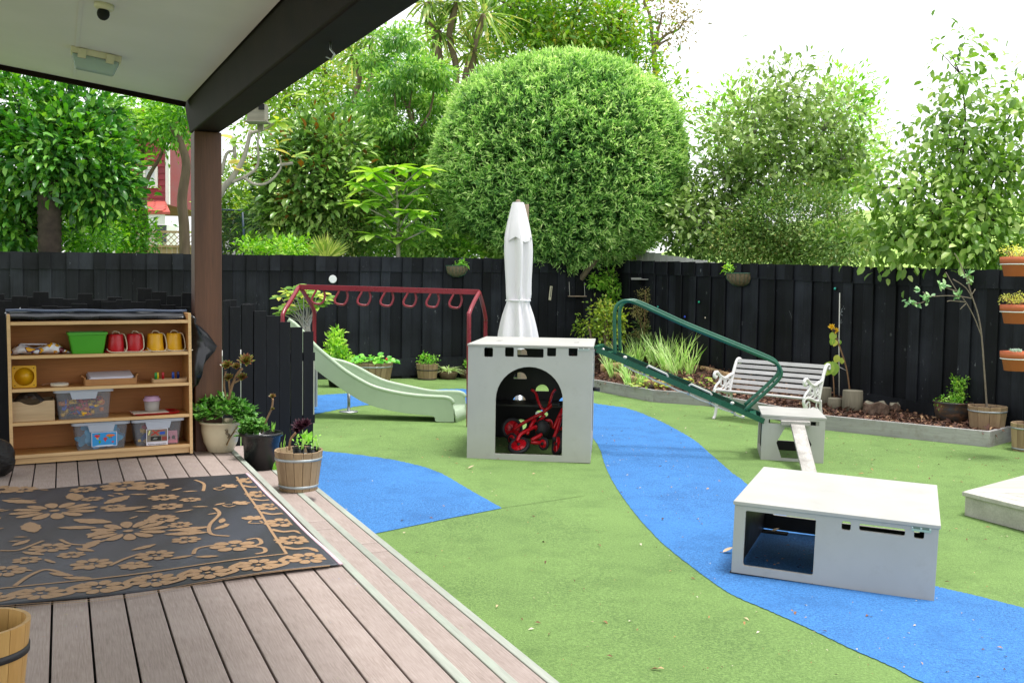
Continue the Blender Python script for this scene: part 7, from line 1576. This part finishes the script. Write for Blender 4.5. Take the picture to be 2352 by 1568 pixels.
for (x, y), c, nm in ((Z6(560, 445), '#2fae9c', 'teal'), (Z6(883, 407), '#1fae84', 'emerald'), (Z6(772, 523), '#2c4fd0', 'royal blue'), (Z6(935, 530), '#d9c9b4', 'cream'), (Z6(1950, 302), '#3fb4a4', 'sea green')):
    o = onf(FR, x, y, .022, 'glass_marble', nm + ' glass marble set in a knot hole of the right fence', 'marble'); mb = MB(); mb.ball((0, 0, 0), .02, 12, 8); mb.build('marble', plain('marble_' + nm.replace(' ', '_'), c, .1, .1), o); mb = MB(); mb.lathe([(.018, 0), (.026, 0), (.026, .004), (.018, .005)], 16, M=Matrix.Translation((0, .003, 0)) @ Matrix.Rotation(PI / 2, 4, 'X')); mb.build('hole_rim', m_fence, o)
for x, y in ((333, 345), (382, 355)):
    q = Z6(x, y); p = G(*Z6(x + 10, 740)); tp_ = Vp(*q, (p.x, p.y), (p.x + 1, p.y + .1)); o = empty('garden_stake', p, label='pale stake behind the ramp handrail, %s of the pair' % ('left' if x < 350 else 'right'), cat='stake'); mb = MB(); mb.box((0, 0, (tp_.z - p.z) / 2), (.035, .025, tp_.z - p.z)); mb.build('stake_shaft', m_galv, o, .003); mb = MB(); mb.box((0, 0, tp_.z - p.z + .003), (.03, .02, .006)); mb.build('cap', m_white, o)
m_chalk = plain('chalk', '#9aa0a4', .95, .2, 40); o = onf(FR, *R7(487, 570), .025, 'chalk_flower', 'small chalk flower drawn on the right fence beside the stake', 'drawing')
for k in range(4): mb = MB(); a = PI / 2 * k + .5; mb.tube([(.035 * math.cos(a) + .026 * math.cos(2 * PI * i / 12), 0, .1 + .035 * math.sin(a) + .026 * math.sin(2 * PI * i / 12)) for i in range(12)], .0035, 4, closed=True); mb.build('petal', m_chalk, o)
for pts in (((0, 0, .07), (-.02, 0, -.12)), ((-.01, 0, -.03), (-.05, 0, -.06), (-.045, 0, .0))): mb = MB(); mb.tube([Vector(p) for p in pts], .0035, 4); mb.build('stalk', m_chalk, o)
# --- corner planting
lm_yg = leafmat('yellow_green_leaf', ['#4f6e26', '#728e32', '#98a840', '#b4b050'], .4, .3)
o, p, s_ = gplant('golden_shrub', 'rounded golden-green shrub growing at the fence corner left of the ramp', 1385, 838, 'shrub', .33)
bb = [(1390, 735, 40, 28, 60), (1352, 748, 24, 20, 28), (1422, 745, 16, 32, 28), (1395, 765, 36, 16, 34), (1385, 708, 24, 14, 22)]
P, A, U, Ls, Ws, rnd, C = cloud([((Vector(B(x, y, p.y, a, b, n)[0]) - p), B(x, y, p.y, a, b, n)[1], n) for x, y, a, b, n in bb], 7, .06, .07, .6, shell=.5); me = leafmesh('foliage', P, A, U, Ls, Ws, 'diamond', rnd); me.materials.append(lm_yg); put('foliage', me, o)
mb = MB()
for x, y, *_ in bb: mb.tube(bez(wob((0, 0, -.1), Yp(x, y, p.y) - p, 3, .08), 3), .022, 6)
mb.build('stem', m_trunk, o)
p = FB(1400, 780, .12); o = empty('fence_climber', p, label='leafy climber reaching up the fence corner under the round tree', cat='climber'); mb = MB(); QC = lambda x, y: Vp(*Z6(x, y), p, p + DB) - p
mb.tube(bez([QC(170, 640), QC(175, 430), QC(190, 280), QC(165, 190), QC(150, 140)], 4), .01, 6); mb.tube(bez([QC(180, 320), QC(150, 230), QC(60, 240)], 4), .007, 5); mb.tube(bez([QC(175, 230), QC(240, 140), QC(300, 60)], 4), .006, 5); mb.build('stem', m_darkb, o)
cl = [(150, 170), (60, 245), (110, 250), (190, 235), (215, 300), (190, 340), (140, 355), (190, 390), (220, 365), (170, 205), (290, 30), (340, 20), (290, 475), (40, 250), (85, 265), (205, 225), (160, 270)]
P, A, U, Ls, Ws, rnd, C = cloud([(tuple(QC(*c)), (.12, .08, .09), 9) for c in cl], 6, .035, .085, .45); me = leafmesh('foliage', P, A, U, Ls, Ws, 'diamond', rnd); me.materials.append(lm_low); put('foliage', me, o)
lm_weed = leafmat('seedhead', ['#6d6a38', '#8f8a50', '#aaa06a', '#7d8a48'], .7, .2)
p = FR(*Z6(440, 790), .35); p.z = mz(p.x, p.y); o = empty('seeding_weed', p, label='tall seeding weed standing behind the ramp against the right fence', cat='weed'); QW = lambda x, y: Vp(*Z6(x, y), (p.x, p.y), (p.x + 1, p.y)) - p
mb = MB()
for pts in (((440, 780), (445, 600), (450, 450), (455, 310)), ((440, 700), (410, 560), (385, 460)), ((450, 760), (520, 700), (575, 610)), ((430, 720), (390, 670), (350, 650)), ((445, 600), (470, 540))): mb.tube(bez([QW(*q) for q in pts], 4), .008, 5)
mb.build('stem', m_stem, o)
P, A, U, Ls, Ws, rnd, C = cloud([(tuple(QW(x, y)), (a * s_ * .5, .06, b * s_ * .5), n) for s_ in (p.y / FPX / 1.7415,) for x, y, a, b, n in ((455, 360, 60, 80, 60), (385, 480, 40, 50, 40), (450, 530, 50, 110, 50), (575, 610, 30, 45, 22), (400, 660, 60, 25, 26), (460, 640, 50, 60, 40))], 7, .025, .032, .5); me = leafmesh('seedheads', P, A, U, Ls, Ws, 'diamond', rnd); me.materials.append(lm_weed); put('seedheads', me, o)
P, A, U, Ls, Ws, rnd, C = cloud([(tuple(QW(440, 660)), (.12, .1, .3), 40)], 5, .03, .13, .14, droop=-.1); me = leafmesh('leaves', P, A, U, Ls, Ws, 'narrow', rnd); me.materials.append(lm_dkc); put('leaves', me, o)
# grass clumps (each clump is a plant)
lm_grass = leafmat('tall_grass_blade', ['#6f9a4a', '#98be68', '#bcd48a', '#dae4b0'], .45, .4)
for i, (x, y, n, h_, lab) in enumerate(((330, 900, 60, .55, 'leftmost'), (450, 880, 70, .6, 'second from left'), (560, 900, 80, .65, 'middle'), (660, 930, 80, .65, 'fourth from left'), (740, 985, 60, .6, 'rightmost upright'), (230, 960, 50, .5, 'front left'), (370, 1010, 55, .42, 'front middle'))):
    p = G(*Z6(x, y + 25), .3 if y < 950 else .22); p.z = min(p.z, mz(p.x, p.y) + .02); h_ *= 1.05; o = empty('grass_clump', p, label='%s clump of tall arching grass in the garden bed' % lab, cat='grass', group='grass clumps in the garden bed'); mb = MB()
    for k in range(n):
        a = rng.random() * 2 * PI; r_ = .16 * math.sqrt(rng.random()); d = Vector((math.cos(a) * .3, math.sin(a) * .3, 1)) + rv(.15); L_ = h_ * rng.uniform(.55, 1.1)
        mb.leaf((r_ * math.cos(a), r_ * math.sin(a), -.02), d, Vector((math.cos(a + 1.5), math.sin(a + 1.5), .2)), L_, .018, rng.uniform(.15, .7), .2, pts=6)
    mb.build('blades', lm_grass, o, rnd=True)
    mb = MB(); mb.lathe([(0, -.04), (.1, -.04), (.05, .02), (0, .03)], 9); mb.build('crown', m_soil, o)
for x, y, n, rx, L, lab, mt, cat in ((940, 915, 50, .26, .12, 'strawberry plants beside the bench in the garden bed', 0, 'strawberry'), (1075, 920, 50, .26, .12, 'strawberry plants right behind the left bench arm', 0, 'strawberry'), (860, 1030, 60, .3, .1, 'pale low leafy plants at the front of the garden bed', 1, 'plant'), (500, 1040, 50, .3, .09, 'sorrel-like ground plants inside the log roll edging', 1, 'plant')):
    p = G(*Z6(x, y + 40), .27 if y < 1000 else .18); o = empty('leafy_plant', p, label=lab, cat=cat)
    mesh_ = me_s if mt == 0 else me_r
    for k in range(n): a = rng.random() * 2 * PI; r_ = rx * math.sqrt(rng.random()); leafobj(mesh_, o, p + Vector((r_ * math.cos(a), r_ * math.sin(a) * .7, rng.uniform(.03, .22) * (1.1 - r_ / rx))), Vector((math.cos(a), math.sin(a), rng.uniform(-.1, .5))) + rv(.3), Vector((0, -.6, 1)), rng.uniform(.7, 1.1) * L)
    mb = MB(); mb.lathe([(0, 0), (.06, 0), (.02, .05), (0, .06)], 8); mb.build('crown', m_soil, o)
# sunflower seedlings with a stake
p = G(*R7(538, 1060), .3); SYY = G(*R7(470, 1200), EH - .06).y + .25; QS = lambda x, y, d=0: Yp(*R7(x, y), SYY + d)
lm_sf = leafmat('sunflower_leaf', ['#6f9a3a', '#98b850', '#c2c85c', '#cfc65a'], .45, .4, obj=True); me_sf = unit_leaf('leaf', lm_sf, .2, .15, .8)
b = QS(527, 1130); o = empty('sunflower', b, label='leaning sunflower with yellow bloom tied to a stake behind the log stumps', cat='flower'); mb = MB(); mb.tube(bez([QS(527, 1130) - b, QS(500, 920) - b, QS(445, 745) - b, QS(412, 655) - b, QS(400, 630) - b], 4), .011, 6); mb.build('stem', m_stem, o)
for x, y, L in ((415, 680, .13), (405, 725, .1), (425, 735, .1), (440, 840, .12), (465, 860, .09), (450, 735, .08)): leafobj(me_sf, o, QS(x, y - 25), Vector((rng.uniform(-.6, .2), -.2, -1)), Vector((0, -1, .2)), L)
m_pet = pl('sunflower_petal', '#e6b81e', .5)
for x, y in ((395, 622), (424, 648)):
    mb = MB(); rosette(mb, QS(x, y) - b, Vector((rng.uniform(-.5, .3), -.8, .3)), 22, .055, .02, .05); fl = mb.build('bloom', m_pet, o)
mb = MB(); mb.ball(QS(410, 650) - b + Vector((0, -.01, 0)), .022, 8, 6); mb.build('bloom_centre', m_darkb, o)
b = QS(447, 1000); o = empty('garden_stake', b, label='thin pale stake rising beside the sunflower', cat='stake'); mb = MB(); mb.tube([QS(447, 1100) - b, QS(446, 720) - b, QS(451, 385) - b], .007, 6); mb.build('stake_shaft', m_rope, o)
mb = MB(); mb.tube([QS(495, 925) - b, QS(447, 900) - b], .004, 5); mb.build('tie', m_white, o)
b = QS(415, 1160, -.15); o = empty('seedling', b, label='young sunflower seedling with two heart-shaped leaves by the bench arm', cat='seedling'); mb = MB(); mb.tube([(0, 0, 0), QS(408, 1000, -.15) - b, QS(402, 900, -.15) - b], .009, 6); mb.build('stem', m_stem, o)
leafobj(me_sf, o, QS(385, 862, -.15), Vector((-.3, -.3, -1)), Vector((0, -1, .2)), .2); leafobj(me_sf, o, QS(400, 860, -.15), Vector((.12, -.3, -1)), Vector((0, -1, .3)), .2)
# glazed bowl pot, square barrel with sapling, right hand barrel
t = NT('mottled_glaze'); v = t.coord('Object', (1, 1, 2.5)); c = t.ramp(t.noise(7, v, 6, .7), (.3, lin('#3a4452')), (.5, lin('#4a4238')), (.6, lin('#7a5a44')), (.75, lin('#5c6a74'))); t.bump(t.noise(12, v, 3), .3, .01); m_mot = t.fin(c, .3)
o, p, s_ = gplant('glazed_pot', 'mottled blue-brown glazed bowl pot with small bright shrub in the garden bed', *R7(1235, 1288), dz=EH - .06); s_ /= (1.742 * 1.7415); rt = 131 * s_; h_ = 150 * s_
mb = MB(); mb.lathe([(0, 0), (rt * .6, 0), (rt * .85, h_ * .3), (rt * .95, h_ * .7), (rt * .93, h_ * .88), (rt * 1.0, h_ * .93), (rt * 1.02, h_ * .98), (rt * .97, h_), (rt * .88, h_ * .97), (rt * .86, h_ * .85), (0, h_ * .82)], 36); mb.build('pot_body', m_mot, o)
P, A, U, Ls, Ws, rnd, C = cloud([((.05, 0, h_ + .1), (.1, .09, .1), 34), ((.06, 0, h_ + .22), (.1, .08, .06), 22)], 7, .022, .04, .55, shell=.2); me = leafmesh('shrub_foliage', P, A, U, Ls, Ws, 'diamond', rnd); me.materials.append(lm_low); put('shrub_foliage', me, o)
P, A, U, Ls, Ws, rnd, C = cloud([((-.05, -.02, h_ * .95), (rt * .75, rt * .6, .04), 40)], 6, .03, .035, .6); me = leafmesh('ground_cover', P, A, U, Ls, Ws, 'diamond', rnd); me.materials.append(lm_gr); tag(put('ground_cover', me, o), kind='stuff')
o, p, s_ = gplant('square_tub', 'tapered wooden tub holding a tall bare sapling at the end of the garden bed', *R7(1475, 1335), dz=EH - .06); s_ /= (1.742 * 1.7415); rt = 130 * s_; h_ = 165 * s_; barrel(o, rt, rt * .86, h_, 10, ((.8, 0),), None, .9)
QT = lambda x, y: Yp(*R7(x, y), p.y) - p
mb = MB(); mb.tube(bez([Vector((0, 0, h_ * .85)), QT(1475, 1160), QT(1462, 980), QT(1440, 690), QT(1415, 540), QT(1380, 430), QT(1330, 280), QT(1280, 160), QT(1250, 110)], 4), [.0125 - .00025 * i for i in range(33)], 7)
for pts in (((1440, 690), (1390, 560), (1330, 450), (1260, 360), (1190, 240)), ((1375, 425), (1300, 412), (1200, 405), (1085, 408), (1030, 380)), ((1375, 425), (1330, 350), (1240, 290)), ((1330, 450), (1230, 440), (1200, 445)), ((1085, 408), (1020, 455), (920, 450)), ((1280, 380), (1180, 345)), ((1370, 400), (1395, 360)), ((1355, 350), (1350, 270)), ((1330, 460), (1290, 500))): mb.tube(bez([QT(*q) for q in pts], 4), [.007 - .0001 * i for i in range(4 * len(pts) - 3)], 5)
mb.build('sapling_stem', plain('sapling_bark', '#7d7263', .85, .25, 30, .4, 60), o)
lm_sap = leafmat('sapling_leaf', ['#4f7a4a', '#6f9c62', '#93b97e', '#b4d098'], .45, .3, obj=True); me_sp = unit_leaf('leaf', lm_sap, .1, .15, .5)
for x, y, n in ((1010, 370, 5), (930, 445, 6), (1040, 430, 7), (1080, 420, 5), (985, 480, 5), (960, 460, 4), (1150, 335, 6), (1180, 335, 4), (1265, 395, 6), (1290, 425, 4), (1340, 260, 6), (1375, 305, 4), (1060, 455, 4), (905, 440, 3)):
    for k in range(n): leafobj(me_sp, o, p + QT(x + rng.uniform(-10, 10), y + rng.uniform(-10, 10)), rv(1) + Vector((-.2, -.2, .3)), Vector((0, -.7, 1)), rng.uniform(.055, .09))
o, p, s_ = gplant('wooden_tub', 'empty wooden tub cut off by the right edge below the terracotta pots', 2356, 1034); barrel(o, .165, .14, .31, 14, ((.82, 0), (.08, 0)), None, .9)
# --- terracotta pots in wall rings
m_ter = plain('terracotta', '#b9623c', .8, .1, 5, .15, 60, dirt=.2, dirtc='#c99a7c'); lm_sed = leafmat('sedum', ['#9fae4a', '#c2c85c', '#dcdc80', '#e6e6a0'], .5, .3); lm_cac = leafmat('pale_succulent', ['#8fae9a', '#b0c8b4', '#cfdccb', '#dfe6d8'], .5, .2)
TY = 10.6; tsx = TY / FPX
hang = empty('pot_stand', (Yp(2420, 900, TY).x, TY + .12, gz(5.4)), label='black upright stand with rings carrying the terracotta pots at the right edge', cat='stand'); ho_ = Vector(hang.location)
mb = MB(); mb.box((0, 0, 1.15), (.05, .03, 2.3)); mb.build('upright', m_fence, hang)
mb = MB(); mb.lathe([(0, 0), (.06, 0), (.06, .02), (.03, .03), (0, .03)], 20); mb.build('foot', m_fence, hang)
for (yt, yb), lab, kind in (((591, 634.5), 'top terracotta pot with yellow sedum at the right edge', 0), ((700, 743), 'middle terracotta pot with trailing sedum at the right edge', 0), ((807, 851), 'bottom terracotta pot with a pale succulent at the right edge', 1)):
    c = Yp(2333, yb, TY - .08); h_ = (yb - yt) * tsx; rt = 34 * tsx; o = empty('terracotta_pot', c, label=lab, cat='plant pot')
    mb = MB(); mb.lathe([(0, 0), (rt * .72, 0), (rt * .9, h_ * .66), (rt, h_ * .68), (rt * 1.02, h_), (rt * .92, h_), (rt * .86, h_ * .8), (0, h_ * .78)], 32); mb.build('pot_body', m_ter, o)
    mb = MB(); mb.tube([(rt * .97 * math.cos(2 * PI * i / 28), rt * .97 * math.sin(2 * PI * i / 28), h_ * .62) for i in range(28)], .0065, 6, closed=True); mb.build('ring', m_white, hang, 0, Matrix.Translation(c - ho_))
    if kind == 0:
        P, A, U, Ls, Ws, rnd, C = cloud([((.0, 0, h_ + .06), (rt * 1.05, rt * .8, .05), 40)], 9, .018, .022, .6, shell=.1); me = leafmesh('foliage', P, A, U, Ls, Ws, 'diamond', rnd); me.materials.append(lm_sed); put('foliage', me, o)
        for i in range(10): mb = MB(); a = rng.uniform(0, 6.28); mb.tube([(0, 0, h_ * .8), (rt * .8 * math.cos(a), rt * .6 * math.sin(a), h_ + .06)], .004, 5); mb.build('stem', m_stem, o)
    else:
        mb = MB()
        for k in range(9): rosette(mb, Vector((rng.uniform(-.05, .05), rng.uniform(-.05, .05), h_ + .0)), Vector((rng.uniform(-.4, .4), -.5, .8)), 18, .04, .018)
        mb.build('rosette', lm_cac, o, rnd=True)
# ================================================================== fallen leaves and bits on the turf
t = NT('fallen_leaf'); at = t.t.nodes.new('ShaderNodeAttribute'); at.attribute_name = 'rnd'
t.fin(t.ramp(at.outputs['Fac'], (0, lin('#3f2a22')), (.35, lin('#7a5236')), (.6, lin('#b98e5c')), (.85, lin('#c0b08c')), (1, lin('#d4ccb8'))), .8); m_lit = t.m
P = []
def scat(n, x0, x1, y0, y1):
    k = 0
    while k < n:
        px, py = rng.uniform(x0, x1), rng.uniform(y0, y1); p = G(px, py); k += 1
        if NV.dot(p) < 1.83: continue
        P.append((p.x, p.y, gz(p.x) + .007 + rng.uniform(0, .006)))
scat(420, 720, 2352, 1000, 1560); scat(420, 720, 2352, 880, 1060); scat(160, 1560, 1900, 930, 985); scat(260, 1900, 2330, 1000, 1110); scat(120, 1380, 1660, 940, 1200); scat(40, 1700, 1880, 1170, 1320); scat(60, 1100, 1260, 985, 1045); scat(60, 1360, 1640, 905, 940)
P = np.array(P); n = len(P); A = nr.normal(size=(n, 3)); A[:, 2] *= .15; U = nr.normal(size=(n, 3)) * .3; U[:, 2] += 1
L_ = .008 + .022 * nr.random(n) ** 3.5
me = leafmesh('leaf_litter', P, A, U, L_ * 1.4, L_ * .6, 'diamond', nr.random(n)); me.materials.append(m_lit); tag(put('leaf_litter', me), 'scattered fallen leaves and bark bits on the artificial turf', 'leaf litter', kind='stuff')
for px, py, L, lab in ((1660, 1271, .075, 'curled pale leaf on the blue path left of the low play box'), (1075, 1077, .06, 'small brown dry leaf on the green turf in front of the playhouse'), (1770, 1225, .07, 'tan dry leaf lying inside the crawl opening of the low box')):
    p = G(px, py); o = empty('fallen_leaf', p + Vector((0, 0, .006)), label=lab, cat='leaf'); mb = MB(); mb.leaf((0, 0, .004), (1, .3, .15), (0, 0, 1), L, L * .55, -.25, .4, pts=5); mb.build('blade', m_pw, o); mb = MB(); mb.tube([(0, 0, .004), (-.02, -.01, .008)], .0015, 4); mb.build('stalk', m_stem, o)
